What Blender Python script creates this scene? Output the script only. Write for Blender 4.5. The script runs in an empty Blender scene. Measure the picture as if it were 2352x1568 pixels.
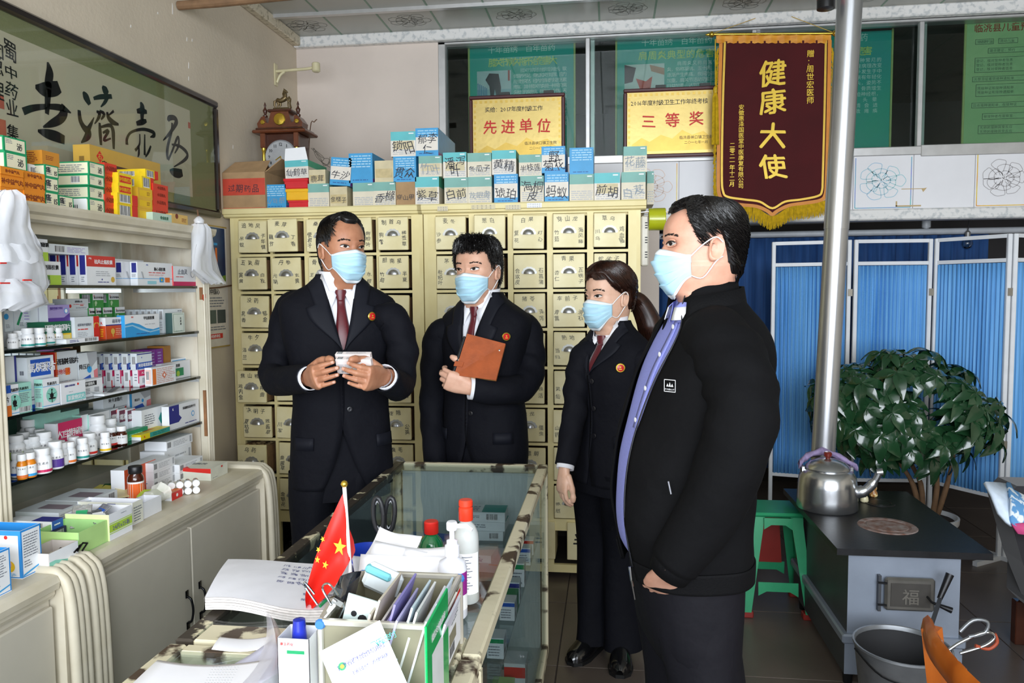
import bpy, math, random
from mathutils import Matrix, Vector
import numpy as np
random.seed(7)
SC = bpy.context.scene
COL = SC.collection
# ------------------------------------------------------------------ camera
F = 1750.; YAW = math.radians(-7.32); PIT = math.radians(-3.87); ROL = math.radians(-.44); CH = 1.45
def _axes():
    f = Vector((math.sin(YAW)*math.cos(PIT), math.cos(YAW)*math.cos(PIT), math.sin(PIT)))
    r0 = Vector((math.cos(YAW), -math.sin(YAW), 0)); u0 = r0.cross(f)
    return r0*math.cos(ROL)+u0*math.sin(ROL), -r0*math.sin(ROL)+u0*math.cos(ROL), f
CR, CU, CF = _axes()
cd = bpy.data.cameras.new('camera'); cam = bpy.data.objects.new('camera', cd); COL.objects.link(cam)
cd.sensor_width = 36; cd.lens = 36*F/2352; cd.clip_start = .02; cd.clip_end = 100
cam.matrix_world = Matrix(((CR.x, CU.x, -CF.x, 0), (CR.y, CU.y, -CF.y, 0), (CR.z, CU.z, -CF.z, CH), (0, 0, 0, 1)))
SC.camera = cam
# points of the room surveyed from the photograph: a sight line met with a known plane of the room
def ray(px, py): return CR*((px-1176)/F)+CU*(-(py-784)/F)+CF
def onX(px, py, X): d = ray(px, py); return Vector((0, 0, CH))+d*(X/d.x)
def onY(px, py, Y): d = ray(px, py); return Vector((0, 0, CH))+d*(Y/d.y)
def onZ(px, py, Z): d = ray(px, py); return Vector((0, 0, CH))+d*((Z-CH)/d.z)
# ------------------------------------------------------------------ light
SC.view_settings.view_transform = 'Standard'; SC.view_settings.look = 'None'
SC.view_settings.gamma = 1; SC.view_settings.use_curve_mapping = False
SC.view_settings.exposure = .33
w = bpy.data.worlds.new('world'); SC.world = w; w.use_nodes = True
w.node_tree.nodes['Background'].inputs[0].default_value = (.62, .74, 1, 1)
w.node_tree.nodes['Background'].inputs[1].default_value = .8
def area(name, loc, rot, sx, sy, power, col, spread=180):
    l = bpy.data.lights.new(name, 'AREA'); l.shape = 'RECTANGLE'; l.size = sx; l.size_y = sy; l.energy = power; l.color = col
    l.spread = math.radians(spread)
    o = bpy.data.objects.new(name, l); COL.objects.link(o); o.location = loc; o.rotation_euler = rot; return o
# daylight entering by the shop front behind the camera
area('shopfront_daylight', (.55, -1.5, 1.75), (math.radians(88), 0, 0), 4.3, 2.0, 215, (.90, .95, 1))
# ------------------------------------------------------------------ helpers
def lin(h):
    if isinstance(h, str):
        h = h.lstrip('#'); c = [int(h[i:i+2], 16)/255 for i in (0, 2, 4)]
    else: c = h
    return tuple(x/12.92 if x <= .04045 else ((x+.055)/1.055)**2.4 for x in c)+(1,)
MATS = {}
def M(key, col='#808080', rough=.55, metal=0, var=.06, vs=18, bump=0, bs=120, bd=.004, coat=0, trans=0, sheen=0, col2=None, ramp=None, stretch=None, emit=0, spec=None):
    """procedural material: noise driven tint variation and relief over a base colour"""
    if key in MATS: return MATS[key]
    m = bpy.data.materials.new(key); m.use_nodes = True; nt = m.node_tree; n = nt.nodes; l = nt.links
    p = n['Principled BSDF']; p.inputs['Roughness'].default_value = rough; p.inputs['Metallic'].default_value = metal
    if coat: p.inputs['Coat Weight'].default_value = coat; p.inputs['Coat Roughness'].default_value = .08
    if sheen: p.inputs['Sheen Weight'].default_value = sheen
    if trans: p.inputs['Transmission Weight'].default_value = trans
    if spec is not None: p.inputs['Specular IOR Level'].default_value = spec
    a = lin(col)
    if emit: p.inputs['Emission Color'].default_value = a; p.inputs['Emission Strength'].default_value = emit
    b = lin(col2) if col2 else tuple(min(1, x*(1-var*2.2)) for x in a[:3])+(1,)
    tc = n.new('ShaderNodeTexCoord'); mp = n.new('ShaderNodeMapping'); l.new(tc.outputs['Object'], mp.inputs[0])
    if stretch: mp.inputs['Scale'].default_value = stretch
    ns = n.new('ShaderNodeTexNoise'); ns.inputs['Scale'].default_value = vs; ns.inputs['Detail'].default_value = 5
    l.new(mp.outputs[0], ns.inputs['Vector'])
    cr = n.new('ShaderNodeValToRGB'); e = cr.color_ramp.elements
    lo, hi = ramp or (.35, .7)
    e[0].position = lo; e[0].color = a; e[1].position = hi; e[1].color = b
    l.new(ns.outputs['Fac'], cr.inputs[0]); l.new(cr.outputs[0], p.inputs['Base Color'])
    if bump:
        n2 = n.new('ShaderNodeTexNoise'); n2.inputs['Scale'].default_value = bs; n2.inputs['Detail'].default_value = 4
        l.new(mp.outputs[0], n2.inputs['Vector'])
        bp = n.new('ShaderNodeBump'); bp.inputs['Strength'].default_value = bump; bp.inputs['Distance'].default_value = bd
        l.new(n2.outputs['Fac'], bp.inputs['Height']); l.new(bp.outputs[0], p.inputs['Normal'])
    MATS[key] = m; return m
def glass(key, tint='#e8f4f0', rough=.01, refl=1.0):
    if key in MATS: return MATS[key]
    m = bpy.data.materials.new(key); m.use_nodes = True; nt = m.node_tree; n = nt.nodes; l = nt.links
    n.remove(n['Principled BSDF'])
    t = n.new('ShaderNodeBsdfTransparent'); t.inputs[0].default_value = lin(tint)
    g = n.new('ShaderNodeBsdfGlossy'); g.inputs['Roughness'].default_value = rough
    f = n.new('ShaderNodeFresnel'); f.inputs[0].default_value = 1.5
    mu = n.new('ShaderNodeMath'); mu.operation = 'MULTIPLY'; mu.inputs[1].default_value = refl; mu.use_clamp = True
    mx = n.new('ShaderNodeMixShader'); l.new(f.outputs[0], mu.inputs[0]); l.new(mu.outputs[0], mx.inputs[0]); l.new(t.outputs[0], mx.inputs[1]); l.new(g.outputs[0], mx.inputs[2])
    l.new(mx.outputs[0], n['Material Output'].inputs[0]); MATS[key] = m; return m
def film(key, col='#ffffff', alpha=.5, rough=.25):
    """thin translucent plastic: part see-through, part glossy milky film"""
    if key in MATS: return MATS[key]
    m = M(key, col, rough, var=.03, bump=.3, bs=25); p = m.node_tree.nodes['Principled BSDF']; p.inputs['Alpha'].default_value = alpha
    return m
GL = {}
def glyph(ch, wt=0.):
    k = (ch, wt)
    if k in GL: return GL[k]
    c = bpy.data.curves.new('glyph', 'FONT'); c.body = ch; c.resolution_u = 1; c.offset = wt
    o = bpy.data.objects.new("glyph", c)
    me = o.to_mesh()
    vs = [(v.co.x, v.co.y) for v in me.vertices]; fs = [tuple(p.vertices) for p in me.polygons]
    o.to_mesh_clear(); bpy.data.objects.remove(o); bpy.data.curves.remove(c)
    adv = 1.0 if ord(ch) > 0x2000 else (max([v[0] for v in vs])+.08 if vs else .35)
    GL[k] = (vs, fs, adv); return GL[k]
V = Vector
WLOC = {}
class B:
    def __init__(s): s.v = []; s.f = []; s.mi = []; s.m = []; s.X = None
    def slot(s, m):
        if m not in s.m: s.m.append(m)
        return s.m.index(m)
    def add(s, vs, fs, m):
        k = len(s.v); i = s.slot(m)
        if s.X is not None: vs = [s.X @ V(v) for v in vs]
        s.v += [tuple(v) for v in vs]
        for f in fs: s.f.append(tuple(k+j for j in f)); s.mi.append(i)
        return s
    def box(s, x0, x1, y0, y1, z0, z1, m, bev=0, faces=None):
        """faces: dict of face -> material for single faces (+x -x +y -y +z -z)"""
        vs = [(x, y, z) for z in (z0, z1) for y in (y0, y1) for x in (x0, x1)]
        F6 = {'-z': (0, 2, 3, 1), '+z': (4, 5, 7, 6), '-y': (0, 1, 5, 4), '+y': (2, 6, 7, 3), '-x': (0, 4, 6, 2), '+x': (1, 3, 7, 5)}
        if bev:
            b = min(bev, (x1-x0)/2.01, (y1-y0)/2.01, (z1-z0)/2.01); P = []; idx = {}
            def q(p):
                p = tuple(round(c, 6) for c in p)
                if p not in idx: idx[p] = len(P); P.append(p)
                return idx[p]
            xs, ys, zs = (x0, x1), (y0, y1), (z0, z1); fl = []
            sg = lambda i: b if i == 0 else -b
            C = {}
            for i in (0, 1):
                for j in (0, 1):
                    for k in (0, 1):
                        C[i, j, k] = (q((xs[i], ys[j]+sg(j), zs[k]+sg(k))), q((xs[i]+sg(i), ys[j], zs[k]+sg(k))), q((xs[i]+sg(i), ys[j]+sg(j), zs[k])))
                        a = C[i, j, k]; fl.append(a if (i+j+k) % 2 else a[::-1])
            for i in (0, 1):
                a = [C[i, 0, 0][0], C[i, 1, 0][0], C[i, 1, 1][0], C[i, 0, 1][0]]; fl.append(tuple(a if i else a[::-1]))
                a = [C[0, i, 0][1], C[0, i, 1][1], C[1, i, 1][1], C[1, i, 0][1]]; fl.append(tuple(a if i else a[::-1]))
                a = [C[0, 0, i][2], C[1, 0, i][2], C[1, 1, i][2], C[0, 1, i][2]]; fl.append(tuple(a if i else a[::-1]))
            for i in (0, 1):
                for j in (0, 1):
                    for (u, w_, n1, n2) in (((i, j, 0), (i, j, 1), 0, 1), ((i, 0, j), (i, 1, j), 0, 2), ((0, i, j), (1, i, j), 1, 2)):
                        fl.append((C[u][n1], C[u][n2], C[w_][n2], C[w_][n1]))
            return s.add(P, fl, m)
        for k, f in F6.items(): pass
        base = len(s.v); s.add(vs, [], m)
        for k, f in F6.items():
            s.f.append(tuple(base+j for j in f)); s.mi.append(s.slot((faces or {}).get(k, m)))
        return s
    def obox(s, c, size, R, m, bev=0, faces=None):
        old = s.X; T = Matrix.Translation(c) @ R.to_4x4(); s.X = (old @ T) if old is not None else T
        s.box(-size[0]/2, size[0]/2, -size[1]/2, size[1]/2, -size[2]/2, size[2]/2, m, bev, faces); s.X = old; return s
    def bar(s, p0, p1, w_, h_, m, up=(0, 0, 1)):
        p0, p1 = V(p0), V(p1); d = (p1-p0); L = d.length; d.normalize(); u = V(up)
        if abs(d.dot(u)) > .95: u = V((1, 0, 0))
        a = d.cross(u).normalized(); b = a.cross(d)
        R = Matrix((a, d, b)).transposed(); return s.obox((p0+p1)/2, (w_, L, h_), R, m)
    def tube(s, pts, r, m, n=8, cap=True, flat=None):
        pts = [V(p) for p in pts]; N = len(pts); rs = r if isinstance(r, (list, tuple)) else [r]*N
        fr = None; vs = []; fs = []
        for i, p in enumerate(pts):
            d = (pts[min(i+1, N-1)]-pts[max(i-1, 0)]).normalized()
            if fr is None:
                u = V((0, 0, 1)) if abs(d.z) < .9 else V((1, 0, 0)); fr = (u-d*u.dot(d)).normalized()
            else:
                q = fr-d*fr.dot(d)
                if q.length > 1e-6: fr = q.normalized()
            b = d.cross(fr); rr = rs[i]; ra, rb = rr if isinstance(rr, (tuple, list)) else (rr, rr)
            for k in range(n):
                t = 2*math.pi*k/n; vs.append(p+fr*(math.cos(t)*ra)+b*(math.sin(t)*rb))
        for i in range(N-1):
            for k in range(n):
                k2 = (k+1) % n; fs.append((i*n+k, i*n+k2, (i+1)*n+k2, (i+1)*n+k))
        if cap: fs += [tuple(range(n-1, -1, -1)), tuple(range((N-1)*n, N*n))]
        return s.add(vs, fs, m)
    def lathe(s, prof, m, o=(0, 0, 0), n=20, R=None, cap=True, arc=None):
        vs = []; fs = []; N = len(prof); o = V(o)
        for (r, z) in prof:
            for k in range(n):
                t = 2*math.pi*k/n; p = V((r*math.cos(t), r*math.sin(t), z)); vs.append(o+(R @ p if R else p))
        for i in range(N-1):
            for k in range(n):
                k2 = (k+1) % n; fs.append((i*n+k, i*n+k2, (i+1)*n+k2, (i+1)*n+k))
        if cap:
            if prof[0][0] > 1e-5: fs.append(tuple(range(n-1, -1, -1)))
            if prof[-1][0] > 1e-5: fs.append(tuple(range((N-1)*n, N*n)))
        return s.add(vs, fs, m)
    def grid(s, rows, m, wrap=False, flip=False):
        nr = len(rows); nc = len(rows[0]); vs = [p for r in rows for p in r]; fs = []
        for i in range(nr-1):
            for j in range(nc if wrap else nc-1):
                j2 = (j+1) % nc; f = (i*nc+j, i*nc+j2, (i+1)*nc+j2, (i+1)*nc+j); fs.append(f[::-1] if flip else f)
        return s.add(vs, fs, m)
    def poly(s, pts, m): return s.add(pts, [tuple(range(len(pts)))], m)
    def prism(s, pts, th, m):
        """closed planar outline extruded along vector th"""
        th = V(th); n = len(pts); a = [V(p) for p in pts]; b = [p+th for p in a]
        fs = [tuple(range(n)), tuple(range(2*n-1, n-1, -1))]+[(i, n+i, n+(i+1) % n, (i+1) % n) for i in range(n)]
        return s.add(a+b, fs, m)
    def ribbon(s, pts, ws, nrm, m):
        """flat stroke of changing width"""
        pts = [V(p) for p in pts]; N = len(pts); nrm = V(nrm); vs = []; wsl = ws if isinstance(ws, (list, tuple)) else [ws]*N
        for i, p in enumerate(pts):
            d = pts[min(i+1, N-1)]-pts[max(i-1, 0)]; q = d.cross(nrm)
            q = q.normalized() if q.length > 1e-9 else V((1, 0, 0)); vs += [p+q*wsl[i]/2, p-q*wsl[i]/2]
        return s.add(vs, [(2*i, 2*i+1, 2*i+3, 2*i+2) for i in range(N-1)], m)
    def text(s, t, o, ux, uy, size, m, gap=1.0, vertical=False, wt=0., hand=0., align='c'):
        ux, uy, o = V(ux), V(uy), V(o); g = [glyph(c) for c in t]; s.wts = ((-wt*.7, -wt*.4), (wt*.7, -wt*.4), (0, wt*.8)) if wt >= .008 else ((0, 0),)
        if vertical:
            tot = len(t)*size*gap; y = tot/2-size*gap/2
            for c in g: s._gl(c, o+uy*y-ux*(c[2]/2*size), ux, uy, size, m, hand); y -= size*gap
        else:
            tot = sum(c[2] for c in g)*size*gap; x = -tot/2 if align == 'c' else 0
            for c in g: s._gl(c, o+ux*x, ux, uy, size, m, hand); x += c[2]*size*gap
        return s
    def _gl(s, g, o, ux, uy, size, m, hand):
        if not g[0]: return
        if hand:
            a = random.gauss(0, .12)*hand; sh = random.gauss(0, .18)*hand; sy = 1+random.gauss(0, .1)*hand; oy = random.gauss(0, .07)*hand*size
            u2 = ux*math.cos(a)+uy*math.sin(a); y2 = (uy*math.cos(a)-ux*math.sin(a))*sy+ux*sh; o = o+uy*oy
        else: u2, y2 = ux, uy
        nn = ux.cross(uy)
        for i, (a_, b_) in enumerate(s.wts): s.add([o+u2*((p[0]+a_)*size)+y2*((p[1]-.38+b_)*size)+nn*(i*.0003) for p in g[0]], g[1], m)
    def build(s, name, parent=None, smooth=0, sub=0, solid=0, base=None):
        vs = np.array(s.v, dtype=float)
        if base is None:
            mn = vs.min(0); mx = vs.max(0); base = V(((mn[0]+mx[0])/2, (mn[1]+mx[1])/2, mn[2]))
        me = bpy.data.meshes.new(name); me.from_pydata((vs-np.array(base)).tolist(), [], s.f)
        for m in s.m: me.materials.append(m)
        me.polygons.foreach_set('material_index', s.mi)
        if smooth:
            me.polygons.foreach_set('use_smooth', [True]*len(me.polygons))
            me.set_sharp_from_angle(angle=math.radians(smooth))
        o = bpy.data.objects.new(name, me); COL.objects.link(o); put(o, parent, base)
        if solid: md = o.modifiers.new('thickness', 'SOLIDIFY'); md.thickness = solid; md.offset = -1
        if sub: md = o.modifiers.new('smooth', 'SUBSURF'); md.levels = md.render_levels = sub
        return o
def put(o, parent, loc):
    loc = V(loc); WLOC[o.name] = loc.copy()
    if parent is not None: o.parent = parent; o.location = loc-WLOC[parent.name]
    else: o.location = loc
    return o
def inst(me, name, parent, loc, rz=0, sc=1):
    o = bpy.data.objects.new(name, me); COL.objects.link(o); put(o, parent, loc); o.rotation_euler = (0, 0, rz)
    if sc != 1: o.scale = (sc,)*3 if not isinstance(sc, tuple) else sc
    return o
def tag(o, label, cat, group=None):
    for k_, v_ in PY.items():
        if k_ in label: label = label.replace(k_, '%s (%s)' % (v_, k_))
    o['label'] = label; o['category'] = cat
    if group: o['group'] = group
    return o
PY = {'过期药品': 'guo qi yao pin', '山豆根': 'shan dou gen', '仙鹤草': 'xian he cao', '鹿茸': 'lu rong', '金樱子': 'jin ying zi', '香橼': 'xiang yuan', '穿山甲': 'chuan shan jia', '贯众': 'guan zhong', '锁阳': 'suo yang', '紫草': 'zi cao', '竹叶': 'zhu ye', '郁李仁': 'yu li ren', '白前': 'bai qian', '潘泻叶': 'pan xie ye', '冬瓜子': 'dong gua zi', '琥珀': 'hu po', '黄精': 'huang jing', '海桐皮': 'hai tong pi', '半枝莲': 'ban zhi lian', '蚂蚁': 'ma yi', '野菊花': 'ye ju hua', '前胡': 'qian hu', '白芨': 'bai ji'}
def thing(name, loc, label, cat, group=None):
    o = bpy.data.objects.new(name, None); COL.objects.link(o); o.empty_display_size = .05; put(o, None, loc); return tag(o, label, cat, group)
def struct(o): o['kind'] = 'structure'; return o
def RZ(a): return Matrix.Rotation(a, 3, 'Z')
EX, EY, EZ = V((1, 0, 0)), V((0, 1, 0)), V((0, 0, 1))
def catmull(pts, n=6):
    """smooth curve through points (tuples of any length)"""
    P = [np.array(p, float) for p in pts]; out = []
    for i in range(len(P)-1):
        a = P[max(i-1, 0)]; b = P[i]; c = P[i+1]; d = P[min(i+2, len(P)-1)]
        for k in range(n):
            t = k/n; out.append(tuple(.5*((2*b)+(c-a)*t+(2*a-5*b+4*c-d)*t*t+(3*b-a-3*c+d)*t**3)))
    out.append(tuple(P[-1])); return out
ORD = ['first', 'second', 'third', 'fourth', 'fifth', 'sixth', 'seventh', 'eighth', 'ninth', 'tenth', 'eleventh', 'twelfth']
# common materials
BLACK = M('black_ink', '#15151a', .6); INK = M('pen_ink', '#2a2c38', .6); GREYINK = M('grey_print', '#7d828c', .6)
WHITE = M('white_card', '#f1f2f4', .45, var=.02); WPRINT = M('white_print', '#f6f6f6', .5, var=.01)
RED = M('red_print', '#d8281f', .5, var=.03); BLUE = M('blue_print', '#2458b8', .5, var=.03); NAVY = M('navy_print', '#2a2f86', .5, var=.03)
TEALP = M('teal_print', '#2f9a92', .5, var=.03); GREEN = M('green_print', '#19925a', .5, var=.03); ORANGE = M('orange_print', '#ee7a30', .5, var=.03)
SKYB = M('sky_blue_print', '#2fa0e0', .5, var=.03); YELLOW = M('yellow_print', '#f0c419', .5, var=.03); PINKR = M('crimson_print', '#d22a62', .5, var=.03)
MINT = M('mint_print', '#8fd6c2', .5, var=.03); PURPLE = M('purple_print', '#5a3a96', .5, var=.03); LAV = M('lavender_print', '#a99ad0', .5, var=.03)
LIME = M('lime_print', '#b5d84b', .5, var=.03); CREAMP = M('cream_print', '#ebe6c6', .5, var=.03); BROWNP = M('brown_print', '#7a2c1e', .5, var=.03)
GOLDP = M('gold_print', '#d8b04a', .4, var=.03); GREYP = M('pale_grey_print', '#b4b7bc', .5, var=.03); DKGREEN = M('dark_green_print', '#1c6a4a', .5, var=.03)
# ================================================================== THE ROOM
XL, YB, ZC = -1.98, 4.75, 3.05
XR, YF, YR = 4.2, -1.6, 7.2
PLASTER = M('beige_plaster', '#d8cbb6', .85, var=.07, vs=2.2, bump=.25, bs=60, ramp=(.3, .75))
PLAST2 = M('pinkish_plaster', '#dccfc4', .85, var=.05, vs=2.5, bump=.2, bs=60)
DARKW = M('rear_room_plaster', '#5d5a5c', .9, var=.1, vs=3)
ALU = M('aluminium_frame', '#c9c9c8', .35, metal=.55, var=.05)
STRIP = M('marbled_plastic_strip', '#e4e3e0', .35, col2='#c3c6c6', vs=34, ramp=(.5, .62))
def wall(name, *a, m=PLASTER): return struct(B().box(*a, m).build(name))
wl_ = wall('wall_left', XL-.12, XL, YF-.12, YR, -.1, ZC+.1)
for (px_, py_, h_) in ((396, 20, .05), (429, 90, .02), (441, 92, .014), (433, 150, .03), (433, 180, .02), (535, 337, .02), (362, 30, .01), (300, 60, .012)):
    p_ = onX(px_, py_, XL); B().prism([(XL, p_.y-.004, p_.z-h_/2), (XL, p_.y+.003, p_.z-h_/2), (XL, p_.y+.005, p_.z+h_/3), (XL, p_.y, p_.z+h_/2)], (.0008, 0, 0), M('bare_white_plaster', '#eeebe6', .9)).build('plaster_chip', wl_)
wall('wall_right', XR, XR+.12, YF-.12, YR, -.1, ZC+.1)
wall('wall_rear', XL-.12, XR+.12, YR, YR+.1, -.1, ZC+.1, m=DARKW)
wall('wall_back', XL, -1.06, YB, YB+.1, 0, ZC, m=PLAST2)
wall('wall_back_low', -1.06, .3, YB, YB+.1, 0, 1.84, m=PLAST2)
struct(B().box(XL-.12, XR+.12, YF-.12, YF, -.1, .35, PLASTER).box(XL-.12, XR+.12, YF-.12, YF, 2.8, ZC+.1, PLASTER)
       .box(2.8, XR+.12, YF-.12, YF, .35, 2.8, PLASTER).build('wall_front'))
fl = struct(B().box(XL-.12, XR+.12, YF-.12, YR, -.1, -.006, M('tile_grout', '#4a423d', .9)).build('floor'))
TILE = M('brown_floor_tile', '#655a52', .35, var=.08, vs=3, col2='#574d46', bump=.06, bs=200)
tm = None
for i in range(9):
    for j in range(8):
        c = (-1.7+i*.6, 1.35+j*.6, -.006)
        if tm is None:
            o = B().box(c[0]-.298, c[0]+.298, c[1]-.298, c[1]+.298, -.006, 0, TILE, bev=.0015).build('floor_tile', fl); tm = o.data
        else: inst(tm, 'floor_tile', fl, c)
# ceiling of plastic boards, with printed flowers
ce = struct(B().box(XL-.12, XR+.12, YF-.12, YR, ZC+.012, ZC+.1, M('ceiling_backing', '#6b6b66', .8)).build('ceiling'))
CB = M('ceiling_board', '#b0b0a8', .3, var=.03, vs=4); CLN = M('ceiling_flower_line', '#86867f', .5); CSEAM = M('ceiling_green_seam', '#7d9a84', .5)
def flower(b, c, ux, uy, r, m, wd=.003, seed=1):
    rng = random.Random(seed); c, ux, uy = V(c), V(ux), V(uy); nr = ux.cross(uy)
    for layer, (n, ri, ro, wdt) in enumerate(((7, .55, 1.0, .30), (6, .3, .72, .3), (5, .14, .42, .2))):
        for k in range(n):
            a = 2*math.pi*(k+.5*layer)/n+rng.uniform(-.12, .12); ro2 = ro*rng.uniform(.86, 1.05)
            d = ux*math.cos(a)+uy*math.sin(a)*.82; t = ux*-math.sin(a)+uy*math.cos(a)*.82
            pts = [c+d*(ri*r*.6)-t*(.06*r), c+d*((ri+ro2)/2*r)-t*(wdt*r), c+d*(ro2*.93*r)-t*(wdt*.62*r), c+d*(ro2*r), c+d*(ro2*.93*r)+t*(wdt*.62*r), c+d*((ri+ro2)/2*r)+t*(wdt*r), c+d*(ri*r*.6)+t*(.06*r)]
            b.ribbon([V(p) for p in catmull(pts, 4)], wd, nr, m)
    for k in range(9):
        a = rng.uniform(0, 6.28); q = c+ux*math.cos(a)*r*.12*rng.random()+uy*math.sin(a)*r*.12*rng.random()
        b.ribbon([q, q+ux*.006*r/.15, q+uy*.006*r/.15], wd, nr, m)
    return b
x = XL; i = 0; bm = None
while x < XR:
    bd = B().box(x+.002, x+.318, YF, YB-.02, ZC, ZC+.012, CB).build('ceiling_board', ce)
    fb = B(); fb.box(x+.312, x+.323, YF, YB-.02, ZC-.0012, ZC-.0006, CSEAM)
    if i % 2 == 0:
        for k in range(4): flower(fb, (x+.16, YB-.22-k*.62, ZC-.001), EX, -EY, .13, CLN, .0035, i*7+k)
    fb.build('printed_flower', bd); x += .32; i += 1
struct(B().box(XL, XR, 4.31, 4.34, ZC-.02, ZC, ALU).build('trim_1'))
struct(B().box(XL, XR, YB-.05, YB, 2.985, ZC, STRIP, bev=.006).build('trim_2'))
struct(B().box(XL, XL+.05, YF, YB-.05, 2.99, ZC, M('yellowed_strip', '#cfc5ae', .6, col2='#8f866f', vs=40, ramp=(.5, .7)), bev=.006).build('trim_3'))
# ---- window band in the back partition
WT, WB = 2.985, 2.235
win = struct(B().box(-1.06, XR, YB, YB+.09, WB-.02, WB+.03, ALU, bev=.004).build('window_1'))
FR = ALU
def fpart(*a): return B().box(*a, FR, bev=.003).build('window_frame', win)
fpart(-1.06, -1.015, YB, YB+.09, WB, WT); fpart(-1.06, XR, YB+.0, YB+.09, WT-.015, WT)
for xm in (-.125, .855, 1.79, 2.75, 3.7):
    fpart(xm-.022, xm+.004, YB+.005, YB+.04, WB+.03, WT-.015); fpart(xm+.006, xm+.034, YB+.045, YB+.08, WB+.03, WT-.015)
fpart(1.79, 2.78, YB-.004, YB+.03, WB-.03, WB+.035)
PANE = glass('window_pane', '#dfe9e6', .02, .8)
for a, b, y in ((-1.015, -.125, .05), (-.125, .855, .03), (.855, 1.79, .06), (1.79, 2.75, .02), (2.75, 3.7, .05), (3.7, XR, .03)):
    B().box(a, b, YB+y, YB+y+.004, WB+.03, WT-.015, PANE).build('window_pane', win)
# ---- white boards with printed flowers under the windows
wbm = M('white_wall_board', '#e9e9ec', .35, var=.03, vs=4)
bw = struct(B().box(-.6, XR, YB+.015, YB+.08, 1.84, WB-.02, wbm).build('wall_back_band'))
FL1 = M('blue_flower_print', '#93b7dc', .4, col2='#8fd2c4', vs=5); FL2 = M('grey_flower_print', '#a9a5a6', .4); FL3 = M('peach_flower_print', '#e9c9b4', .4)
IRI = [M('iridescent_line_a', '#8d8ad8', .3, col2='#58d0b0', vs=8), M('iridescent_line_b', '#e5d84c', .3, col2='#e66a4c', vs=8)]
k = 0
for j in range(-6, 8):
    x0 = 1.42+j*.335
    if x0 > XR-.3: break
    o = B().box(x0+.0015, x0+.3335, YB+.004, YB+.015, 1.905, WB-.02, wbm, bev=.001).build('wall_board', bw)
    if j % 2 == 0:
        m = {0: FL1, 2: FL2}.get(j, FL3); q = flower(B(), (x0+.155, YB+.0034, 2.07), EX, EZ, .135, m, .0032, 40+j); li = IRI[0] if j == 0 else IRI[1]
        for xx in (x0+.012, x0+.322): q.box(xx-.0025, xx+.0025, YB+.003, YB+.0038, 1.915, WB-.03, li)
        q.box(x0+.012, x0+.322, YB+.003, YB+.0038, 1.912, 1.917, li); q.build('printed_flower', o)
struct(B().box(.2, XR, YB-.03, YB+.02, 1.84, 1.905, STRIP, bev=.008).build('trim_4'))
# glue stains left on the boards
B().box(1.66, 1.80, YB+.0025, YB+.0036, 1.918, 1.926, M('old_glue', '#c2a878', .6)).box(1.66, 1.668, YB+.0025, YB+.0036, 1.92, 1.95, M('old_glue')).box(1.69, 1.81, YB+.0025, YB+.0036, 2.018, 2.022, M('old_glue')).prism([(1.80, YB+.003, 2.02), (1.83, YB+.003, 2.025), (1.81, YB+.003, 2.0)], (0, .001, 0), M('old_glue')).build('glue_stain', bw)
# ---- posters hanging behind the glass
PG = M('green_poster', '#2fb493', .4, var=.12, vs=1.2, col2='#2ca0a8'); PTX = M('poster_text', '#d9f2ea', .5); PYL = M('poster_title', '#c8e07a', .5); PEDGE = M('poster_batten', '#b9c47e', .4)
def poster(x0, x1, z0, z1, Y, title, lines, label, photo, m=PG, head=None):
    t = B(); t.box(x0, x1, Y, Y+.004, z0, z1, m); o = tag(t.build('wall_poster'), label, 'poster', 'posters behind the partition glass')
    for xe in (x0-.012, x1): B().box(xe, xe+.012, Y-.006, Y+.006, z0, z1+.01, PEDGE, bev=.002).build('side_batten', o)
    q = B(); y = Y-.0012; W = x1-x0
    if head: q.text(head, ((x0+x1)/2, y, z1-.035), EX, EZ, .05, PTX, .95)
    q.text(title, ((x0+x1)/2, y, z1-.115), EX, EZ, .056, PYL, W*.64/(len(title)*.056), wt=.02)
    zz = z1-.17
    for i, s in enumerate(lines):
        wide = i > len(lines)-4; left = x0+(.06 if wide else W*.42); q.text(s, (left, y, zz), EX, EZ, .029, PTX, (x1-.05-left)/(max(1, len(s))*.029), align='l'); zz -= .0335
    q.build('lettering', o)
    if photo:
        p = B(); photo(p, x0+.045, x0+W*.4, z1-.37, z1-.165, y); p.build('printed_photo', o)
    return o
def ph_knee(b, x0, x1, z0, z1, y):
    b.box(x0, x1, y, y+.001, z0, z1, M('photo_pale', '#c3d3d6', .4)); b.box(x0, x1, y-.0006, y, z0, z0+.09, M('photo_floor', '#9fc1c9', .4))
    for i in range(6): b.box(x0+.004+i*.011, x0+.009+i*.011, y-.001, y, z0+.005, z0+.13-i*.006, M('photo_rail', '#3f86b4', .4))
    dk = M('photo_dark', '#15171c', .5); c = (x0+x1)/2
    b.prism([(c-.03, y-.0016, z0+.19), (c+.03, y-.0016, z0+.185), (c+.045, y-.0016, z0+.1), (c+.04, y-.0016, z0+.02), (c+.02, y-.0016, z0+.02), (c+.005, y-.0016, z0+.09), (c-.005, y-.0016, z0+.03), (c-.022, y-.0016, z0+.03), (c-.03, y-.0016, z0+.11), (c-.055, y-.0016, z0+.15)], (0, .0004, 0), dk)
    b.box(x1-.02, x1-.008, y-.001, y, z0+.14, z1, M('photo_pole', '#b4493c', .5))
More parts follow.
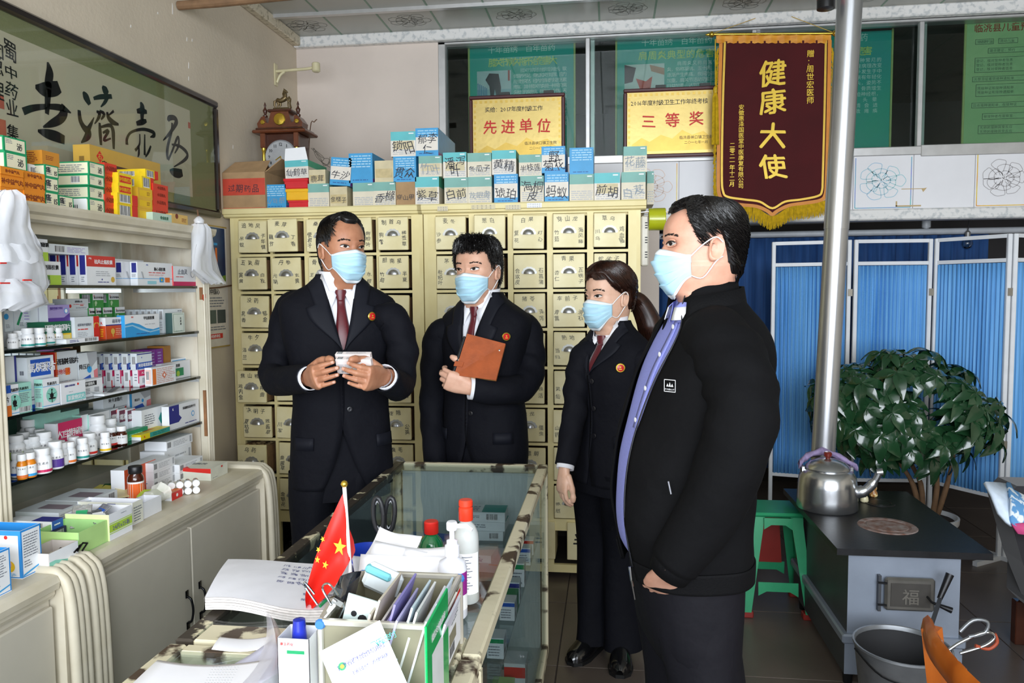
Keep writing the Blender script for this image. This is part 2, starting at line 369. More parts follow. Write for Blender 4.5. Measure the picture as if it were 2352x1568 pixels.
def ph_shoulder(b, x0, x1, z0, z1, y):
    b.box(x0, x1, y, y+.001, z0, z1, M('photo_pale2', '#dfe3df', .4)); sk = M('photo_skin', '#c98f72', .5); rd = M('photo_red', '#d8452c', .5)
    b.prism([(x0, y-.0008, z0+.09), (x0+.05, y-.0008, z0+.1), (x0+.07, y-.0008, z1-.02), (x0, y-.0008, z1)], (0, .0004, 0), M('photo_hair', '#4a3038', .5))
    b.prism([(x0+.07, y-.0012, z0+.12), (x0+.13, y-.0012, z0+.1), (x0+.17, y-.0012, z0+.13), (x0+.16, y-.0012, z0+.06), (x0+.1, y-.0012, z0+.04)], (0, .0004, 0), rd)
    b.prism([(x1-.09, y-.001, z1-.005), (x1, y-.001, z1-.03), (x1, y-.001, z1-.07), (x1-.08, y-.001, z1-.045)], (0, .0004, 0), sk)
    for i in range(7): b.prism([(x0+i*.028, y-.001, z0), (x0+i*.028+.012, y-.001, z0), (x0+i*.028+.03, y-.001, z0+.05), (x0+i*.028+.018, y-.001, z0+.055)], (0, .0004, 0), M('photo_stripe', '#2d5f96', .5))
poster(-.883, -.225, 2.26, 3.0, YB+.13, '膝关节病久拖不治危害大', ['　　膝关节病是随着年龄增长，软', '骨营养不足，骨松和关节增厚，应力', '局部性突然，经内的情绪为较的因素', '疼痛，其中膝关节炎是一种常见病', '多发性的疾患病，都患者、创伤、天', '症，肥胖，代谢结构和遗传等因素有', '关，大部分增生性，肥大性或退行性', '骨关节炎等，俗称“长骨刺”，“骨', '质增生”，而是一种缓慢的病理发展过程，临床上多为中老', '年人无病，较又称为老年性骨关节炎，主要表现为膝关节疼', '痛、僵硬、肿胀、摩擦音和运动障碍等症状，严重时致无政'], 'green poster behind glass above the gold plaque with four red characters', ph_knee, head='千年苗绣　百年苗药')
poster(.045, .765, 2.26, 3.0, YB+.13, '肩周炎典型的危害', ['　　肩周炎又称肩关节周围', '炎，俗称凝肩、五十肩，以肩部', '逐渐产生疼痛，夜间为甚，逐渐', '加重，肩关节活动功能受限而且', '日益加重，达到某种程度后逐渐', '缓解，直至最后完全复原为主要', '表现的肩关节囊及其周围韧带、', '肌腱和滑囊的慢性特异性炎症，肩周炎是以肩关节', '疼痛和活动不便为主要症状的常见病症'], 'green poster behind glass above the gold plaque with three red characters', ph_shoulder, head='千年苗绣　百年苗药')
poster(.98, 1.68, 2.285, 2.99, YB+.2, '颈椎病是怎样形成什么危害', ['　　颈椎病是一种常见的', '疾病，是以退行性病理改变', '为基础的疾患，多发生于中', '老年人群，近年来有年轻化', '的趋势，长期低头，姿势不', '正确，颈椎劳损，骨质增生', '椎间盘突出，压迫神经根，', '导致上肢麻木疼痛，头晕', '如果不及时治疗，病情会进', '一步加重，严重时可致瘫痪'], 'green poster behind glass between the red banner and the aluminium mullion', None, head='千年苗绣　百年苗药')
lg = M('pale_green_poster', '#9dc58c', .4, var=.06, vs=3, col2='#b4d29a'); DKT = M('poster_dark_text', '#4c6450', .5); BX = M('poster_box', '#a9cf98', .45)
o = tag(B().box(2.06, 2.75, YB+.1, YB+.104, 2.28, 3.0, lg).build('wall_poster'), 'pale green flow-chart poster behind glass at the right edge', 'poster', 'posters behind the partition glass')
B().box(2.048, 2.06, YB+.094, YB+.106, 2.28, 3.01, PEDGE, bev=.002).build('side_batten', o)
q = B().text('临洮县儿童预防接种流程', (2.10, YB+.0988, 2.945), EX, EZ, .05, M('poster_red_title', '#b24a3c', .5), 1.0, wt=.015, align='l')
for (xa, xb, z, h, s) in ((2.11, 2.21, 2.868, .03, '常规接种儿童'), (2.235, 2.34, 2.868, .03, '流动儿童'), (2.18, 2.4, 2.815, .03, '建卡建证，预约'), (2.11, 2.5, 2.735, .085, '登记，核对受种者信息'), (2.10, 2.45, 2.655, .03, '无禁忌征者领接种通知单'), (2.12, 2.5, 2.59, .07, '凭接种证和接种通知单'), (2.10, 2.48, 2.505, .03, '回收接种通知单，在接种证'), (2.16, 2.45, 2.44, .035, '被接种者在观察室'), (2.14, 2.5, 2.365, .05, '无预防接种异常反应')):
    q.box(xa, xb, YB+.0990, YB+.0998, z-h/2, z+h/2, DKT); q.box(xa+.0025, xb-.0025, YB+.0985, YB+.099, z-h/2+.0025, z+h/2-.0025, BX)
    n = 3 if h > .08 else 2 if h > .045 else 1
    for k in range(n): q.text(s, (xa+.008, YB+.0982, z+(n-1)*.012-k*.024), EX, EZ, .019, DKT, min(1.05, (xb-xa-.016)/(len(s)*.019)), align='l')
q.build('lettering', o)
# ---- gold plaques hung in front of the windows
GOLD = M('brushed_gold_plate', '#d8be74', .33, metal=.55, var=.1, vs=3, bump=.15, bs=40); FRM = M('dark_red_frame', '#4a1a1c', .35)
def plaque(x0, x1, z0, z1, label, l1, big, gap, foot):
    Y = YB-.035; o = tag(B().box(x0+.02, x1-.02, Y, Y+.012, z0+.02, z1-.02, GOLD).build('award_plaque'), label, 'plaque', 'gold award plaques')
    for a in ((x0, x1, z0, z0+.022), (x0, x1, z1-.022, z1), (x0, x0+.022, z0+.022, z1-.022), (x1-.022, x1, z0+.022, z1-.022)):
        B().box(a[0], a[1], Y-.012, Y+.016, a[2], a[3], FRM, bev=.005).build('frame_bar', o)
    q = B(); emb = M('embossed_gold', '#cfae55', .3, metal=.6)
    for i in range(17):
        xx = x0+.04+i*(x1-x0-.08)/16.; q.box(xx-.008, xx+.008, Y-.002, Y, z1-.045, z1-.03, emb)
    for i in range(10):
        zz = z0+.06+i*(z1-z0-.12)/9.
        for xx in (x0+.034, x1-.034): q.box(xx-.006, xx+.006, Y-.002, Y, zz-.008, zz+.008, emb)
    hx = [(x0+.05+(x1-x0-.1)*t, Y-.0015, z0+.06+h) for t, h in ((0, .02), (.12, .06), (.22, .035), (.36, .075), (.5, .05), (.62, .1), (.74, .07), (.88, .09), (1, .04))]
    q.prism([(x0+.05, Y-.0015, z0+.04)]+hx+[(x1-.05, Y-.0015, z0+.04)], (0, .0012, 0), emb); q.build('embossing', o)
    t = B(); t.text(l1, ((x0+x1)/2-.02, Y-.003, z1-.085), EX, EZ, .034, INK, .95)
    for i, ch in enumerate(big): B().text(ch, ((x0+x1)/2+(i-(len(big)-1)/2)*.085*gap*1.0, Y-.003, z1-.19), EX, EZ, .088, RED, wt=.02, hand=.35).build('red_character', o)
    t.text(foot[0], (x1-.15, Y-.003, z1-.295), EX, EZ, .022, INK); t.text(foot[1], (x1-.15, Y-.003, z1-.325), EX, EZ, .02, INK); t.build('lettering', o)
    for xx in (x0+.22, x1-.1): B().box(xx-.03, xx+.03, Y-.004, Y+.03, z1, z1+.018, M('dark_clip', '#2c3430', .5)).build('hanging_clip', o)
plaque(-.86, -.27, 2.22, 2.64, 'gold award plaque with four large red characters, dark frame', '奖给：2017年度村级工作', '先进单位', 1.3, ('临洮县峡口镇卫生院', '二〇一八年元月'))
plaque(.081, .66, 2.235, 2.645, 'gold award plaque with three red characters, beside the maroon banner', '2016年度村级卫生工作年终考核', '三等奖', 1.65, ('临洮县峡口镇卫生院', '二〇一七年一月'))
# ---- rear room seen through the opening
CUR = M('dark_blue_curtain', '#234f88', .8, var=.12, vs=9, stretch=(8, 8, .3), col2='#193d70')
def curtain(name, P0, P1, z0, z1, m, folds, amp, label=None, parent=None, n=None, thick=.002, seed=3):
    rng = random.Random(seed); P0, P1 = V(P0), V(P1); d = P1-P0; nr = V((d.y, -d.x, 0)).normalized(); N = n or folds*6; rows = []
    ph = [rng.uniform(0, 6.28) for _ in range(4)]
    for iz in range(9):
        z = z1+(z0-z1)*iz/8.; r = []
        for i in range(N+1):
            t = i/N; a = amp*(.75+.25*math.sin(ph[0]+t*9))*(math.sin(t*folds*6.283+.6*math.sin(t*11+ph[1]+iz*.12))+.35*math.sin(t*folds*12.9+ph[2]+iz*.1))
            r.append(P0+d*t+nr*a+V((0, 0, z)))
        rows.append(r)
    o = B().grid(rows, m).build(name, parent, smooth=60, solid=thick)
    return tag(o, label, 'curtain') if label else o
curtain('curtain', (.15, 5.1, 0), (2.3, 5.03, 0), .28, 1.768, CUR, 26, .02, 'dark blue curtain hanging behind the folding screens, below the flower boards')
PIPE = M('dull_white_pipe', '#b9bdc2', .4)
for (nm, pts, r, lb) in (('heating_pipe', [(-.1, 5.105, 1.79), (3.9, 4.98, 1.79)], .02, 'long pale pipe running under the flower boards, above the blue curtain'),
                         ('heating_pipe', [(1.95, 5.06, 1.8), (1.95, 5.06, 1.95), (1.95, 5.06, 2.3)], .016, 'short upright pale pipe joining the long pipe behind the opening'),
                         ('heating_pipe', [(-.1, 6.2, 1.95), (4.0, 6.2, 2.0)], .03, 'dim pipe far back in the dark room behind the opening')):
    t = B().tube(pts, r, PIPE, 10)
    if 'short' in lb: t.lathe([(.024, -.025), (.026, -.02), (.026, .02), (.024, .025)], PIPE, (1.95, 5.06, 1.84), 12)
    tag(t.build(nm, smooth=40), lb, 'pipe')
p = onY(2222, 560, 5.0)
lb = thing('light_bulb', (p.x, 5.0, p.z-.03), 'clear light bulb hanging on a cord in the dark opening', 'bulb')
B().lathe([(.004, 0), (.022, .008), (.03, .03), (.026, .05), (.014, .07), (.013, .075)], glass('bulb_glass', '#f4f4f0', .02, 1), (p.x, 5.0, p.z-.03), 16).build('glass_envelope', lb, smooth=50)
B().lathe([(.015, .07), (.016, .1), (.006, .112)], M('bulb_socket', '#8f8f8d', .4, metal=.5), (p.x, 5.0, p.z-.03), 14).build('socket', lb, smooth=40)
B().tube([(p.x, 5.0, p.z+.08), (p.x+.03, 5.0, p.z+.35), (p.x+.1, 5.0, 3.04)], .003, BLACK, 6).build('cord', lb)
# ================================================================== HERB CABINETS
YC = 3.75
CRM = M('cream_cabinet_paint', '#f3e6ae', .45, var=.05, vs=5, col2='#e6d596', bump=.1, bs=30)
CRD = M('cream_drawer_paint', '#f5eabc', .45, var=.05, vs=9, col2='#e6d8a2', bump=.08, bs=40)
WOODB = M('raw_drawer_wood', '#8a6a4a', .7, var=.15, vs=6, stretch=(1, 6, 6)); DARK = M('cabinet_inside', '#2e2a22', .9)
STEEL = M('cup_pull_steel', '#b9babb', .32, metal=.9, var=.05); HERB = M('dried_herb', '#b59a6c', .9, var=.2, vs=80)
# one cup pull shared by every drawer: half dome with a scalloped plate
def make_pull():
    b = B(); R0 = .026; rows = []
    for i in range(6):
        a = i/5*math.pi/2; row = []
        for k in range(13):
            t = math.pi*k/12; r = R0*math.cos(a*.98)
            row.append((r*math.cos(t)*1.08, -.017*math.sin(a), r*math.sin(t)))
        rows.append(row)
    b.grid(rows, STEEL)
    pl = []
    for k in range(25):
        t = math.pi*k/24; rr = .033+.003*abs(math.sin(t*6)); pl.append((rr*math.cos(t)*1.1, -.0012, rr*math.sin(t)))
    b.prism(pl, (0, .0012, 0), M('cup_pull_plate', '#bdbdb8', .45, metal=.7)); return b.build('cup_pull', smooth=50, base=V((0, 0, 0)))
pull0 = make_pull(); PULL = pull0.data; bpy.data.objects.remove(pull0)
ZROW = [1.733-.1915*i for i in range(8)]
LT = {(0, 0): ('追地风', '吊蚁', '千年健'), (1, 0): ('麦芽', '藕节', '丁香'), (2, 0): ('桑子', '使君子', ''), (3, 0): ('红花', '', '侧柏叶'), (4, 0): ('制首乌', '狗脊', '稀莶草'),
      (0, 1): ('五灵脂', '寅黄', '白及'), (1, 1): ('丹参', '元胡', '玄黄'), (2, 1): ('骨碎补', '王不', ''), (3, 1): ('', '', '水蛭'), (4, 1): ('胆南星', '竹茹', '半夏'),
      (0, 2): ('没药', '乳香', '郁金'), (4, 2): ('', '', '紫苏'), (0, 3): ('牛夕', '泽兰', ''), (0, 4): ('焦山楂', '鸡内金', '神曲'), (1, 4): ('', '元', ''), (4, 4): ('', '', '黄柏'),
      (0, 5): ('决明子', '夏枯草', '败酱草'), (1, 5): ('', '川军', ''), (4, 5): ('连翘', '', '公英'), (0, 6): ('乌药', '川楝', '荔核'), (1, 6): ('', '鱼腥草', ''), (4, 6): ('腹毛', '', ''), (0, 7): ('青叶', '', '地丁'), (1, 7): ('', '金银花', '')}
RT = {(0, 0): ('麦冬', '沙参', '天冬'), (1, 0): ('葱白', '桔', ''), (2, 0): ('白果', '复花', '灯心'), (3, 0): ('穿山龙', '竹茹', '海风藤'), (4, 0): ('草乌', '川乌', '鸡血藤'),
      (0, 1): ('茅荷', '枇杷叶', ''), (1, 1): ('', '', '百部'), (2, 1): ('', '合欢皮', '石菖蒲'), (3, 1): ('青果', '杏仁', '瓦楞子'), (4, 1): ('蛇床子', '', ''),
      (2, 2): ('猪苓', '', '泽泻'), (3, 2): ('车前子', '青蒿', '滑石'), (2, 3): ('', '', '莱菔子'), (3, 3): ('熟地', '当归', ''), (2, 4): ('', '', '独活'), (3, 4): ('乌', '灵仙', ''),
      (2, 5): ('地龙', '', '僵虫'), (3, 5): ('', '山药', ''), (2, 6): ('桑螵蛸', '', ''), (3, 7): ('', '故纸', '')}
LP = {(1, 0): .05, (2, 0): .02, (3, 0): .02, (4, 0): .025, (0, 1): .025, (1, 1): .018, (3, 1): .02, (0, 2): .012, (4, 2): .02, (0, 4): .055, (4, 4): .02, (4, 3): .02, (0, 5): .014, (0, 6): .08, (0, 7): .02, (3, 5): .01, (4, 5): .018}
RP = {(1, 0): .025, (1, 1): .03, (3, 0): .01, (3, 1): .014, (3, 2): .012, (3, 3): .01, (0, 0): .006, (2, 1): .008}
def herb_unit(x0, x1, cols, txt, pulls, label, pale):
    root = thing('herb_cabinet', ((x0+x1)/2, YC+.3, 0), label, 'cabinet', 'herb drawer cabinets')
    zb, zt, yb = .2, 1.805, YC+.6
    b = B(); b.box(x0, x0+.02, YC, yb, .03, 1.83, CRM); b.box(x1-.02, x1, YC, yb, .03, 1.83, CRM); b.box(x0+.02, x1-.02, yb-.02, yb, .03, 1.83, CRM); b.box(x0+.02, x1-.02, YC+.02, yb-.02, 1.81, 1.83, CRM)
    b.build('carcass', root)
    hw, hh = .0835, .089
    edges = [x0+.02]
    for c in cols: edges += [c-hw, c+hw]
    edges.append(x1-.02)
    for i in range(0, len(edges), 2): B().box(edges[i], edges[i+1], YC, YC+.02, .03, 1.83, CRM).build('stile', root)
    zs = [1.83]
    for z in ZROW: zs += [z+hh, z-hh]
    rails = [(zs[i+1] if i+1 < len(zs) else zs[i]-.06, zs[i]) for i in range(0, len(zs), 2)]
    for (a, c_) in rails:
        for c in cols: B().box(c-hw, c+hw, YC+.0005, YC+.02, a, c_, CRM).build('rail', root)
    B().box(x0+.02, x1-.02, YC-.0008, YC+.02, .03, .07, CRM).build('plinth_rail', root)
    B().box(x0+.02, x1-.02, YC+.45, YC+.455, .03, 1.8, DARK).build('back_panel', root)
    # crown moulding
    pr = [(YC+.6, 1.83), (YC-.005, 1.83), (YC-.018, 1.836), (YC-.02, 1.845), (YC-.03, 1.848), (YC-.034, 1.87), (YC-.028, 1.876), (YC+.6, 1.876)]
    B().prism([(x0-.025, y, z) for y, z in pr], (x1-x0+(.05 if x1 > 0 else .025), 0, 0), CRM).build('crown_moulding', root)
    for ci, c in enumerate(cols):
        for ri, z in enumerate(ZROW):
            pu = pulls.get((ci, ri), abs(random.gauss(0, .004))); dx = random.uniform(-.004, .004); dz = random.uniform(-.003, .002); w_, h_ = .077, .0815
            y0 = YC-.014-pu; bd = B(); cx, cz = c+dx-.004, z+dz
            R = Matrix.Rotation(random.gauss(0, .012), 4, 'Y'); bd.X = Matrix.Translation((cx, y0, cz)) @ R
            bd.box(-w_, w_, 0, .016, -h_, h_, CRD, bev=.003)
            bd.box(-w_+.004, -w_+.014, .016, .40, -h_+.004, h_-.012, WOODB); bd.box(w_-.014, w_-.004, .016, .40, -h_+.004, h_-.012, WOODB); bd.box(-w_+.014, w_-.014, .016, .40, -h_+.004, -h_+.012, WOODB); bd.box(-w_+.014, w_-.014, .39, .40, -h_+.012, h_-.012, WOODB)
            d = bd.build('drawer', root)
            if pu > .045:
                hb = B()
                for _ in range(70): hb.obox((cx+random.uniform(-.06, .06), y0+random.uniform(.02, .2), cz+h_-.02+random.uniform(-.006, .01)), (.012, .006, .003), Matrix.Rotation(random.uniform(0, 3), 3, 'Z') @ Matrix.Rotation(random.uniform(-.6, .6), 3, 'X'), HERB)
                hb.box(cx-w_+.015, cx+w_-.015, y0+.017, y0+.38, cz-h_+.013, cz+h_-.026, HERB); h2 = hb.build('dried_herb_fill', d); h2['kind'] = 'stuff'
            inst(PULL, 'cup_pull', d, (cx, y0-.0004, cz-.012))
            t = txt.get((ci, ri))
            if t:
                im = INK if not pale else M('faded_ink', '#6f6c5e', .6); q = B(); s = .026
                if t[0]: q.text(t[0], (cx, y0-.0008, cz+.058), EX, EZ, s, im, 1.45, hand=.9, wt=.008)
                if t[1]: q.text(t[1], (cx-.058, y0-.0008, cz-.012-(.012 if len(t[1]) < 3 else .012)), EX, EZ, s*.95, im, 1.3 if len(t[1]) < 3 else 1.12, vertical=True, hand=.9, wt=.008)
                if t[2]: q.text(t[2], (cx+.058, y0-.0008, cz-.012-(.012 if len(t[2]) < 3 else .012)), EX, EZ, s*.95, im, 1.3 if len(t[2]) < 3 else 1.12, vertical=True, hand=.9, wt=.008)
                q.build('brush_lettering', d)
    return root
cl = [-1.815, -1.632, -1.44, -1.252, -1.069]; crr = [-.777, -.583, -.389, -.193, .005]
HL = herb_unit(-1.945, -.927, cl, LT, LP, 'cream herb cabinet behind the man holding two boxes, with many labelled drawers', False)
HR = herb_unit(-.922, .148, crr, RT, RP, 'cream herb cabinet behind the man holding the brown notebook, with many labelled drawers', True)
# lower compartments
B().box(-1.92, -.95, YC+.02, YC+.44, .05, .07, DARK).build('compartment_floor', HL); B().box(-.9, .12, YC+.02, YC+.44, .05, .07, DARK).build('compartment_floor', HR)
for i, x0 in enumerate((-1.815, -1.815, -1.632)):
    tag(B().obox((x0, YC+.17, .092+.044*i if i < 2 else .1), (.13, .26, .04 if i < 2 else .055), Matrix.Rotation(0, 3, 'Y'), M('black_binder', '#17181c', .3), bev=.006).build('binder'), ['black plastic folder leaning lowest under the left herb cabinet', 'black plastic folder lying on another under the left herb cabinet', 'black plastic folder on the right under the left herb cabinet'][i], 'folder', 'black folders under the herb cabinet')
for i, (x, ch) in enumerate(((-.14, '半'), (.055, '中'), (-.34, ''), (-.55, ''))):
    d = B().box(x-.07, x+.07, YC-.014, YC+.2, .1, .29, CRD, bev=.003).build('drawer', HR)
    if ch: B().text(ch, (x, YC-.0148, .2), EX, EZ, .085, M('faded_black_mark', '#2b2a26', .6), hand=.8, wt=.02).build('brush_lettering', d)
# paper labels and tape on the crown of the right cabinet
PAP = M('yellowed_paper_label', '#e0d5b5', .6); TAPE = film('clear_tape', '#efe5c0', .45)
for (a, c, zz, m, n) in ((1008, 1032, 1.852, PAP, 4), (1085, 1140, 1.856, TAPE, 5), (1163, 1198, 1.852, PAP, 5), (1212, 1246, 1.858, WHITE, 6)):
    xa, xb = onY(a, 470, YC).x, onY(c, 470, YC).x
    q = B().box(xa, xb, YC-.0356, YC-.0346, zz-.011, zz+.012, m)
    for r in range(2): q.text('川贝当归白芷黄芪'[:n], ((xa+xb)/2, YC-.0362, zz+.005-r*.011), EX, EZ, .0085, GREYINK, (xb-xa)*.9/(n*.0085))
    q.build('paper_label', HR)
# ---- items on the right end
ps = thing('power_strip', (.163, YC+.03, 1.5), 'off-white power strip hung on the right side of the herb cabinet', 'power strip')
B().box(.15, .185, YC-.01, YC+.05, 1.56, 1.80, M('offwhite_plastic', '#d8d2c2', .4), bev=.006).build('body', ps)
for z in (1.6, 1.67, 1.74):
    for dz in (0, .012, .024): B().box(.168, .180, YC-.0112, YC-.0102, z+dz, z+dz+.005, BLACK).build('socket_slot', ps)
tr = thing('tape_roll', (.235, YC+.02, 1.735), 'roll of yellow-green packing tape hanging beside the herb cabinet crown', 'tape')
RX = Matrix.Rotation(math.pi/2, 3, 'Y'); c0 = (.186, YC+.02, 1.785)
B().lathe([(.04, 0), (.052, 0), (.054, .003), (.054, .077), (.052, .08), (.04, .08), (.04, 0)], M('yellow_green_tape', '#b5bb1d', .22, var=.05, coat=.5), c0, 28, RX, cap=False).build('tape_wound', tr, smooth=30)
B().lathe([(.036, .001), (.04, .001), (.04, .079), (.036, .079), (.036, .001)], M('cardboard_core', '#a88a62', .8), c0, 24, RX, cap=False).build('core', tr, smooth=30)
B().tube([(.15, YC+.02, 1.82), (.2, YC+.02, 1.823), (.27, YC+.02, 1.82)], .003, STEEL, 6).build('hook', tr)
# ---- cartons on top
TEAL = M('carton_teal', '#63bfc4', .5, var=.05); CCREAM = M('carton_cream', '#e3dac4', .6, var=.06, vs=12); CWHT = M('carton_pale', '#e6dfd3', .55, var=.04)
CBLUE = M('carton_blue', '#3f9fd6', .45, var=.06); OLDC = M('carton_aged', '#d8cba6', .7, var=.08, vs=20); KRAFT = M('kraft_card', '#b08f68', .8, var=.08, vs=20); PURP = M('carton_purple', '#8a4fa8', .5)
ZT = 1.876
def lines(q, x0, x1, z0, z1, n, y, m, seed=0):
    rng = random.Random(seed+int(x0*1000)); 
    for i in range(n):
        z = z1-(i+.5)*(z1-z0)/n; x = x0; h = (z1-z0)/n*.22
        while x < x1:
            l = rng.uniform(.1, .35)*(x1-x0); e = min(x1, x+l); q.box(x, e, y, y+.0003, z-h, z+h, m); x = e+.004
def carton(px, kind, txt, label, z0=None, Y=YC+.02, dep=.26, tilt=0, vert=False, size=None, flap=None, faint=False, yaw=0):
    a = onY(px[0], px[3], Y); c = onY(px[2], px[1], Y); x0, x1, z1 = a.x, c.x, c.z; zb = ZT if z0 is None else z0
    W, Hh = x1-x0, z1-zb; cx = (x0+x1)/2
    body, top, side = {'teal': (CWHT, TEAL, CCREAM), 'tealold': (CCREAM, M('carton_teal_old', '#7fb3a9', .55, var=.06), CCREAM), 'blue': (CBLUE, CBLUE, CBLUE), 'cream': (OLDC, OLDC, OLDC), 'kraft': (KRAFT, KRAFT, KRAFT)}[kind]
    T = Matrix.Translation((cx, Y, zb)) @ Matrix.Rotation(tilt, 4, 'Y') @ Matrix.Rotation(yaw, 4, 'Z'); hw = W/2
    b = B(); b.X = T
    if kind.startswith('teal'):
        b.box(-hw, hw, 0, dep, 0, Hh*.64, body, faces={'+x': CCREAM}); b.box(-hw, hw, 0, dep, Hh*.64, Hh, top, faces={'+x': M('carton_green_side', '#4fae86', .5) if random.random() < .4 else top})
    elif kind == 'blue': b.box(-hw, hw, 0, dep, 0, Hh*.14, body, faces={'+x': PURP}); b.box(-hw, hw, 0, dep, Hh*.14, Hh, body)
    else: b.box(-hw, hw, 0, dep, 0, Hh, body)
    o = tag(b.build('herb_carton', base=V((cx, Y+dep/2, zb))), label, 'carton', 'herb cartons on the cabinet')
    if flap:
        fb = B(); fb.X = T; fb.prism([(-hw, .0, Hh), (hw, .0, Hh), (hw*.8, -.01+flap*.2, Hh+flap), (-hw*.9, -.01+flap*.2, Hh+flap*.95)], (0, .0015, 0), WHITE if kind == 'teal' else KRAFT); fb.build('lid_flap', o)
    q = B(); q.X = T; y = -.0006
    if kind == 'blue':
        lines(q, -hw*.8, hw*.85, Hh*.5, Hh*.95, 5, y, M('carton_white_lines', '#a9d6ee', .5)); lines(q, -hw*.7, hw*.6, Hh*.06, Hh*.13, 1, y, M('carton_navy_lines', '#2a5f9c', .5))
        if txt and not faint and random.random() < .45: q.box(-hw*.98, hw*.98, y-.0002, y, Hh*.2, Hh*.68, CWHT)
    elif kind.startswith('teal'):
        lines(q, -hw*.85, hw*.9, Hh*.06, Hh*.42, 5, y, GREYP); q.box(hw*.45, hw*.85, y, y+.0003, Hh*.9, Hh*.94, WPRINT)
        if txt and random.random() < .4: q.box(-hw*.8, hw*.85, y-.0003, y, Hh*.28, Hh*.62, OLDC)
    elif kind == 'cream': q.box(-hw*.9, hw*.9, y, y+.0003, Hh*.2, Hh*.62, M('stuck_label', '#cdbb8c', .7, var=.1, vs=40))
    y -= .0006
    if txt:
        im = M('faint_marker', '#8f9aa2', .6) if faint else INK; s = size or min(W*.92/max(len(txt.split('|')[0]), 2), Hh*.5)
        rows = txt.split('|')
        for i, r in enumerate(rows): q.text(r, (0 if len(rows) == 1 else (hw*.05), y, Hh*(.36 if len(rows) == 1 else .60-.36*i)), EX, EZ, s, im, 1.0, hand=1.0)
    q.build('printed_label', o); return zb+Hh, o
cm = []
# large brown carton of expired medicine
a = onY(513, 479, YC+.0); c = onY(608, 394, YC)
bx = tag(B().box(a.x, c.x, YC, YC+.3, ZT, c.z, KRAFT).build('cardboard_box'), 'open brown cardboard box with red band marked 过期药品 on the herb cabinet', 'carton')
B().box(a.x+.001, c.x-.001, YC-.0006, YC+.0, ZT+.07, ZT+.155, M('red_carton_band', '#cf4a36', .5, var=.08)).box(a.x, c.x, YC-.0006, YC, ZT, ZT+.006, M('red_carton_band')).build('red_band', bx)
B().text('过期药品', ((a.x+c.x)/2, YC-.0014, ZT+.105), EX, EZ, .04, INK, 1.08, hand=.7).build('lettering', bx)
B().prism([(a.x, YC, c.z), (c.x, YC, c.z), (c.x-.005, YC+.08, c.z+.07), (a.x+.03, YC+.08, c.z+.065)], (0, .003, .001), KRAFT).build('front_flap', bx)
B().prism([(c.x, YC+.01, c.z), (c.x, YC+.28, c.z), (c.x+.075, YC+.24, c.z+.06), (c.x+.07, YC+.05, c.z+.07)], (-.002, 0, .003), KRAFT).build('side_flap', bx)
carton((609, 423, 656, 477), 'blue', '山豆根', 'small blue carton marked 山豆根 beside the open cardboard box', faint=True)
# stacked red and yellow tins
TINR = M('red_tin', '#d3202c', .25, coat=.4, var=.03); TINY = M('yellow_tin', '#f0b81c', .3, coat=.3, var=.03)
zz = ZT
for (pa, pb, h, m, lb) in ((662, 707, .04, TINR, 'lowest red tin of the small tin stack on the herb cabinet'), (657, 707, .058, TINY, 'yellow tin between two red tins on the herb cabinet'), (653, 707, .052, TINR, 'top red tin of the small tin stack on the herb cabinet')):
    xa, xb = onY(pa, 450, YC+.02).x, onY(pb, 450, YC+.02).x; t = tag(B().box(xa, xb, YC+.02, YC+.2, zz, zz+h, m, bev=.004).build('tin_box'), lb, 'tin', 'stacked tins')
    B().box(xa-.003, xb+.003, YC+.017, YC+.203, zz+h*.72, zz+h, m, bev=.002).build('lid', t); zz += h+.0005
carton((656, 367, 708, 419), 'teal', '仙鹤草', 'pale carton marked 仙鹤草 with open flap, on top of the tins', z0=zz, flap=.065, tilt=-.03)
z5, _ = carton((708, 421, 755, 473), 'tealold', '', 'teal and cream carton with ink specks, right of the tins')
carton((710, 389, 747, 419), 'cream', '鹿茸', 'little cream box marked 鹿茸 on the carton right of the tins', z0=z5, dep=.15)
z7, _ = carton((758, 428, 797, 470), 'cream', '金樱子', 'aged cream carton marked 金樱子')
carton((757, 361, 803, 425), 'blue', '牛沙', 'tilted blue carton with a white strip marked in pencil', z0=z7+.006, tilt=.09)
z10, _ = carton((811, 419, 858, 469), 'tealold', '', 'blank teal and cream carton under the plain blue carton')
carton((802, 351, 855, 416), 'blue', '', 'plain blue carton next to the tilted blue carton', z0=z10, flap=.0)
z12, _ = carton((859, 417, 909, 467), 'tealold', '香橼', 'teal and cream carton marked 香橼')
carton((861, 368, 903, 413), 'cream', '', 'blank aged cream carton on the carton marked 香橼', z0=z12)
z14, _ = carton((909, 417, 953, 464), 'kraft', '穿山甲', 'brown kraft carton marked 穿山甲')
z13, _ = carton((904, 358, 955, 417), 'blue', '贯众', 'blue carton marked 贯众', z0=z14)
carton((898, 301, 954, 356), 'teal', '锁阳', 'teal and white carton marked 锁阳 in the top layer', z0=z13)
z18, _ = carton((954, 405, 1008, 460), 'teal', '紫草', 'teal and white carton marked 紫草')
z17, _ = carton((962, 357, 1014, 404), 'tealold', '竹叶', 'teal and cream carton marked 竹叶', z0=z18, faint=True)
carton((955, 293, 1006, 354), 'blue', '郁李|仁', 'large blue carton marked 郁李仁, the highest of all', z0=z17, dep=.42, size=.05)
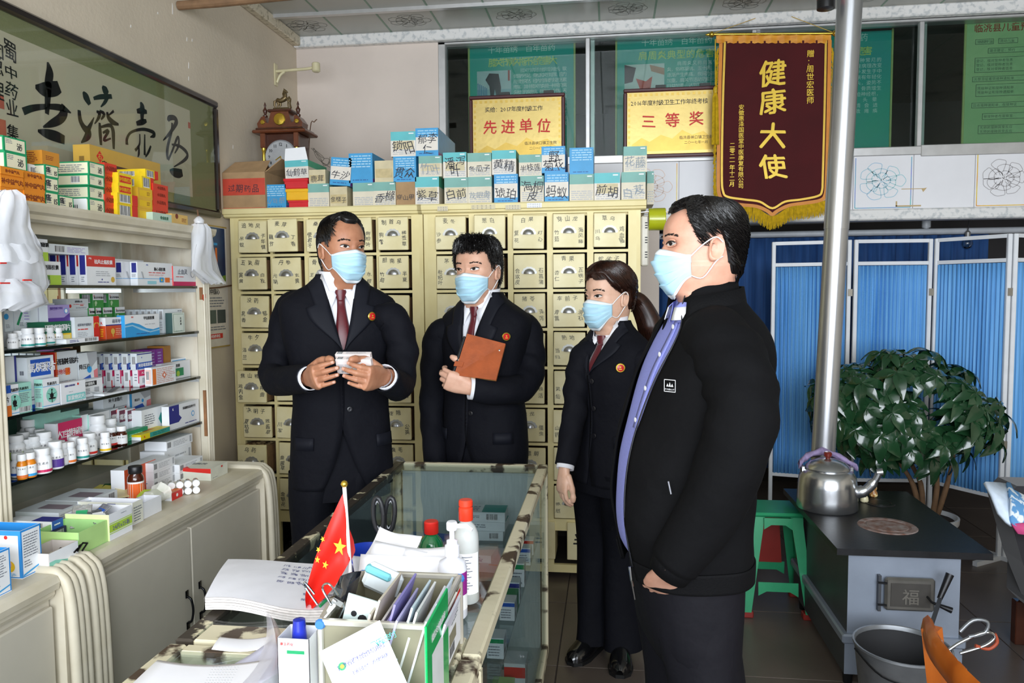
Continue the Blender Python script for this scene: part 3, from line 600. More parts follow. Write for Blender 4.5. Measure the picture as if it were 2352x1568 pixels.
for (lo_, up) in ((((1021, 407, 1074, 461), 'tealold', '白前', 'teal and cream carton marked 白前'), ((1018, 349, 1071, 403), 'teal', '潘泻|叶', 'teal and white carton marked 潘泻叶')),
                  (((1075, 405, 1129, 459), 'tealold', '龙眼黄', 'teal carton with writing crossed out in pencil'), ((1074, 350, 1128, 404), 'tealold', '冬瓜子', 'teal and tan carton marked 冬瓜子')),
                  (((1135, 399, 1189, 458), 'blue', '琥珀', 'blue carton marked 琥珀'), ((1130, 344, 1185, 397), 'teal', '黄精', 'teal carton marked 黄精')),
                  (((1195, 403, 1249, 457), 'tealold', '海桐|皮', 'teal and cream carton marked 海桐皮'), ((1192, 354, 1244, 402), 'tealold', '半枝莲', 'teal and tan carton marked 半枝莲')),
                  (((1251, 395, 1306, 455), 'blue', '蚂蚁', 'blue carton marked 蚂蚁'), ((1244, 335, 1298, 395), 'blue', '野|菊花', 'tall blue carton marked 野菊花')),
                  (((1308, 399, 1364, 455), 'tealold', '', 'blank teal carton below the unmarked blue carton'), ((1308, 338, 1363, 398), 'blue', '', 'unmarked blue carton third from the right in the upper row')),
                  (((1365, 396, 1424, 452), 'teal', '前胡', 'teal and white carton marked 前胡'), None),
                  (((1427, 394, 1483, 452), 'tealold', '白芨', 'teal carton with peeling strip marked 白芨'), ((1432, 335, 1486, 393), 'tealold', '花藤', 'teal carton with crumpled silver label, topmost at the right end'))):
    z, _ = carton(*lo_, faint=(lo_[2] in ('龙眼黄', '白芨')))
    if up: carton(*up, z0=z, Y=YC+.03, faint=(up[2] in ('花藤',)))
carton((1486, 393, 1502, 446), 'tealold', '', 'narrow green and cream carton standing behind the last carton on the right', Y=YC+.2, dep=.2)
# ---- mantel clock
WD = M('dark_walnut', '#4a2415', .35, var=.2, vs=14, coat=.3); WD2 = M('reddish_walnut', '#6e3a20', .35, var=.2, vs=14, coat=.3); BRS = M('polished_brass', '#d8b648', .22, metal=.9, var=.05); BRZ = M('aged_bronze', '#7c6a4a', .4, metal=.7, var=.15, vs=60)
cx = onY(656, 400, 4.1).x; cy = 4.1
ck = thing('mantel_clock', (cx, cy, ZT), 'carved wooden mantel clock with a bronze horse on top, behind the cartons', 'clock')
zp = lambda y: onY(656, y, cy-.06).z
zc1, zc0 = zp(305), ZT
B().box(cx-.105, cx+.105, cy-.05, cy+.09, zc0, zc1, WD, bev=.004).box(cx-.125, cx+.125, cy-.07, cy+.1, zc0, zc0+.05, WD2, bev=.01).build('case', ck)
B().box(cx-.152, cx+.152, cy-.085, cy+.11, zc1, zc1+.018, WD2, bev=.006).box(cx-.135, cx+.135, cy-.075, cy+.1, zc1+.018, zc1+.03, WD, bev=.004).build('cornice', ck)
zk = zc1+.03
prf = [(-.125, 0), (.125, 0), (.13, .025), (.105, .06), (.085, .065), (.08, .03), (.065, .025), (.06, .05), (.05, .085), (-.05, .085), (-.06, .05), (-.065, .025), (-.08, .03), (-.085, .065), (-.105, .06), (-.13, .025)]
B().prism([(cx+x, cy-.06, zk+z) for x, z in prf], (0, .08, 0), WD2).box(cx-.068, cx+.068, cy-.066, cy+.03, zk+.085, zk+.1, WD, bev=.004).build('pediment', ck)
B().lathe([(.001, .008), (.018, .006), (.03, .004), (.034, 0)], BRS, (cx, cy-.062, zk+.045), 18, Matrix.Rotation(math.pi/2, 3, 'X')).build('brass_medallion', ck, smooth=30)
for s in (-1, 1):
    B().lathe([(.001, .004), (.01, .003), (.013, 0)], BRS, (cx+s*.098, cy-.062, zk+.032), 14, Matrix.Rotation(math.pi/2, 3, 'X')).build('brass_rosette', ck, smooth=30)
    B().lathe([(.012, 0), (.014, .01), (.006, .016), (.011, .03), (.013, .04), (.006, .05), (.004, .058), (.007, .066), (.003, .078), (.001, .084)], WD, (cx+s*.095, cy-.03, zk+.062), 12).build('finial', ck, smooth=50)
    B().lathe([(.012, 0), (.012, .02), (.009, .022), (.008, .1), (.011, .105), (.012, .12)], BRS, (cx+s*.095, cy-.062, zc1-.2), 12).build('brass_column', ck, smooth=40)
    B().box(cx+s*.095-.014, cx+s*.095+.014, cy-.075, cy-.05, zc1-.08, zc1, WD2, bev=.003).build('fluted_capital', ck)
zf = zc1-.125; RXm = Matrix.Rotation(math.pi/2, 3, 'X')
B().lathe([(.001, .004), (.082, .004), (.086, .008), (.09, .004), (.09, 0)], M('silver_dial', '#c9ccd0', .3, metal=.5), (cx, cy-.052, zf), 36, RXm).build('dial', ck, smooth=30)
q = B()
for h in range(1, 13):
    a = math.pi/2-h*math.pi/6; q.text(str(h), (cx+.066*math.cos(a), cy-.0575, zf+.066*math.sin(a)), EX, EZ, .026, BLACK, wt=.01)
q.build('numerals', ck)
B().bar((cx, cy-.058, zf), (cx-.03, cy-.058, zf-.02), .003, .005, BRS).bar((cx, cy-.0585, zf), (cx+.005, cy-.0585, zf-.055), .003, .004, BRS).build('clock_hands', ck)
# horse: trunk, neck, head, legs, tail grown as tapering tubes in one mesh
hz = zk+.1; S = .1
def hp(x, z, y=0): return (cx-.045+x*S, cy-.02+y*S, hz+z*S)
h = B(); h.box(cx-.045, cx+.045, cy-.045, cy+.005, hz, hz+.012, BRZ, bev=.004)
h.tube([hp(.12, .52), hp(.2, .55), hp(.38, .52), hp(.55, .6), hp(.68, .7)], [.008, .014, .012, .015, .011], BRZ, 10)
h.tube([hp(.62, .68), hp(.66, .85), hp(.62, 1.02), hp(.6, 1.08)], [.012, .009, .007, .006], BRZ, 10)
h.tube([hp(.58, 1.1), hp(.68, 1.03), hp(.78, .95)], [.007, .0065, .004], BRZ, 8); h.tube([hp(.58, 1.1), hp(.57, 1.2)], [.003, .001], BRZ, 5)
h.tube([hp(.2, .5), hp(.24, .32), hp(.16, .22), hp(.2, .08)], [.011, .006, .004, .004], BRZ, 8); h.tube([hp(.28, .48, .06), hp(.34, .3, .06), hp(.27, .2, .06), hp(.32, .08, .06)], [.01, .006, .004, .004], BRZ, 8)
h.tube([hp(.66, .62), hp(.84, .68), hp(.86, .5), hp(.8, .45)], [.008, .005, .004, .004], BRZ, 8); h.tube([hp(.66, .6, .06), hp(.78, .55, .06), hp(.76, .3, .06), hp(.8, .1, .06)], [.008, .005, .004, .004], BRZ, 8)
h.tube([hp(.12, .55), hp(.02, .5), hp(0, .3), hp(.05, .15)], [.004, .007, .006, .002], BRZ, 8); h.tube([hp(.56, 1.08), hp(.52, .9), hp(.55, .72)], [.003, .006, .004], BRZ, 6)
h.tube([hp(.95, .1), hp(.9, .35), hp(.95, .6), hp(.85, .75)], [.006, .005, .004, .003], BRZ, 6)
h.build('bronze_horse', ck, smooth=60)
# loose wires behind the clock
tag(B().tube([V(p) for p in catmull([V((onY(700, 400, 4.3).x, 4.3, ZT)), onY(712, 300, 4.3), onY(722, 280, 4.3), onY(728, 274, 4.3)], 4)], .003, M('rusty_wire', '#6a4a34', .6), 6).build('bent_wire'), 'short rusty wire sticking up right of the clock', 'wire')
wb = B(); rng = random.Random(5)
for k in range(5): wb.tube([V(p) for p in catmull([onY(718+rng.uniform(-4, 4), 340, 4.2), onY(728+k*4, 362, 4.2), onY(745+rng.uniform(-12, 12), 372+rng.uniform(-10, 10), 4.2), onY(758, 360+6*k, 4.2)], 4)], .0015, M('thin_grey_wire', '#6b6358', .6), 5)
tag(wb.build('wire_tangle'), 'tangle of thin grey wires between the clock and the cartons', 'wire')
# ================================================================== MEDICINE SHELVES ALONG THE LEFT WALL
SPNT = M('aged_white_paint', '#ddd5c2', .45, var=.08, vs=7, col2='#c9bfa6', bump=.12, bs=35)
SPN2 = M('grey_cream_door', '#cfc8b8', .42, var=.05, vs=4, bump=.06, bs=30); WORN = M('worn_panel', '#e2d9c6', .6, var=.18, vs=5, col2='#b99f7c', stretch=(3, 3, .8), ramp=(.5, .8))
BARE = M('bare_wood_chip', '#9a6b45', .8, var=.2); MIRR = M('mirror_silver', '#e6ecea', .02, metal=1, var=0); SGL = glass('shelf_glass', '#d9ece4', .01, 1.3); SEDGE = M('glass_dark_edge', '#121a18', .15, coat=.5)
PULLB = M('black_steel_handle', '#26272a', .25, metal=.8)
SX0, SX1, SY0, SY1 = -1.965, -1.64, 1.855, 2.925
un = thing('medicine_shelf', (-1.8, 2.4, .75), 'tall cream display shelf with glass shelves and mirror back, full of medicine', 'shelf')
B().box(SX0, SX1-.02, SY1, SY1+.022, .75, 1.66, WORN).build('side_panel', un); B().box(SX0, SX1-.02, SY0-.022, SY0, .75, 1.66, WORN).build('side_panel', un)
for (y0, y1) in ((SY1-.012, SY1+.045), (SY0-.03, SY0+.03)):
    pb = B().box(SX1-.03, SX1, y0, y1, .75, 1.655, SPNT, bev=.004)
    for k in range(3): pb.tube([(SX1, y0+(y1-y0)*(.22+.28*k), .75), (SX1, y0+(y1-y0)*(.22+.28*k), 1.655)], .006, SPNT, 8)
    pb.build('front_post', un, smooth=30)
B().box(SX1-.012, SX1+.0005, SY1-.0125, SY1-.008, .86, 1.05, BARE).box(SX1-.012, SX1+.0005, SY1-.0125, SY1-.008, 1.42, 1.47, BARE).build('chipped_patch', un)
pr = [(SX0, 1.66), (SX1, 1.655), (SX1+.012, 1.662), (SX1+.014, 1.675), (SX1+.026, 1.682), (SX1+.032, 1.70), (SX1+.032, 1.708), (SX0, 1.708)]
B().prism([(x, SY0-.04, z) for x, z in pr], (0, SY1-SY0+.1, 0), SPNT).build('cornice', un, smooth=0)
B().box(SX1-.06, SX1-.04, SY0, SY1, 1.625, 1.66, SPNT).build('inner_rail', un)
B().box(SX0-.004, SX0+.006, SY0, SY1-.02, .75, 1.655, MIRR).build('mirror_back', un); B().box(SX0-.004, SX0+.012, SY1-.055, SY1, .75, 1.655, SPNT).build('back_stile', un)
SH = [1.475, 1.293, 1.108, .921]
for i, z in enumerate(SH):
    g = B().box(SX0+.012, SX1-.022, SY0+.002, SY1-.002, z-.008, z, SGL).build('glass_shelf', un)
    B().box(SX1-.022, SX1-.02, SY0+.002, SY1-.002, z-.009, z+.0006, SEDGE).build('polished_edge', g)
    B().box(SX0+.02, SX1-.03, SY1-.006, SY1-.001, z-.024, z-.009, ALU).build('shelf_bracket', un)
for z in (1.44, ):
    for y in (SY1-.014,): B().prism([(SX1+.0012, y, z), (SX1+.0012, y+.028, z+.004), (SX1+.0012, y+.026, z-.012), (SX1+.0012, y+.01, z-.026), (SX1+.0012, y-.002, z-.014)], (.001, 0, 0), M('red_sticker_scrap', '#d2502f', .6)).build('sticker_scrap', un)
# base cabinets
BX = -1.395
def base_cab(y0, y1, label, ydoors, posts):
    r = thing('base_cabinet', ((XL+BX)/2, (y0+y1)/2, 0), label, 'cabinet', 'cream base cabinets under the shelves')
    B().box(XL+.01, BX, y0, y1, 0, .69, SPN2).build('carcass', r)
    pr = [(XL+.005, .69), (BX+.012, .69), (BX+.018, .70), (BX+.018, .708), (BX+.03, .715), (BX+.034, .732), (BX+.026, .746), (BX+.012, .75), (XL+.005, .75)]
    B().prism([(x, y0, z) for x, z in pr], (0, y1-y0, 0), SPNT).build('worktop', r)
    for k in range(len(ydoors)-1):
        a, b_ = ydoors[k]+.0025, ydoors[k+1]-.0025
        d = B().box(BX, BX+.018, a, b_, .06, .672, SPN2, bev=.004).build('door', r)
        hy = b_-.035 if k % 2 == 0 else a+.04
        h = B(); h.tube([V(p) for p in catmull([(BX+.019, hy, .455), (BX+.034, hy, .445), (BX+.04, hy, .41), (BX+.034, hy, .375), (BX+.019, hy, .365)], 5)], [.004]*21, PULLB, 8)
        h.box(BX+.0185, BX+.022, hy-.008, hy+.008, .45, .475, PULLB, bev=.001).box(BX+.0185, BX+.022, hy-.008, hy+.008, .345, .37, PULLB, bev=.001); h.build('handle', d, smooth=50)
    for yp in posts:
        p = B()
        for k in range(3):
            yy = yp+k*.021; p.tube([V(q) for q in catmull([(XL+.25, yy, .752), (BX-.03, yy, .752), (BX+.02, yy, .742), (BX+.045, yy, .70), (BX+.055, yy, .55), (BX+.058, yy, .2), (BX+.058, yy, 0)], 4)], .0135, SPNT, 8)
        p.box(XL+.25, BX+.035, yp-.008, yp+.05, 0, .74, SPNT); p.build('end_moulding', r, smooth=50)
    return r
base_cab(1.845, 2.83, 'cream base cabinet with black bow handles under the stocked shelves', [1.85, onX(425, 1200, BX).y, 2.825], [1.79, 2.84])
base_cab(.75, 1.70, 'cream base cabinet at the lower left corner carrying the two blue and white boxes', [.76, 1.22, 1.695], [1.715])
# ---- boxes
def prt(q, O, eu, ev, W, H, items):
    nr = eu.cross(ev)
    def P(u, v, k): return O+eu*(u*W)+ev*(v*H)+nr*(.0003+.00025*k)
    for k, it in enumerate(items):
        c = it[0]
        if c == 'r': q.poly([P(it[1], it[2], k), P(it[3], it[2], k), P(it[3], it[4], k), P(it[1], it[4], k)], it[5])
        elif c == 't': q.text(it[4], P(it[1], it[2], k), eu, ev, it[3]*H, it[5], min(1., .96*W/(max(1, sum(glyph(ch)[2] for ch in it[4]))*it[3]*H)), wt=.018)
        elif c == 'l':
            n = it[5]; rng = random.Random(int(O.y*9999)+k)
            for i in range(n):
                v = it[2]+(it[4]-it[2])*(i+.5)/n; h = (it[4]-it[2])/n*.2; u = it[1]; e = it[3]-rng.uniform(0, .25)*(it[3]-it[1])
                while u < e:
                    u2 = min(e, u+rng.uniform(.06, .2)); q.poly([P(u, v-h, k), P(u2, v-h, k), P(u2, v+h, k), P(u, v+h, k)], it[6]); u = u2+.02
        elif c == 'b':
            n = 13; q.poly([P(it[1], it[2], k), P(it[3], it[2], k), P(it[3], it[4], k), P(it[1], it[4], k)], WPRINT); rng = random.Random(k)
            for i in range(n):
                u = it[1]+(it[3]-it[1])*(i+.3)/n; w_ = (it[3]-it[1])/n*rng.uniform(.3, .75); q.poly([P(u, it[2]+.08*(it[4]-it[2]), k+1), P(u+w_, it[2]+.08*(it[4]-it[2]), k+1), P(u+w_, it[4], k+1), P(u, it[4], k+1)], BLACK)
        elif c == 'c': q.poly([P(it[1], it[2], k)+eu*math.cos(t*math.pi/9)*it[3]*H+ev*math.sin(t*math.pi/9)*it[3]*H for t in range(18)], it[4])
        elif c == 'p': q.poly([P(u, v, k) for u, v in it[1]], it[2])
def mbox(name, x0, x1, y0, y1, z0, z1, mat, label, cat='medicine box', group=None, X=(), S=(), T=(), yaw=0, faces=None):
    """closed carton; X: print on the side facing the room, S: on the side facing the camera, T: on the top"""
    cx, cy = (x0+x1)/2, (y0+y1)/2; b = B(); mt = Matrix.Translation((cx, cy, z0)) @ Matrix.Rotation(yaw, 4, 'Z'); b.X = mt
    hx, hy, h = (x1-x0)/2, (y1-y0)/2, z1-z0; b.box(-hx, hx, -hy, hy, 0, h, mat, faces=faces)
    o = tag(b.build(name, base=V((cx, cy, z0))), label, cat, group); q = B(); q.X = mt
    if X: prt(q, V((hx, -hy, 0)), EY, EZ, 2*hy, h, X)
    if S: prt(q, V((-hx, -hy, 0)), EX, EZ, 2*hx, h, S)
    if T: prt(q, V((-hx, -hy, h)), EX, EY, 2*hx, 2*hy, T)
    if q.f: q.build('printed_label', o)
    return o
def sb(pl, pr_, pt, Xp, z0, t, mat, label, group, X=(), S=(), T=(), ym=None, faces=None, name='medicine_box'):
    """box placed by the sight lines to its room-facing side: plane Xp, standing at z0, t deep"""
    ym = ym if ym is not None else pt+25; y0 = onX(pl, ym, Xp).y; y1 = onX(pr_, ym, Xp).y; z1 = onX((pl+pr_)/2, pt, Xp).z
    o = mbox(name, Xp-t, Xp, y0, y1, z0, max(z1, z0+.008), mat, label, 'medicine box', group, X, S, T, faces=faces); return y0, y1, max(z1, z0+.008)
W2 = M('white_box_card', '#eef0f3', .4, var=.02); W3 = M('cool_white_card', '#e2e8ec', .4, var=.02)
ZU = 1.7085
# ---------------- boxes on top of the unit
GT = 'boxes stacked on top of the shelf'
GRN = M('green_box', '#11955f', .45, var=.04); PANEL = CREAMP; ORB = M('orange_box', '#e58a1f', .45, var=.05); REDB = M('red_box', '#d93a22', .45, var=.04); YEL = M('yellow_box', '#f0cf1c', .45, var=.05, vs=60); YGD = M('golden_yellow_box', '#e6b432', .45, var=.04); GLD = M('gold_gift_box', '#cfa545', .4, var=.04)
def stack(pl, pr_, tops, Xp, L, mat, labels, X, S=(), z0=ZU, dx=.006, group=GT, T=()):
    z = z0
    for k, pt in enumerate(tops):
        o = random.uniform(-dx, dx); _, _, z = sb(pl, pr_, pt, Xp+o, z, L, mat, labels[k], group, X[k] if isinstance(X, dict) else X, S[k] if isinstance(S, dict) else S, T, ym=pt+15)
    return z
gx = [('r', .07, .1, .93, .9, PANEL), ('l', .1, .55, .4, .85, 3, GREYINK), ('t', .68, .45, .5, '泌', INK)]
gs = [('r', .04, .1, .97, .9, PANEL), ('l', .12, .2, .9, .8, 4, GREYINK)]; gs2 = [('r', .04, .1, .97, .9, PANEL), ('b', .5, .25, .75, .85)]; gs3 = [('r', .04, .1, .97, .9, PANEL), ('r', .05, .12, .95, .95, WPRINT), ('b', .1, .15, .7, .55)]
n4 = ['lowest', 'second lowest', 'second highest', 'topmost']
stack(204, 240, [457, 430, 404, 374], -1.668, .125, GRN, ['green and cream medicine box, %s of the tall green stack of four' % s for s in n4], gx, {0: gs3, 1: gs, 2: gs2, 3: gs})
g15 = [('r', .07, .1, .93, .9, PANEL), ('l', .1, .2, .5, .85, 4, GREYINK), ('t', .75, .4, .5, '15', INK), ('t', .2, .6, .5, '痛', INK)]
stack(104, 134, [441, 408, 380], -1.664, .13, GRN, ['green box numbered 15, lowest of the three beside the orange boxes', 'green box numbered 15, middle of the three beside the orange boxes', 'green box numbered 15, top of the three beside the orange boxes'], g15, gs)
sb(135, 169, 450, -1.662, ZU, .12, GRN, 'single green box numbered 15 standing low between the two green stacks', GT, g15, gs, ym=465)
ox = [('t', .5, .5, .5, '补中益气丸', BROWNP)]
stack(56, 103, [440, 414, 396], -1.66, .13, ORB, ['orange pill box with brown lettering, lowest of the right-hand orange pile', 'orange pill box with brown lettering, middle of the right-hand orange pile', 'orange pill box with brown lettering, top of the right-hand orange pile'], ox, (), dx=.012)
zo = stack(2, 54, [432, 404, 386], -1.655, .13, ORB, ['orange pill box, lowest of the pile at the left picture edge', 'orange pill box, middle of the pile at the left picture edge', 'orange pill box, top of the pile at the left picture edge'], ox, (), dx=.012)
sb(12, 62, 352, -1.665, zo, .12, GRN, 'lower of two green and cream boxes on the orange pile at the left edge', GT, gx, gs, ym=372); 
sb(8, 60, 317, -1.668, onX(36, 352, -1.665).z, .12, GRN, 'upper of two green and cream boxes on the orange pile at the left edge', GT, gx, gs, ym=337)
sb(66, 86, 378, -1.70, onX(76, 400, -1.70).z, .08, W2, 'small white box with barcode wedged beside the green boxes', GT, [('b', .2, .15, .85, .7)], ym=388)
sb(97, 136, 349, -1.67, onX(120, 380, -1.664).z, .11, M('ochre_box', '#d08a2c', .45, var=.05), 'ochre box with brown lettering on top of the green 15 stack', GT, [('l', .2, .35, .7, .7, 3, BROWNP)], [('l', .1, .1, .9, .9, 6, BROWNP)], ym=365)
rx = [('t', .55, .5, .5, '小活络丸', BROWNP)]
stack(241, 268, [472, 448, 424, 400, 376], -1.675, .13, REDB, ['red pill box, %s of the five-box red column' % s for s in ('lowest', 'second lowest', 'middle', 'second highest', 'topmost')], rx)
stack(352, 386, [474, 456, 440, 424], -1.665, .1, REDB, ['red pill box, %s of the four-box red column at the right end' % s for s in n4], rx)
yx = [('r', .72, 0, 1, 1, RED), ('b', .1, .12, .62, .88)]; yx2 = [('r', .08, .1, .92, .75, RED), ('t', .5, .42, .42, '中华跌打丸', YELLOW)]
ysd = [('b', .4, .2, .75, .75)]
stack(270, 316, [470, 446], -1.655, .1, YEL, ['yellow box with red end and barcode, lowest of the yellow pile', 'yellow box with red end and barcode, second of the yellow pile'], yx, ())
stack(272, 303, [423, 399], -1.66, .1, YEL, ['yellow box with red medallion, third of the yellow pile', 'yellow box with red medallion, top of the front yellow pile'], yx2, (), z0=onX(290, 446, -1.655).z)
gyx = [('r', .1, .2, .9, .8, YELLOW), ('l', .6, .3, .85, .7, 3, BROWNP)]
stack(317, 350, [479, 456, 433], -1.67, .1, YGD, ['golden yellow box, lowest of three under the barcoded yellow boxes', 'golden yellow box, middle of three under the barcoded yellow boxes', 'golden yellow box, top of three under the barcoded yellow boxes'], gyx)
zy = onX(333, 433, -1.67).z
sb(326, 353, 407, -1.675, zy, .12, YEL, 'yellow box with red end and barcode on the golden yellow boxes', GT, yx, ysd, ym=420)
sb(334, 363, 391, -1.685, onX(340, 407, -1.675).z, .17, YEL, 'longest yellow box with red end, topmost of the yellow boxes', GT, yx, ysd, ym=402)
sb(351, 394, 490, -1.64, ZU, .05, M('pale_green_box', '#c3dccb', .4), 'flat pale green box at the front edge near the shelf end', GT, [('t', .6, .5, .4, '骨痛贴膏', DKGREEN)], ym=498)
sb(395, 431, 493, -1.64, ZU, .06, M('tan_box', '#e0b766', .4), 'flat tan box last in the row on top of the shelf', GT, [('c', .3, .8, .25, BROWNP), ('l', .6, .3, .9, .7, 3, BROWNP)], ym=502)
# tall gold gift box standing against the wall
y0 = onX(206, 345, -1.84).y; y1 = 2.975; zg = onX(206, 331, -1.84).z
gb = mbox('gift_box', -1.905, -1.84, y0, y1, ZU, zg, GLD, 'big flat gold box with red diamond logo standing behind the yellow boxes', 'gift box', None,
     [('p', [(.08, .87), (.125, .95), (.17, .87), (.125, .79)], RED), ('t', .125, .87, .08, '石', GOLDP), ('t', .18, .78, .11, '宇', BLACK), ('r', .30, .66, .85, .80, M('gift_dark_band', '#4b2a22', .5)), ('r', .42, .4, .85, .72, ORANGE), ('t', .6, .66, .26, '强力', BLACK)], [('r', .35, .35, .65, .85, M('gift_brown', '#8a6a2a', .5))])
#sb(364, 372, 366, -1.86, ZU, .04, M('pale_yellow_card', '#e0d68a', .5), 'thin pale yellow card leaning beside the gold box', GT, ym=385)
# ---------------- first glass shelf
Z1, Z2, Z3, Z4, Z5 = [z+.0008 for z in SH]+[.7505]
G1, G2, G3, G4, G5 = ['medicine on the %s' % s for s in ('top glass shelf', 'second glass shelf', 'third glass shelf', 'lowest glass shelf', 'base counter')]
jg = [('r', 0, 0, 1, .42, LIME), ('r', 0, .1, .5, .4, M('herb_photo_green', '#5d8a3c', .5)), ('t', .5, .75, .22, '金刚藤胶囊', BLACK), ('b', .08, .03, .5, .22)]
yA, yB, zA = sb(87, 140, 600, -1.672, Z1, .06, W2, 'white and lime capsule box with green leaves, lower of two, left end of top shelf', G1, jg, ym=630)
sb(84, 110, 549, -1.69, zA, .06, W2, 'white and lime capsule box standing on its twin, left end of top shelf', G1, jg, ym=575)
qs = [('r', .15, .35, .85, 1, NAVY), ('l', .3, .1, .7, .3, 3, GREYINK)]; qf = [('r', 0, .63, 1, 1, M('soft_red', '#cf3a34', .5)), ('t', .58, .8, .16, '祛风止痛胶囊', WPRINT), ('t', .12, .9, .07, '步长', WPRINT), ('l', .3, .3, .85, .5, 3, GREYP), ('c', .5, .2, .03, NAVY), ('c', .88, .2, .1, GOLDP), ('l', .35, .08, .75, .14, 1, NAVY)]
y2, y3, zq = sb(199, 265, 588, -1.672, Z1, .028, W2, 'white box with red heading and orange figure, at the front of the top shelf', G1, qf, qs, ym=620)
for k, lb in enumerate(('second', 'third', 'fourth', 'fifth', 'sixth')):
    xk = -1.704-.031*k; yk = y2-.004*(k+1); mbox('medicine_box', xk-.028, xk, yk, yk+(y3-y2), Z1, zq, W2, 'white capsule box with navy spine, %s back in the file on the top shelf' % lb, 'medicine box', G1, qf, qs)
mbox('medicine_box', -1.80, -1.70, y2-.17, y2+.05, zq+.0005, zq+.03, W3, 'grey and white box lying across the pain capsules on the top shelf', 'medicine box', G1, [('b', .3, .15, .5, .85), ('l', .55, .2, .95, .8, 4, LAV)], [('r', .1, .2, .95, .85, M('slate_print', '#737a80', .5))])
nx = [('t', .62, .72, .17, '脑心通胶囊', BLACK), ('l', .3, .52, .8, .6, 1, RED), ('r', 0, .29, 1, .31, SKYB), ('l', .3, .42, .75, .5, 2, M('pale_pink', '#e9a6a0', .5)), ('r', .6, .15, .72, .36, SKYB), ('r', .76, .15, .9, .36, ORANGE), ('c', .66, .25, .06, YELLOW), ('r', .25, .07, .5, .2, M('pale_cyan', '#9fdbe8', .5)), ('p', [(.08, .6), (.12, .58), (.16, .3), (.13, .3)], GREYP), ('t', .25, .88, .07, '步长', BLUE)]
ns = [('r', .2, .55, .85, .95, NAVY), ('r', 0, .29, 1, .31, SKYB), ('l', .2, .35, .8, .5, 3, GREYINK)]
y4, y5, zn = sb(316, 396, 603, -1.672, Z1, .028, W2, 'white capsule box with blue line and orange square on the top shelf', G1, nx, ns, ym=630)
mbox('medicine_box', -1.735, -1.706, y4-.035, y5-.03, Z1, zn, W2, 'white capsule box behind the one with the blue line on the top shelf', 'medicine box', G1, nx, ns)
mbox('medicine_box', -1.767, -1.738, y4-.065, y5-.06, Z1, zn, W2, 'third white capsule box with navy spine behind the blue line box', 'medicine box', G1, nx, ns)
mbox('medicine_box', -1.85, -1.77, y4-.06, y5-.03, Z1, zn+.012, W2, 'long plain white box at the back of the top shelf', 'medicine box', G1)
sb(398, 452, 612, -1.668, Z1, .03, W2, 'white and pink box with oval emblem at the right end of the top shelf', G1, [('r', 0, 0, 1, .22, PINKR), ('t', .38, .72, .3, '止血灵', GREYINK), ('l', .1, .42, .5, .5, 1, RED), ('c', .8, .62, .18, GREYINK), ('c', .8, .62, .155, WPRINT), ('b', .92, .3, .99, .85)], [('r', 0, 0, 1, 1, RED)], ym=635)
# ---------------- second glass shelf
bt = [('l', .1, .15, .6, .35, 3, GREYINK), ('c', .2, .7, .14, SKYB)]
for (a, b_, t_, lb, X) in ((10, 30, 712, 'white box with blue emblem under the hanging plastic bags', bt), (32, 56, 710, 'white box with green swirl under the hanging plastic bags', [('p', [(.2, .3), (.7, .9), (.9, .9), (.4, .25)], GREEN), ('l', .5, .2, .9, .4, 3, GREYINK)]), (58, 82, 708, 'white box covered in fine grey print under the hanging plastic bags', [('l', .05, .1, .9, .9, 8, GREYINK)])):
    sb(a, b_, t_, -1.76, Z2+.045, .06, W3, lb, G2, X, ym=725)
mbox('medicine_box', -1.86, -1.74, onX(8, 750, -1.76).y, onX(84, 750, -1.76).y, Z2, Z2+.0445, W2, 'long white box carrying the three boxes under the plastic bags', 'medicine box', G2, [('l', .5, .3, .9, .8, 3, GREYINK)])
ng = [('r', 0, .45, 1, 1, DKGREEN), ('t', .45, .72, .32, '硝苯地平控释片', WPRINT), ('r', 0, 0, 1, .45, YELLOW), ('r', .65, .08, .95, .38, M('pale_yellow', '#f0e08a', .5))]
y0, y1, zg2 = sb(104, 163, 738, -1.70, Z2, .08, DKGREEN, 'dark green and yellow tablet box below the lavender box', G2, ng, [('r', 0, 0, 1, .45, YELLOW)], ym=755)
sb(110, 160, 700, -1.705, zg2, .03, LAV, 'lavender and purple box with round blue emblem', G2, [('r', 0, 0, 1, .22, PURPLE), ('p', [(.5, .0), (1, .5), (1, .0)], PURPLE), ('t', .38, .8, .16, '瑞舒伐他汀钙片', PURPLE), ('c', .82, .62, .16, SKYB), ('c', .82, .62, .12, WPRINT), ('l', .05, .68, .5, .72, 1, PURPLE)], [('r', 0, 0, 1, 1, W3)], ym=720)
for k in range(3): mbox('medicine_box', -1.765-.032*k, -1.737-.032*k, y0-.01*(k+1), y0+.1-.01*(k+1), zg2, zg2+.056, W3, 'white tablet box with grey spine, %s behind the lavender box' % ORD[k], 'medicine box', G2, [], [('l', .2, .1, .8, .9, 5, LAV)])
sx_ = [('t', .55, .75, .2, '速效救心丸', BLACK), ('c', .16, .35, .16, RED), ('c', .08, .4, .1, RED), ('l', .3, .45, .95, .55, 1, RED), ('l', .4, .1, .95, .25, 2, GREYINK), ('r', .6, .35, .75, .42, RED)]
mbox('medicine_box', -1.86, -1.79, onX(152, 706, -1.79).y, onX(203, 706, -1.79).y, Z2, Z2+.1, W3, 'plain white box hidden below the heart pill box', 'medicine box', G2)
sb(153, 203, 686, -1.79, Z2+.1005, .05, W3, 'white heart pill box with black brush lettering at the back of the second shelf', G2, sx_, ym=706)
ny = [('r', .76, 0, 1, 1, RED), ('c', .84, .62, .12, GOLDP), ('c', .92, .62, .12, GOLDP), ('c', .88, .58, .13, RED), ('t', .38, .68, .12, '硝苯地平缓释片', GREYINK), ('l', .1, .45, .6, .55, 1, RED), ('l', .08, .2, .5, .4, 3, GREYP)]
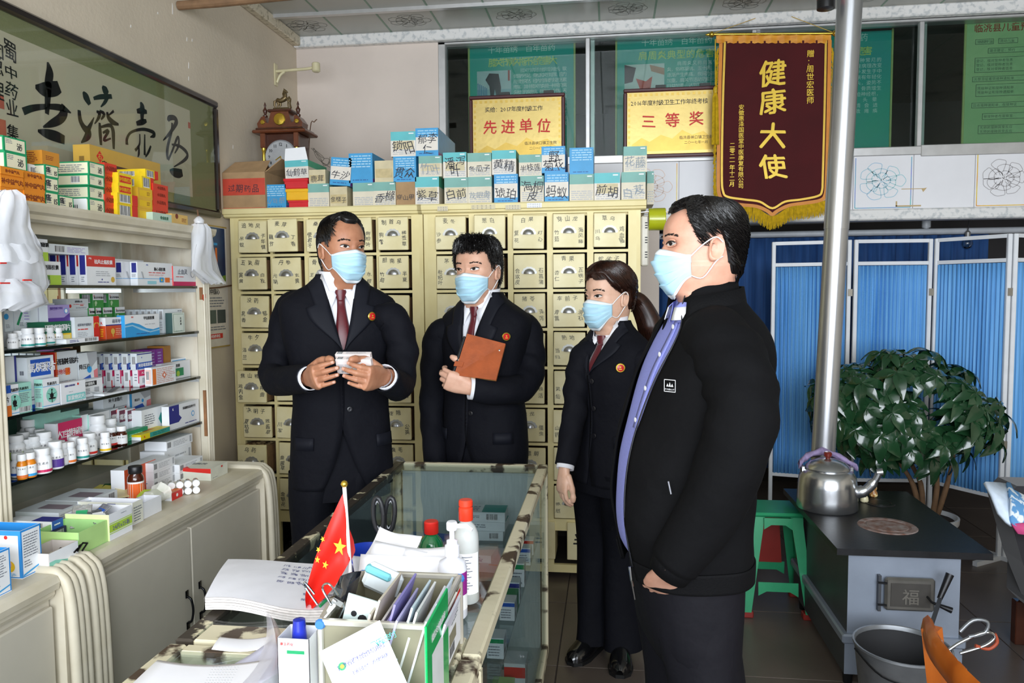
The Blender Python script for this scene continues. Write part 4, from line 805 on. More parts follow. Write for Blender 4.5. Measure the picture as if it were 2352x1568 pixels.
sb(172, 228, 727, -1.69, Z2, .05, W3, 'white box with a red panel and gold heart outline on the second shelf', G2, ny, ym=750)
og = [('r', 0, 0, 1, .62, M('orange_red', '#d9501f', .5)), ('r', 0, .62, 1, .67, NAVY), ('t', .7, .82, .2, '硝苯地平', GREYINK), ('c', .4, .35, .14, GOLDP), ('r', .37, .1, .43, .3, GOLDP), ('l', .55, .15, .95, .5, 4, M('pale_orange', '#f0b08a', .5))]
for k in range(3):
    yy0 = onX(243, 745, -1.685).y-.012*k; mbox('medicine_box', -1.713-.03*k, -1.686-.03*k, yy0, yy0+.09, Z2, Z2+.073, W2, 'white and orange-red tablet box with runner figure, %s' % ('in front', 'second in its row', 'third in its row')[k], 'medicine box', G2, og, [('r', 0, 0, 1, .62, M('orange_red')), ('t', .5, .75, .2, 'R', RED), ('l', .3, .1, .7, .5, 4, YELLOW)])
gr = [('r', 0, 0, 1, .55, M('leaf_green', '#3f9a48', .5)), ('t', .55, .72, .18, '复方丹参滴丸', BLACK), ('c', .25, .35, .13, M('pale_leaf', '#bfe0b0', .5)), ('c', .22, .2, .08, M('pale_leaf')), ('t', .1, .85, .12, '人', RED)]; grs = [('l', .2, .2, .8, .8, 4, LIME)]; GRB = M('green_pill_box', '#3d9148', .45); 
mbox('medicine_box', -1.91, -1.78, onX(198, 740, -1.78).y, onX(305, 740, -1.78).y, Z2, Z2+.055, W3, 'white carton under the green pill boxes on the second shelf', 'medicine box', G2)
zz = Z2+.0555
for r in range(2):
    for k in range(4 if r == 0 else 2):
        a = (204, 222, 241, 271)[k] if r == 0 else (214, 253)[k]; y_ = onX(a, 705, -1.785).y; 
        mbox('medicine_box', -1.835, -1.785-(.004*k), y_, y_+(.028 if (r == 0 and k < 2) else .05 if k == 2 else .056), zz, zz+.049, W2, 'white and green pill box, %s in the %s row of green boxes' % (ORD[k], ('lower', 'upper')[r]), 'medicine box', G2, gr, [('r', 0, 0, 1, 1, GRB)]+([('b', .2, .35, .8, .95)] if r else grs))
    zz += .0495
jx = [('p', [(0, 0), (1, 0), (1, .35), (.8, .28), (.6, .36), (.4, .56), (.2, .66), (0, .6)], SKYB), ('p', [(0, .52), (.2, .56), (.45, .38), (.7, .2), (1, .28), (1, .22), (.7, .14), (.42, .3), (.2, .5), (0, .46)], M('pale_wave', '#9fd4f2', .5)), ('t', .68, .83, .17, '甲钴胺胶囊', BLACK), ('t', .2, .9, .08, '弥可', RED), ('l', .3, .1, .7, .16, 1, NAVY), ('l', .55, .52, .9, .56, 1, GREYINK)]
sb(287, 366, 722, -1.672, Z2, .03, W2, 'white box with big light-blue wave at the front of the second shelf', G2, jx, [('r', 0, 0, 1, 1, SKYB)], ym=745)
for k in range(7):
    xk = -1.70-.022*k; y_ = onX(372, 735, -1.70).y-.004*k; mbox('medicine_box', xk-.02, xk, y_+.01, y_+.14, Z2, Z2+.092, W3, 'slim white tablet box, %s from the front in the white file on the second shelf' % ORD[k], 'medicine box', G2, [('l', .75, .7, .98, .95, 3, GREYINK)], [('b', .25, .55, .8, .92), ('l', .2, .1, .8, .5, 4, GREYP)])
sb(396, 424, 718, -1.665, Z2, .028, M('pale_mint_box', '#e3ece2', .4), 'small pale green upright box at the right end of the second shelf', G2, [('r', .08, .06, .92, .94, DKGREEN), ('r', .1, .075, .9, .925, M('pale_mint_box')), ('l', .2, .08, .8, .12, 1, DKGREEN), ('t', .65, .72, .12, '注', BLACK), ('t', .65, .58, .12, '射', BLACK), ('t', .65, .44, .12, '用', BLACK)], [('r', 0, 0, 1, 1, M('box_dark_teal', '#3d5a58', .5))], ym=740)
# bottles
BWH = M('white_bottle_plastic', '#f0f2f4', .35, var=.02); BLID = M('white_bottle_lid', '#f6f7f8', .4, var=.02)
def bottle(px, X_, z, w_, h, label, group, band=None, txt=True, body=BWH, lid=BLID, Y=None, lidh=.26):
    r = w_/2; y = Y if Y is not None else onX(px[0], px[1], X_).y
    o = thing('medicine_bottle', (X_, y, z), label, 'bottle', group); lz = h*(1-lidh)
    B().lathe([(r*.9, 0), (r, h*.03), (r, lz*.78), (r*.93, lz*.88), (r*.72, lz*.97), (r*.72, lz)], body, (X_, y, z), 18).build('bottle_body', o, smooth=40)
    B().lathe([(r*.84, lz), (r*.86, lz+.001), (r*.86, h*.98), (r*.8, h), (.0001, h)], lid, (X_, y, z), 18).build('cap', o, smooth=40)
    q = B()
    def wrap(z0, z1, m, off, a0=-2.6, a1=1.1):
        rows = []
        for zz in (z0, z1): rows.append([(X_+(r+off)*math.cos(a0+(a1-a0)*k/12), y+(r+off)*math.sin(a0+(a1-a0)*k/12), z+zz) for k in range(13)])
        q.grid(rows, m)
    wrap(lz*.1, lz*.72, WPRINT, .0004)
    if band: wrap(lz*.1, lz*(.5 if band in (PURPLE, GREEN, LIME) else .24), band, .0008)
    if txt:
        a = -.95
        for k, ch in enumerate('维生素片'):
            t = a+(k-1.5)*.36; q.text(ch, (X_+(r+.0012)*math.cos(t), y+(r+.0012)*math.sin(t), z+lz*.58), (-math.sin(t), math.cos(t), 0), EZ, r*.34, INK)
    q.build('wrap_label', o); return o
for k, (px, sz) in enumerate(((29, .85), (43, .95), (63, 1.08), (90, 1.05), (112, 1), (132, .95))):
    bottle((px, 785), -1.685-(.02 if k in (1, 4, 5) else 0), Z2, .034*sz, .052*sz, 'white pill bottle, %s from the left in the row on the second shelf' % ORD[k], G2, band=(TEALP if k in (2, 3, 4) else None))
ob = thing('open_medicine_box', (-1.675, onX(185, 775, -1.67).y, Z2), 'two flat white boxes, one open, lying at the front of the second shelf', 'medicine box', G2)
ya = onX(150, 780, -1.665).y
B().box(-1.70, -1.662, ya, ya+.15, Z2, Z2+.014, W2).build('box_body', ob); B().box(-1.75, -1.703, ya+.02, ya+.2, Z2, Z2+.02, W2, faces={'+z': BLUE}).build('box_body', ob); B().prism([(-1.662, ya, Z2+.014), (-1.70, ya, Z2+.014), (-1.70, ya-.03, Z2+.02), (-1.664, ya-.03, Z2+.018)], (0, 0, .001), W2).build('open_flap', ob)
q = B(); prt(q, V((-1.662, ya, Z2)), EY, EZ, .15, .014, [('b', .55, .15, .95, .9), ('l', .1, .2, .4, .8, 2, NAVY)]); q.build('printed_label', ob)
# ---------------- third glass shelf
lk = [('r', .12, .62, .88, .95, BLUE), ('t', .5, .79, .2, '氯化钾缓释片', WPRINT), ('r', 0, 0, .5, .08, BLUE), ('l', .1, .15, .8, .25, 2, GREYINK), ('c', .88, .3, .1, SKYB), ('l', .35, .45, .6, .5, 1, NAVY)]
y0, y1, zk = sb(62, 123, 818, -1.70, Z3, .035, W3, 'white box with blue heading panel on the third shelf, left part', G3, lk, [('l', .3, .2, .7, .8, 3, GREYINK)], ym=840)
for k in range(2): mbox('medicine_box', -1.772-.036*k, -1.738-.036*k, y0-.012*(k+1), y0+.09, Z3, zk, W3, 'white box with blue spine edge, %s behind the blue heading panel box' % ORD[k+0], 'medicine box', G3, lk, [('r', .8, 0, 1, 1, NAVY)])
sb(14, 38, 818, -1.72, Z3, .05, W2, 'white and navy box with round arrow emblem by the left post on the third shelf', G3, [('r', .8, 0, 1, 1, NAVY), ('c', .4, .25, .18, ORANGE), ('c', .4, .25, .11, WPRINT)], ym=850)
jm = [('r', 0, 0, .07, 1, ORANGE), ('r', .07, 0, 1, .16, M('dark_violet', '#3b2a4a', .5)), ('t', .5, .75, .17, '酒石酸美托洛尔片', BLACK), ('t', .3, .5, .14, '倍他乐克', RED), ('r', .42, .4, .62, .58, ORANGE), ('l', .15, .2, .9, .28, 1, GREYINK)]
mbox('medicine_box', -1.83, -1.73, onX(126, 860, -1.73).y, onX(225, 860, -1.73).y, Z3, Z3+.028, W2, 'long flat white box under the two tablet boxes on the third shelf', 'medicine box', G3, [('b', .02, .15, .25, .85), ('t', .75, .5, .6, '硝酸甘油', BLACK)])
sb(127, 177, 806, -1.735, Z3+.0285, .05, W3, 'white box with orange edge and dark violet base on the third shelf', G3, jm, [('r', 0, 0, 1, 1, RED)], ym=830)
sb(180, 223, 809, -1.735, Z3+.0285, .04, W3, 'white box with grey, blue and pink blocks on the third shelf', G3, [('p', [(.45, 1), (1, 1), (1, .75), (.6, .5)], GREYP), ('p', [(0, 0), (.7, 0), (.6, .35), (0, .2)], BLUE), ('p', [(.8, .1), (1, .1), (1, .5), (.78, .45)], M('salmon_print', '#e8838a', .5)), ('t', .3, .6, .16, '降压片', BLACK), ('c', .55, .5, .1, SKYB)], ym=830)
MB_ = M('mint_box', '#a5dccb', .45)
ru = [('r', 0, .06, 1, .08, SKYB), ('r', 0, .73, 1, .745, SKYB), ('t', .55, .82, .12, '乳癖消片', BLACK), ('c', .5, .42, .26, MINT), ('c', .5, .40, .09, BLACK), ('p', [(.2, .52), (.5, .44), (.82, .5), (.5, .40)], BLACK), ('r', .48, .16, .52, .4, BLACK), ('p', [(.45, .44), (.5, .62), (.55, .44)], BLACK), ('c', .5, .6, .035, BLACK), ('r', .3, .28, .7, .33, BLACK)]
rs_ = [('r', 0, .06, 1, .08, SKYB), ('r', 0, .73, 1, .745, SKYB), ('t', .5, .82, .1, '乳癖消片', BLACK), ('l', .15, .35, .85, .68, 6, GREYINK), ('b', .12, .04, .88, .22)]
zt = onX(118, 868, -1.668).z
def rub(pl, pm, pr_, lb, Xp=-1.668, ptop=None):
    a = onX(pm, 930, Xp).y; c = onX(pr_, 930, Xp).y; t = (pm-pl)/1750*2.2; mbox('medicine_box', Xp-t, Xp, a, c, Z3, zt, W2, lb, 'medicine box', G3, ru, rs_, faces={'-y': MB_})
rub(78, 100, 138, 'white and mint box with dancer silhouette at the front of the third shelf')
a = onX(46, 930, -1.664).y; mbox('medicine_box', -1.70, -1.664, a-.01, a+.045, Z3, zt, MB_, 'mint box showing its printed side with barcode, left of the dancer box', 'medicine box', G3, rs_, ru)
a = onX(31, 930, -1.66).y; mbox('medicine_box', -1.70, -1.661, a-.012, a+.022, Z3, zt, W2, 'white box with half a dancer emblem by the left post on the third shelf', 'medicine box', G3, ru, ru)
a = onX(18, 930, -1.655).y; mbox('medicine_box', -1.70, -1.658, a-.014, a+.016, Z3, zt, W2, 'orange and blue edged box leftmost on the third shelf', 'medicine box', G3, [('r', 0, 0, 1, .35, ORANGE), ('r', 0, .75, 1, 1, BLUE), ('t', .5, .55, .2, '片', BLACK)])
tf = [('r', .2, .08, .98, .42, M('aqua_print', '#86d4d2', .5)), ('t', .6, .25, .24, '氯雷他定片', WPRINT), ('t', .35, .84, .1, '盐酸左西替利嗪', NAVY), ('c', .68, .86, .06, RED), ('l', .3, .52, .5, .56, 1, GREYINK), ('l', .6, .02, .95, .06, 1, GREYINK)]
mbox('medicine_box', -1.815, -1.705, onX(139, 890, -1.705).y, onX(236, 890, -1.705).y, Z3, Z3+.057, W2, 'wide white box with black name bar behind the aqua labelled box on the third shelf', 'medicine box', G3, [('r', .35, .62, .85, .88, M('black_band', '#20242c', .5)), ('t', .6, .75, .2, '尼群地平缓释片', WPRINT), ('l', .45, .15, .7, .5, 4, GREYINK), ('r', .78, .2, .9, .5, GREYP)])
sb(140, 197, 876, -1.668, Z3, .03, W2, 'white box with aqua label strip at the front of the third shelf', G3, tf, ym=900)
ob2 = thing('open_medicine_box', (-1.675, onX(260, 890, -1.67).y, Z3), 'flattened open white box with a foil strip on the third shelf', 'medicine box', G3); ya = onX(240, 890, -1.66).y
B().box(-1.70, -1.662, ya, ya+.12, Z3, Z3+.006, W2).build('box_body', ob2); B().prism([(-1.662, ya, Z3+.006), (-1.7, ya, Z3+.006), (-1.70, ya-.02, Z3+.018), (-1.664, ya-.025, Z3+.016)], (0, 0, .001), W2).build('open_flap', ob2); B().obox((-1.678, ya+.07, Z3+.012), (.02, .05, .002), Matrix.Rotation(.3, 3, 'X'), M('foil_strip', '#c9cacc', .25, metal=.8)).build('foil_strip', ob2)
# double file of boxes, blue above and crimson below
y0 = onX(316, 850, -1.70).y; y1 = onX(342, 850, -1.70).y
for k in range(7):
    xk = -1.695-.033*k; yy = y0-.003*k
    mbox('medicine_box', xk-.026, xk, yy, yy+.085, Z3, Z3+.062, W2, 'white and crimson box, %s from the front in the lower file on the third shelf' % ORD[k], 'medicine box', G3, [('r', 0, .62, 1, .97, PINKR), ('r', 0, 0, 1, .06, PINKR), ('t', .4, .8, .16, '人工牛黄', WPRINT), ('l', .2, .2, .8, .5, 4, GREYINK)], [('r', .78, 0, 1, 1, W2), ('r', .85, 0, 1, .4, RED), ('b', .25, .3, .7, .85)] if k % 2 else [('l', .3, .3, .7, .8, 3, GREYINK), ('r', .85, .2, 1, 1, PINKR)])
    mbox('medicine_box', xk-.026, xk-.001, yy-.008, yy+.083, Z3+.0625, Z3+.122, W3, 'white and navy box, %s from the front in the upper file on the third shelf' % ORD[k], 'medicine box', G3, [('r', 0, .02, 1, .42, BLUE), ('t', .55, .25, .24, '阿奇霉素胶囊', WPRINT), ('r', 0, .9, 1, .96, NAVY), ('c', .3, .72, .04, BLUE)], [('b', .25, .3, .75, .8), ('r', .8, .02, 1, .4, NAVY)])
PUR2 = M('bright_purple_box', '#7c2a90', .45)
for k, (a, b_, lb) in enumerate(((343, 358, 'left of the two upright purple boxes on the third shelf'), (359, 375, 'right of the two upright purple boxes on the third shelf'))):
    y_ = onX(a, 815, -1.725).y; y2_ = onX(b_, 815, -1.725).y; mbox('medicine_box', -1.80, -1.725, y_, y2_-.002, Z3+.04, Z3+.125, PUR2, lb, 'medicine box', G3, [('l', .2, .1, .8, .9, 6, LAV)], [('l', .2, .1, .8, .9, 6, LAV)])
mbox('medicine_box', -1.81, -1.722, onX(343, 850, -1.722).y, onX(395, 850, -1.722).y, Z3, Z3+.0395, W2, 'low white box carrying the purple boxes on the third shelf', 'medicine box', G3)
mbox('medicine_box', -1.80, -1.73, onX(377, 815, -1.73).y, onX(392, 815, -1.73).y, Z3+.04, Z3+.132, M('tan_brown_box', '#a6712f', .5), 'upright tan box beside the purple boxes on the third shelf', 'medicine box', G3)
sb(349, 404, 840, -1.66, Z3, .028, W2, 'white box with orange grid pattern at the front right of the third shelf', G3, [('r', .03, .05, .17, .92, ORANGE), ('l', .2, .06, .97, .94, 9, M('salmon_text', '#dba79a', .5)), ('p', [(.5, .3), (.6, .5), (.5, .7), (.4, .5)], M('salmon_diamond', '#e07a5a', .5)), ('c', .5, .5, .08, WPRINT)], [('r', .1, .1, .9, .9, M('salmon_frame', '#f0cfc4', .5)), ('b', .2, .3, .6, .8)], ym=865)
sb(372, 437, 831, -1.70, Z3, .026, W2, 'white box with green square and ball emblem on the third shelf', G3, [('r', .45, .15, .75, .62, GREEN), ('c', .55, .3, .17, LIME), ('t', .55, .78, .2, '胶囊', BLACK), ('t', .12, .88, .1, '希', RED)], ym=850)
sb(392, 460, 820, -1.73, Z3, .026, W2, 'white box with blue strip and green globe, right end of the third shelf', G3, [('r', .05, .82, .75, .92, SKYB), ('c', .75, .65, .2, LIME), ('c', .68, .7, .14, SKYB), ('r', .62, .15, .8, .45, SKYB), ('b', .88, .1, .97, .7)], ym=840)
# ---------------- lowest glass shelf: boxes
mt = [('t', .5, .4, .3, '乳癖消片', TEALP), ('r', 0, .1, 1, .14, SKYB)]
for k, (a, b_, X_, t_) in enumerate(((104, 140, -1.80, 945), (141, 183, -1.80, 942), (186, 203, -1.77, 952), (204, 252, -1.765, 947))):
    sb(a, b_, t_, X_, Z4, .08, MB_ if k < 2 else W2, ('mint box at the back of the lowest shelf, left of a pair', 'mint box at the back of the lowest shelf, right of a pair', 'narrow mint and white box behind the big white bottle', 'white box with mint lettering behind the big white bottle')[k], G4, mt, [('r', 0, 0, 1, 1, MB_)], ym=965)
sb(128, 189, 966, -1.755, Z4, .04, W2, 'white box with a crimson panel lying behind the bottles on the lowest shelf', G4, [('r', .08, .3, 1, 1, PINKR), ('t', .5, .65, .25, '人工牛黄甲硝唑', WPRINT)], ym=985)
for k, (a, b_) in enumerate(((255, 272), (274, 292), (293, 311))):
    sb(a, b_, 938, -1.775+.01*k, Z4, .06, W3, 'white box with maroon heading, %s of three on the lowest shelf' % ('left', 'middle', 'right')[k], G4, [('r', 0, .55, 1, .95, M('maroon_print', '#6e2340', .5)), ('t', .5, .72, .22, '霉素', WPRINT), ('c', .85, .9, .07, RED)], ym=955)
mbox('medicine_box', -1.885, -1.81, onX(236, 940, -1.81).y, onX(346, 940, -1.81).y, Z4, Z4+.075, W3, 'long white box at the back supporting the sugar tablet box on the lowest shelf', 'medicine box', G4)
sb(237, 293, 905, -1.81, Z4+.0755, .04, W3, 'white sugar tablet box with red arrow at the back of the lowest shelf', G4, [('t', .5, .75, .2, '阿卡波糖片', BLACK), ('r', .5, .08, .95, .4, GREYINK), ('r', .52, .1, .93, .38, W3), ('l', .55, .15, .85, .35, 2, GREYINK), ('p', [(.82, .25), (.95, .2), (.9, .38)], RED), ('p', [(.35, .3), (.4, .28), (.45, .55), (.42, .56)], BLACK)], ym=925)
sb(297, 346, 900, -1.805, Z4+.0755, .04, W3, 'white box with blue, grey and pink blocks at the back of the lowest shelf', G4, [('p', [(0, 0), (.75, 0), (.6, .35), (0, .2)], BLUE), ('p', [(.5, 1), (1, 1), (1, .7), (.7, .6)], GREYP), ('p', [(.78, .1), (1, .1), (1, .5), (.8, .45)], M('salmon_print')), ('t', .35, .6, .16, '降压片', BLACK), ('c', .6, .5, .1, SKYB), ('r', 0, 0, .1, 1, SKYB)], ym=918)
sb(325, 386, 935, -1.715, Z4, .05, W2, 'white box with a teal diamond leaf emblem on the lowest shelf', G4, [('p', [(.62, .5), (.72, .75), (.82, .5), (.72, .25)], TEALP), ('l', .1, .35, .5, .8, 5, GREYINK), ('t', .4, .12, .2, '银翘片', BLACK), ('r', .9, .55, .96, .7, RED), ('r', .9, .3, .96, .45, MINT), ('r', .9, .05, .96, .2, RED)], ym=950)
sb(388, 457, 925, -1.672, Z4, .03, W2, 'white box with a violet corner, right end of the lowest shelf', G4, [('p', [(0, .25), (.3, .25), (.4, .4), (.32, .55), (.32, 1), (0, 1)], NAVY), ('t', .66, .78, .13, '苯磺酸氨氯地平片', BLACK), ('c', .78, .45, .12, SKYB), ('c', .78, .45, .08, WPRINT), ('l', .5, .08, .95, .16, 1, NAVY), ('t', .12, .85, .14, 'K', WPRINT)], ym=945)
mbox('medicine_box', -1.735, -1.70, onX(286, 985, -1.70).y, onX(339, 975, -1.70).y, Z4, Z4+.035, M('green_flat_box', '#1f9a6c', .45), 'flat green box behind the yellow box on the lowest shelf', 'medicine box', G4, [('l', .2, .3, .8, .7, 2, MINT)])
mbox('medicine_box', -1.73, -1.664, onX(323, 990, -1.664).y, onX(390, 985, -1.664).y, Z4, Z4+.02, M('yellow_flat_box', '#e9d21e', .45), 'flat yellow box with teal side lying at the front of the lowest shelf', 'medicine box', G4, [('r', .3, .05, 1, .95, TEALP), ('t', .12, .5, .6, 'R', RED), ('l', .4, .2, .95, .8, 2, DKGREEN)], [('r', 0, 0, 1, .6, W2)], [('p', [(.3, .5), (.5, .8), (.6, .3)], RED)])
# bottles on the lowest shelf: picture x of centre, plane, diameter, height, colour band
BT = [(227, -1.745, .056, .098, None, 'largest white bottle on the lowest shelf'), (256, -1.755, .048, .076, None, 'wide white bottle just right of the largest bottle'), (281, -1.69, .036, .058, None, 'brown bottle with white cap and label on the lowest shelf'),
 (243, -1.672, .034, .058, YELLOW, 'white bottle with a yellow stripe at the front of the lowest shelf'), (258, -1.71, .033, .058, RED, 'white bottle with a small red mark next to the brown one'), (207, -1.69, .043, .064, RED, 'white bottle with a thin red line left of the yellow striped one'),
 (190, -1.67, .037, .061, TEALP, 'white bottle with teal lettering at the front middle of the lowest shelf'), (171, -1.715, .036, .06, None, 'white bottle behind and left of the teal lettered bottle'), (160, -1.67, .035, .06, ORANGE, 'white bottle with a faint orange foot in the front row'),
 (176, -1.80, .046, .08, None, 'white bottle at the back behind the crimson panel box'), (199, -1.81, .034, .062, None, 'small white bottle at the back left of the largest bottle'), (199, -1.76, .036, .055, None, 'small white bottle left of the largest bottle'), (177, -1.755, .056, .045, None, 'squat wide white jar in the middle of the lowest shelf'),
 (154, -1.765, .034, .06, None, 'white bottle left of the squat jar'), (137, -1.735, .038, .055, None, 'white bottle second row left of the middle on the lowest shelf'), (127, -1.665, .044, .074, PURPLE, 'white bottle with a violet label in the front row'), (145, -1.675, .029, .062, None, 'slim white bottle right of the violet labelled one'),
 (111, -1.78, .036, .06, None, 'white bottle third row behind the jar with a wide cap'), (93, -1.785, .034, .06, None, 'white bottle in the back row left of centre'), (102, -1.73, .05, .062, None, 'white jar with a ribbed wide cap'), (96, -1.662, .05, .066, PINKR, 'white bottle with magenta corner print in the front row'),
 (79, -1.735, .036, .055, None, 'white bottle left of the ribbed jar'), (77, -1.79, .032, .05, LIME, 'white bottle with lime band in the back rows'), (72, -1.835, .034, .06, LIME, 'white bottle with green leaves at the back left'), (55, -1.80, .04, .06, GREEN, 'white bottle with green and yellow label at the back left'),
 (69, -1.86, .052, .08, None, 'big white bottle standing farthest back at the left'), (100, -1.86, .046, .075, None, 'clear-capped white bottle farthest back near the crimson box'), (38, -1.745, .046, .068, LIME, 'white bottle with lime strip by the left post'), (60, -1.75, .036, .05, None, 'white bottle between the lime strip bottle and the small one'),
 (49, -1.664, .027, .064, ORANGE, 'orange tube bottle with green label by the left post'), (66, -1.662, .036, .064, SKYB, 'white bottle with sky blue lettering beside the orange tube'), (68, -1.70, .036, .06, RED, 'white bottle peeping out behind the sky blue lettered one'), (39, -1.70, .036, .062, BLUE, 'white bottle with blue band touching the left post')]
AMB = M('amber_glass', '#4a1f10', .12, coat=.6, var=.05); ORT = M('orange_tube', '#e88a1c', .3)
mbox('medicine_box', -1.905, -1.725, onX(30, 1020, -1.725).y, onX(112, 1020, -1.725).y, Z4, Z4+.034, W3, 'long low white box raising the rear bottles at the left of the lowest shelf', 'medicine box', G4)
for (px, X_, w_, h, bd, lb) in BT:
    bottle((px, 1040), X_, Z4+(.0345 if X_ < -1.726 and px < 110 else 0), w_, h*1.12, lb, 'pill bottles on the lowest glass shelf', bd, body=AMB if 'brown' in lb else ORT if 'tube' in lb else BWH)
# ---------------- on the base counter
GB = 'medicine on the base counter'
wl = [('b', .03, .2, .16, .85), ('l', .25, .2, .8, .8, 4, GREYP), ('r', .88, .15, .95, .85, GREYP)]
def flat(pl, pr_, Xp, z0, h, t, mat, lb, X=(), S=(), T=(), ym=1110): 
    y0 = onX(pl, ym, Xp).y; y1 = onX(pr_, ym, Xp).y; mbox('medicine_box', Xp-t, Xp, y0, y1, z0, z0+h, mat, lb, 'medicine box', GB, X, S, T); return z0+h+.0004
z = Z5
for k in range(3): z = flat(352, 402, -1.60, z, .032, .09, W2, 'flat white box, %s of the left white stack on the base counter' % ('bottom', 'middle', 'top')[k], wl, ym=1070)
z = Z5
for k in range(2): z = flat(412, 466, -1.58, z, .031, .09, W2, 'flat white box, %s of the right white stack on the base counter' % ('bottom', 'top')[k], wl, ym=1065)
mbox('medicine_box', -1.76, -1.66, onX(378, 1040, -1.66).y, onX(440, 1040, -1.66).y, Z5, Z5+.1, W2, 'tall white box behind the two white stacks', 'medicine box', GB, wl); mbox('medicine_box', -1.755, -1.665, onX(382, 1010, -1.665).y, onX(442, 1010, -1.665).y, Z5+.1004, Z5+.135, W2, 'flat white box lying highest behind the white stacks', 'medicine box', GB, wl)
flat(484, 523, -1.47, Z5, .045, .2, M('ivory_box', '#e6e6d6', .4), 'ivory box with red wave lying at the right end of the base counter', [('l', .1, .1, .5, .2, 1, GREYINK), ('r', .6, .75, .7, .9, RED)], [('p', [(0, .55), (.4, .75), (1, .6), (1, 1), (0, 1)], RED)], [('p', [(0, 0), (.6, 0), (.4, .3), (0, .5)], RED), ('t', .55, .6, .2, '消炎片', GREYINK)], ym=1085)
# brown bottle with orange label
bb = bottle((311, 1090), -1.585, Z5, .052, .118, 'brown medicine bottle with bright orange label and black cap', None, None, False, body=AMB, lid=M('black_cap', '#17171a', .4), lidh=.2); y = WLOC[bb.name].y
B().lathe([(.0265, .008), (.0265, .062)], M('orange_label', '#f0661a', .45), (-1.585, y, Z5), 24, cap=False).build('orange_label', bb, smooth=60)
# shrink-wrapped vials
vt = thing('vial_pack', (-1.50, onX(400, 1095, -1.47).y, Z5), 'clear-wrapped pack of ten small vials with white caps', 'vial pack'); AM2 = M('olive_vial', '#8c8838', .2, coat=.5)
for r in range(2):
    for k in range(5):
        if r == 1 and k == 4: pass
        pv = onX(374, 1100, -1.515)+V((.83, .55, 0))*(.0262*k); pv.z = Z5+.0135+.0245*r; RV = V((.55, -.83, 0)).to_track_quat('Z', 'Y').to_matrix(); B().lathe([(.009, -.035), (.0105, -.033), (.0105, -.004), (.008, -.002)], AM2, pv, 12, RV).build('vial_glass', vt, smooth=40)
        B().lathe([(.0118, -.004), (.0125, -.002), (.0125, .006), (.0115, .008), (.0001, .008)], BLID, pv, 14, RV).build('vial_cap', vt, smooth=40)
FILM = film('clear_shrink_film', '#f4f6f8', .22, .12)
rows = []; yw0 = onX(318, 1090, -1.5).y; yw1 = onX(372, 1090, -1.48).y
for i in range(7):
    t = i/6; yy = yw0+(yw1-yw0)*t; rr = .012+.016*t+.004*math.sin(i*2.3); rows.append([(-1.515+.03*t+rr*1.2*math.cos(a*.524), yy, Z5+.004+rr+rr*math.sin(a*.524)*(1+.15*math.sin(a*3+i))) for a in range(12)])
B().grid(rows, film('paper_printed_wrap', '#e9e8dc', .75, .3), wrap=True).build('twisted_wrap', vt, smooth=30)
# grey flat stacks
for k in range(2):
    for j in range(2):
        flat((131, 197)[j], (195, 268)[j], -1.60+.006*k, Z5+.0305*k, .03, .14, W3, 'grey-white flat box, %s layer, %s of the wide pile behind the brown bottle' % (('lower', 'upper')[k], ('left', 'right')[j]), [('b', .7, .15, .9, .85), ('l', .05, .2, .6, .8, 3, GREYP)], (), [('r', .3, .3, .9, .7, M('muted_plum', '#8d7f88', .5))], ym=1100)
sb(285, 358, 1067, -1.63, Z5, .05, W2, 'white box with orange-red face behind the brown bottle', GB, [('r', 0, 0, 1, 1, M('orange_red'))], ym=1080)
for k, (a, b_) in enumerate(((103, 120), (188, 222))):
    flat(a, b_, -1.545+.01*k, Z5, .038, .11, M('straw_box', '#e0cf6a', .45), 'yellow box with dark red flap, %s of two on the base counter' % ('left', 'right')[k], [('r', .0, .0, 1, .15, BROWNP), ('b', .35, .2, .75, .85)], [('r', .6 if k == 0 else 0, 0, 1 if k == 0 else .3, 1, BROWNP), ('l', .05+.35*k, .2, .55+.35*k, .8, 3, ORANGE)], [('r', .6 if k == 0 else 0, 0, 1 if k == 0 else .35, 1, BROWNP), ('c', .5, .5, .25, M('ink_picture', '#54513e', .5))], ym=1125)
VIO = M('deep_violet_box', '#2e2454', .45)
z = flat(110, 150, -1.525, Z5, .045, .16, VIO, 'deep violet box with a barcode lying on the base counter', [('b', .3, .35, .85, .9)], [('l', .05, .2, .7, .7, 5, LAV)], (), ym=1165)
flat(116, 142, -1.53, z, .024, .14, W3, 'white and blue box lying on the deep violet box', [('r', 0, 0, 1, 1, BLUE), ('l', .2, .3, .8, .7, 1, WPRINT)], [('b', .55, .2, .8, .8)], [('r', .55, 0, 1, 1, NAVY)], ym=1140)
flat(394, 419, -1.46, Z5, .026, .11, W2, 'white and red box with sun print near the vials', [('r', 0, 0, 1, 1, RED), ('c', .5, .5, .22, WPRINT)], [('l', .1, .2, .7, .8, 4, GREYINK)], [('r', .4, 0, 1, 1, ORANGE), ('c', .55, .5, .25, YELLOW)], ym=1135)
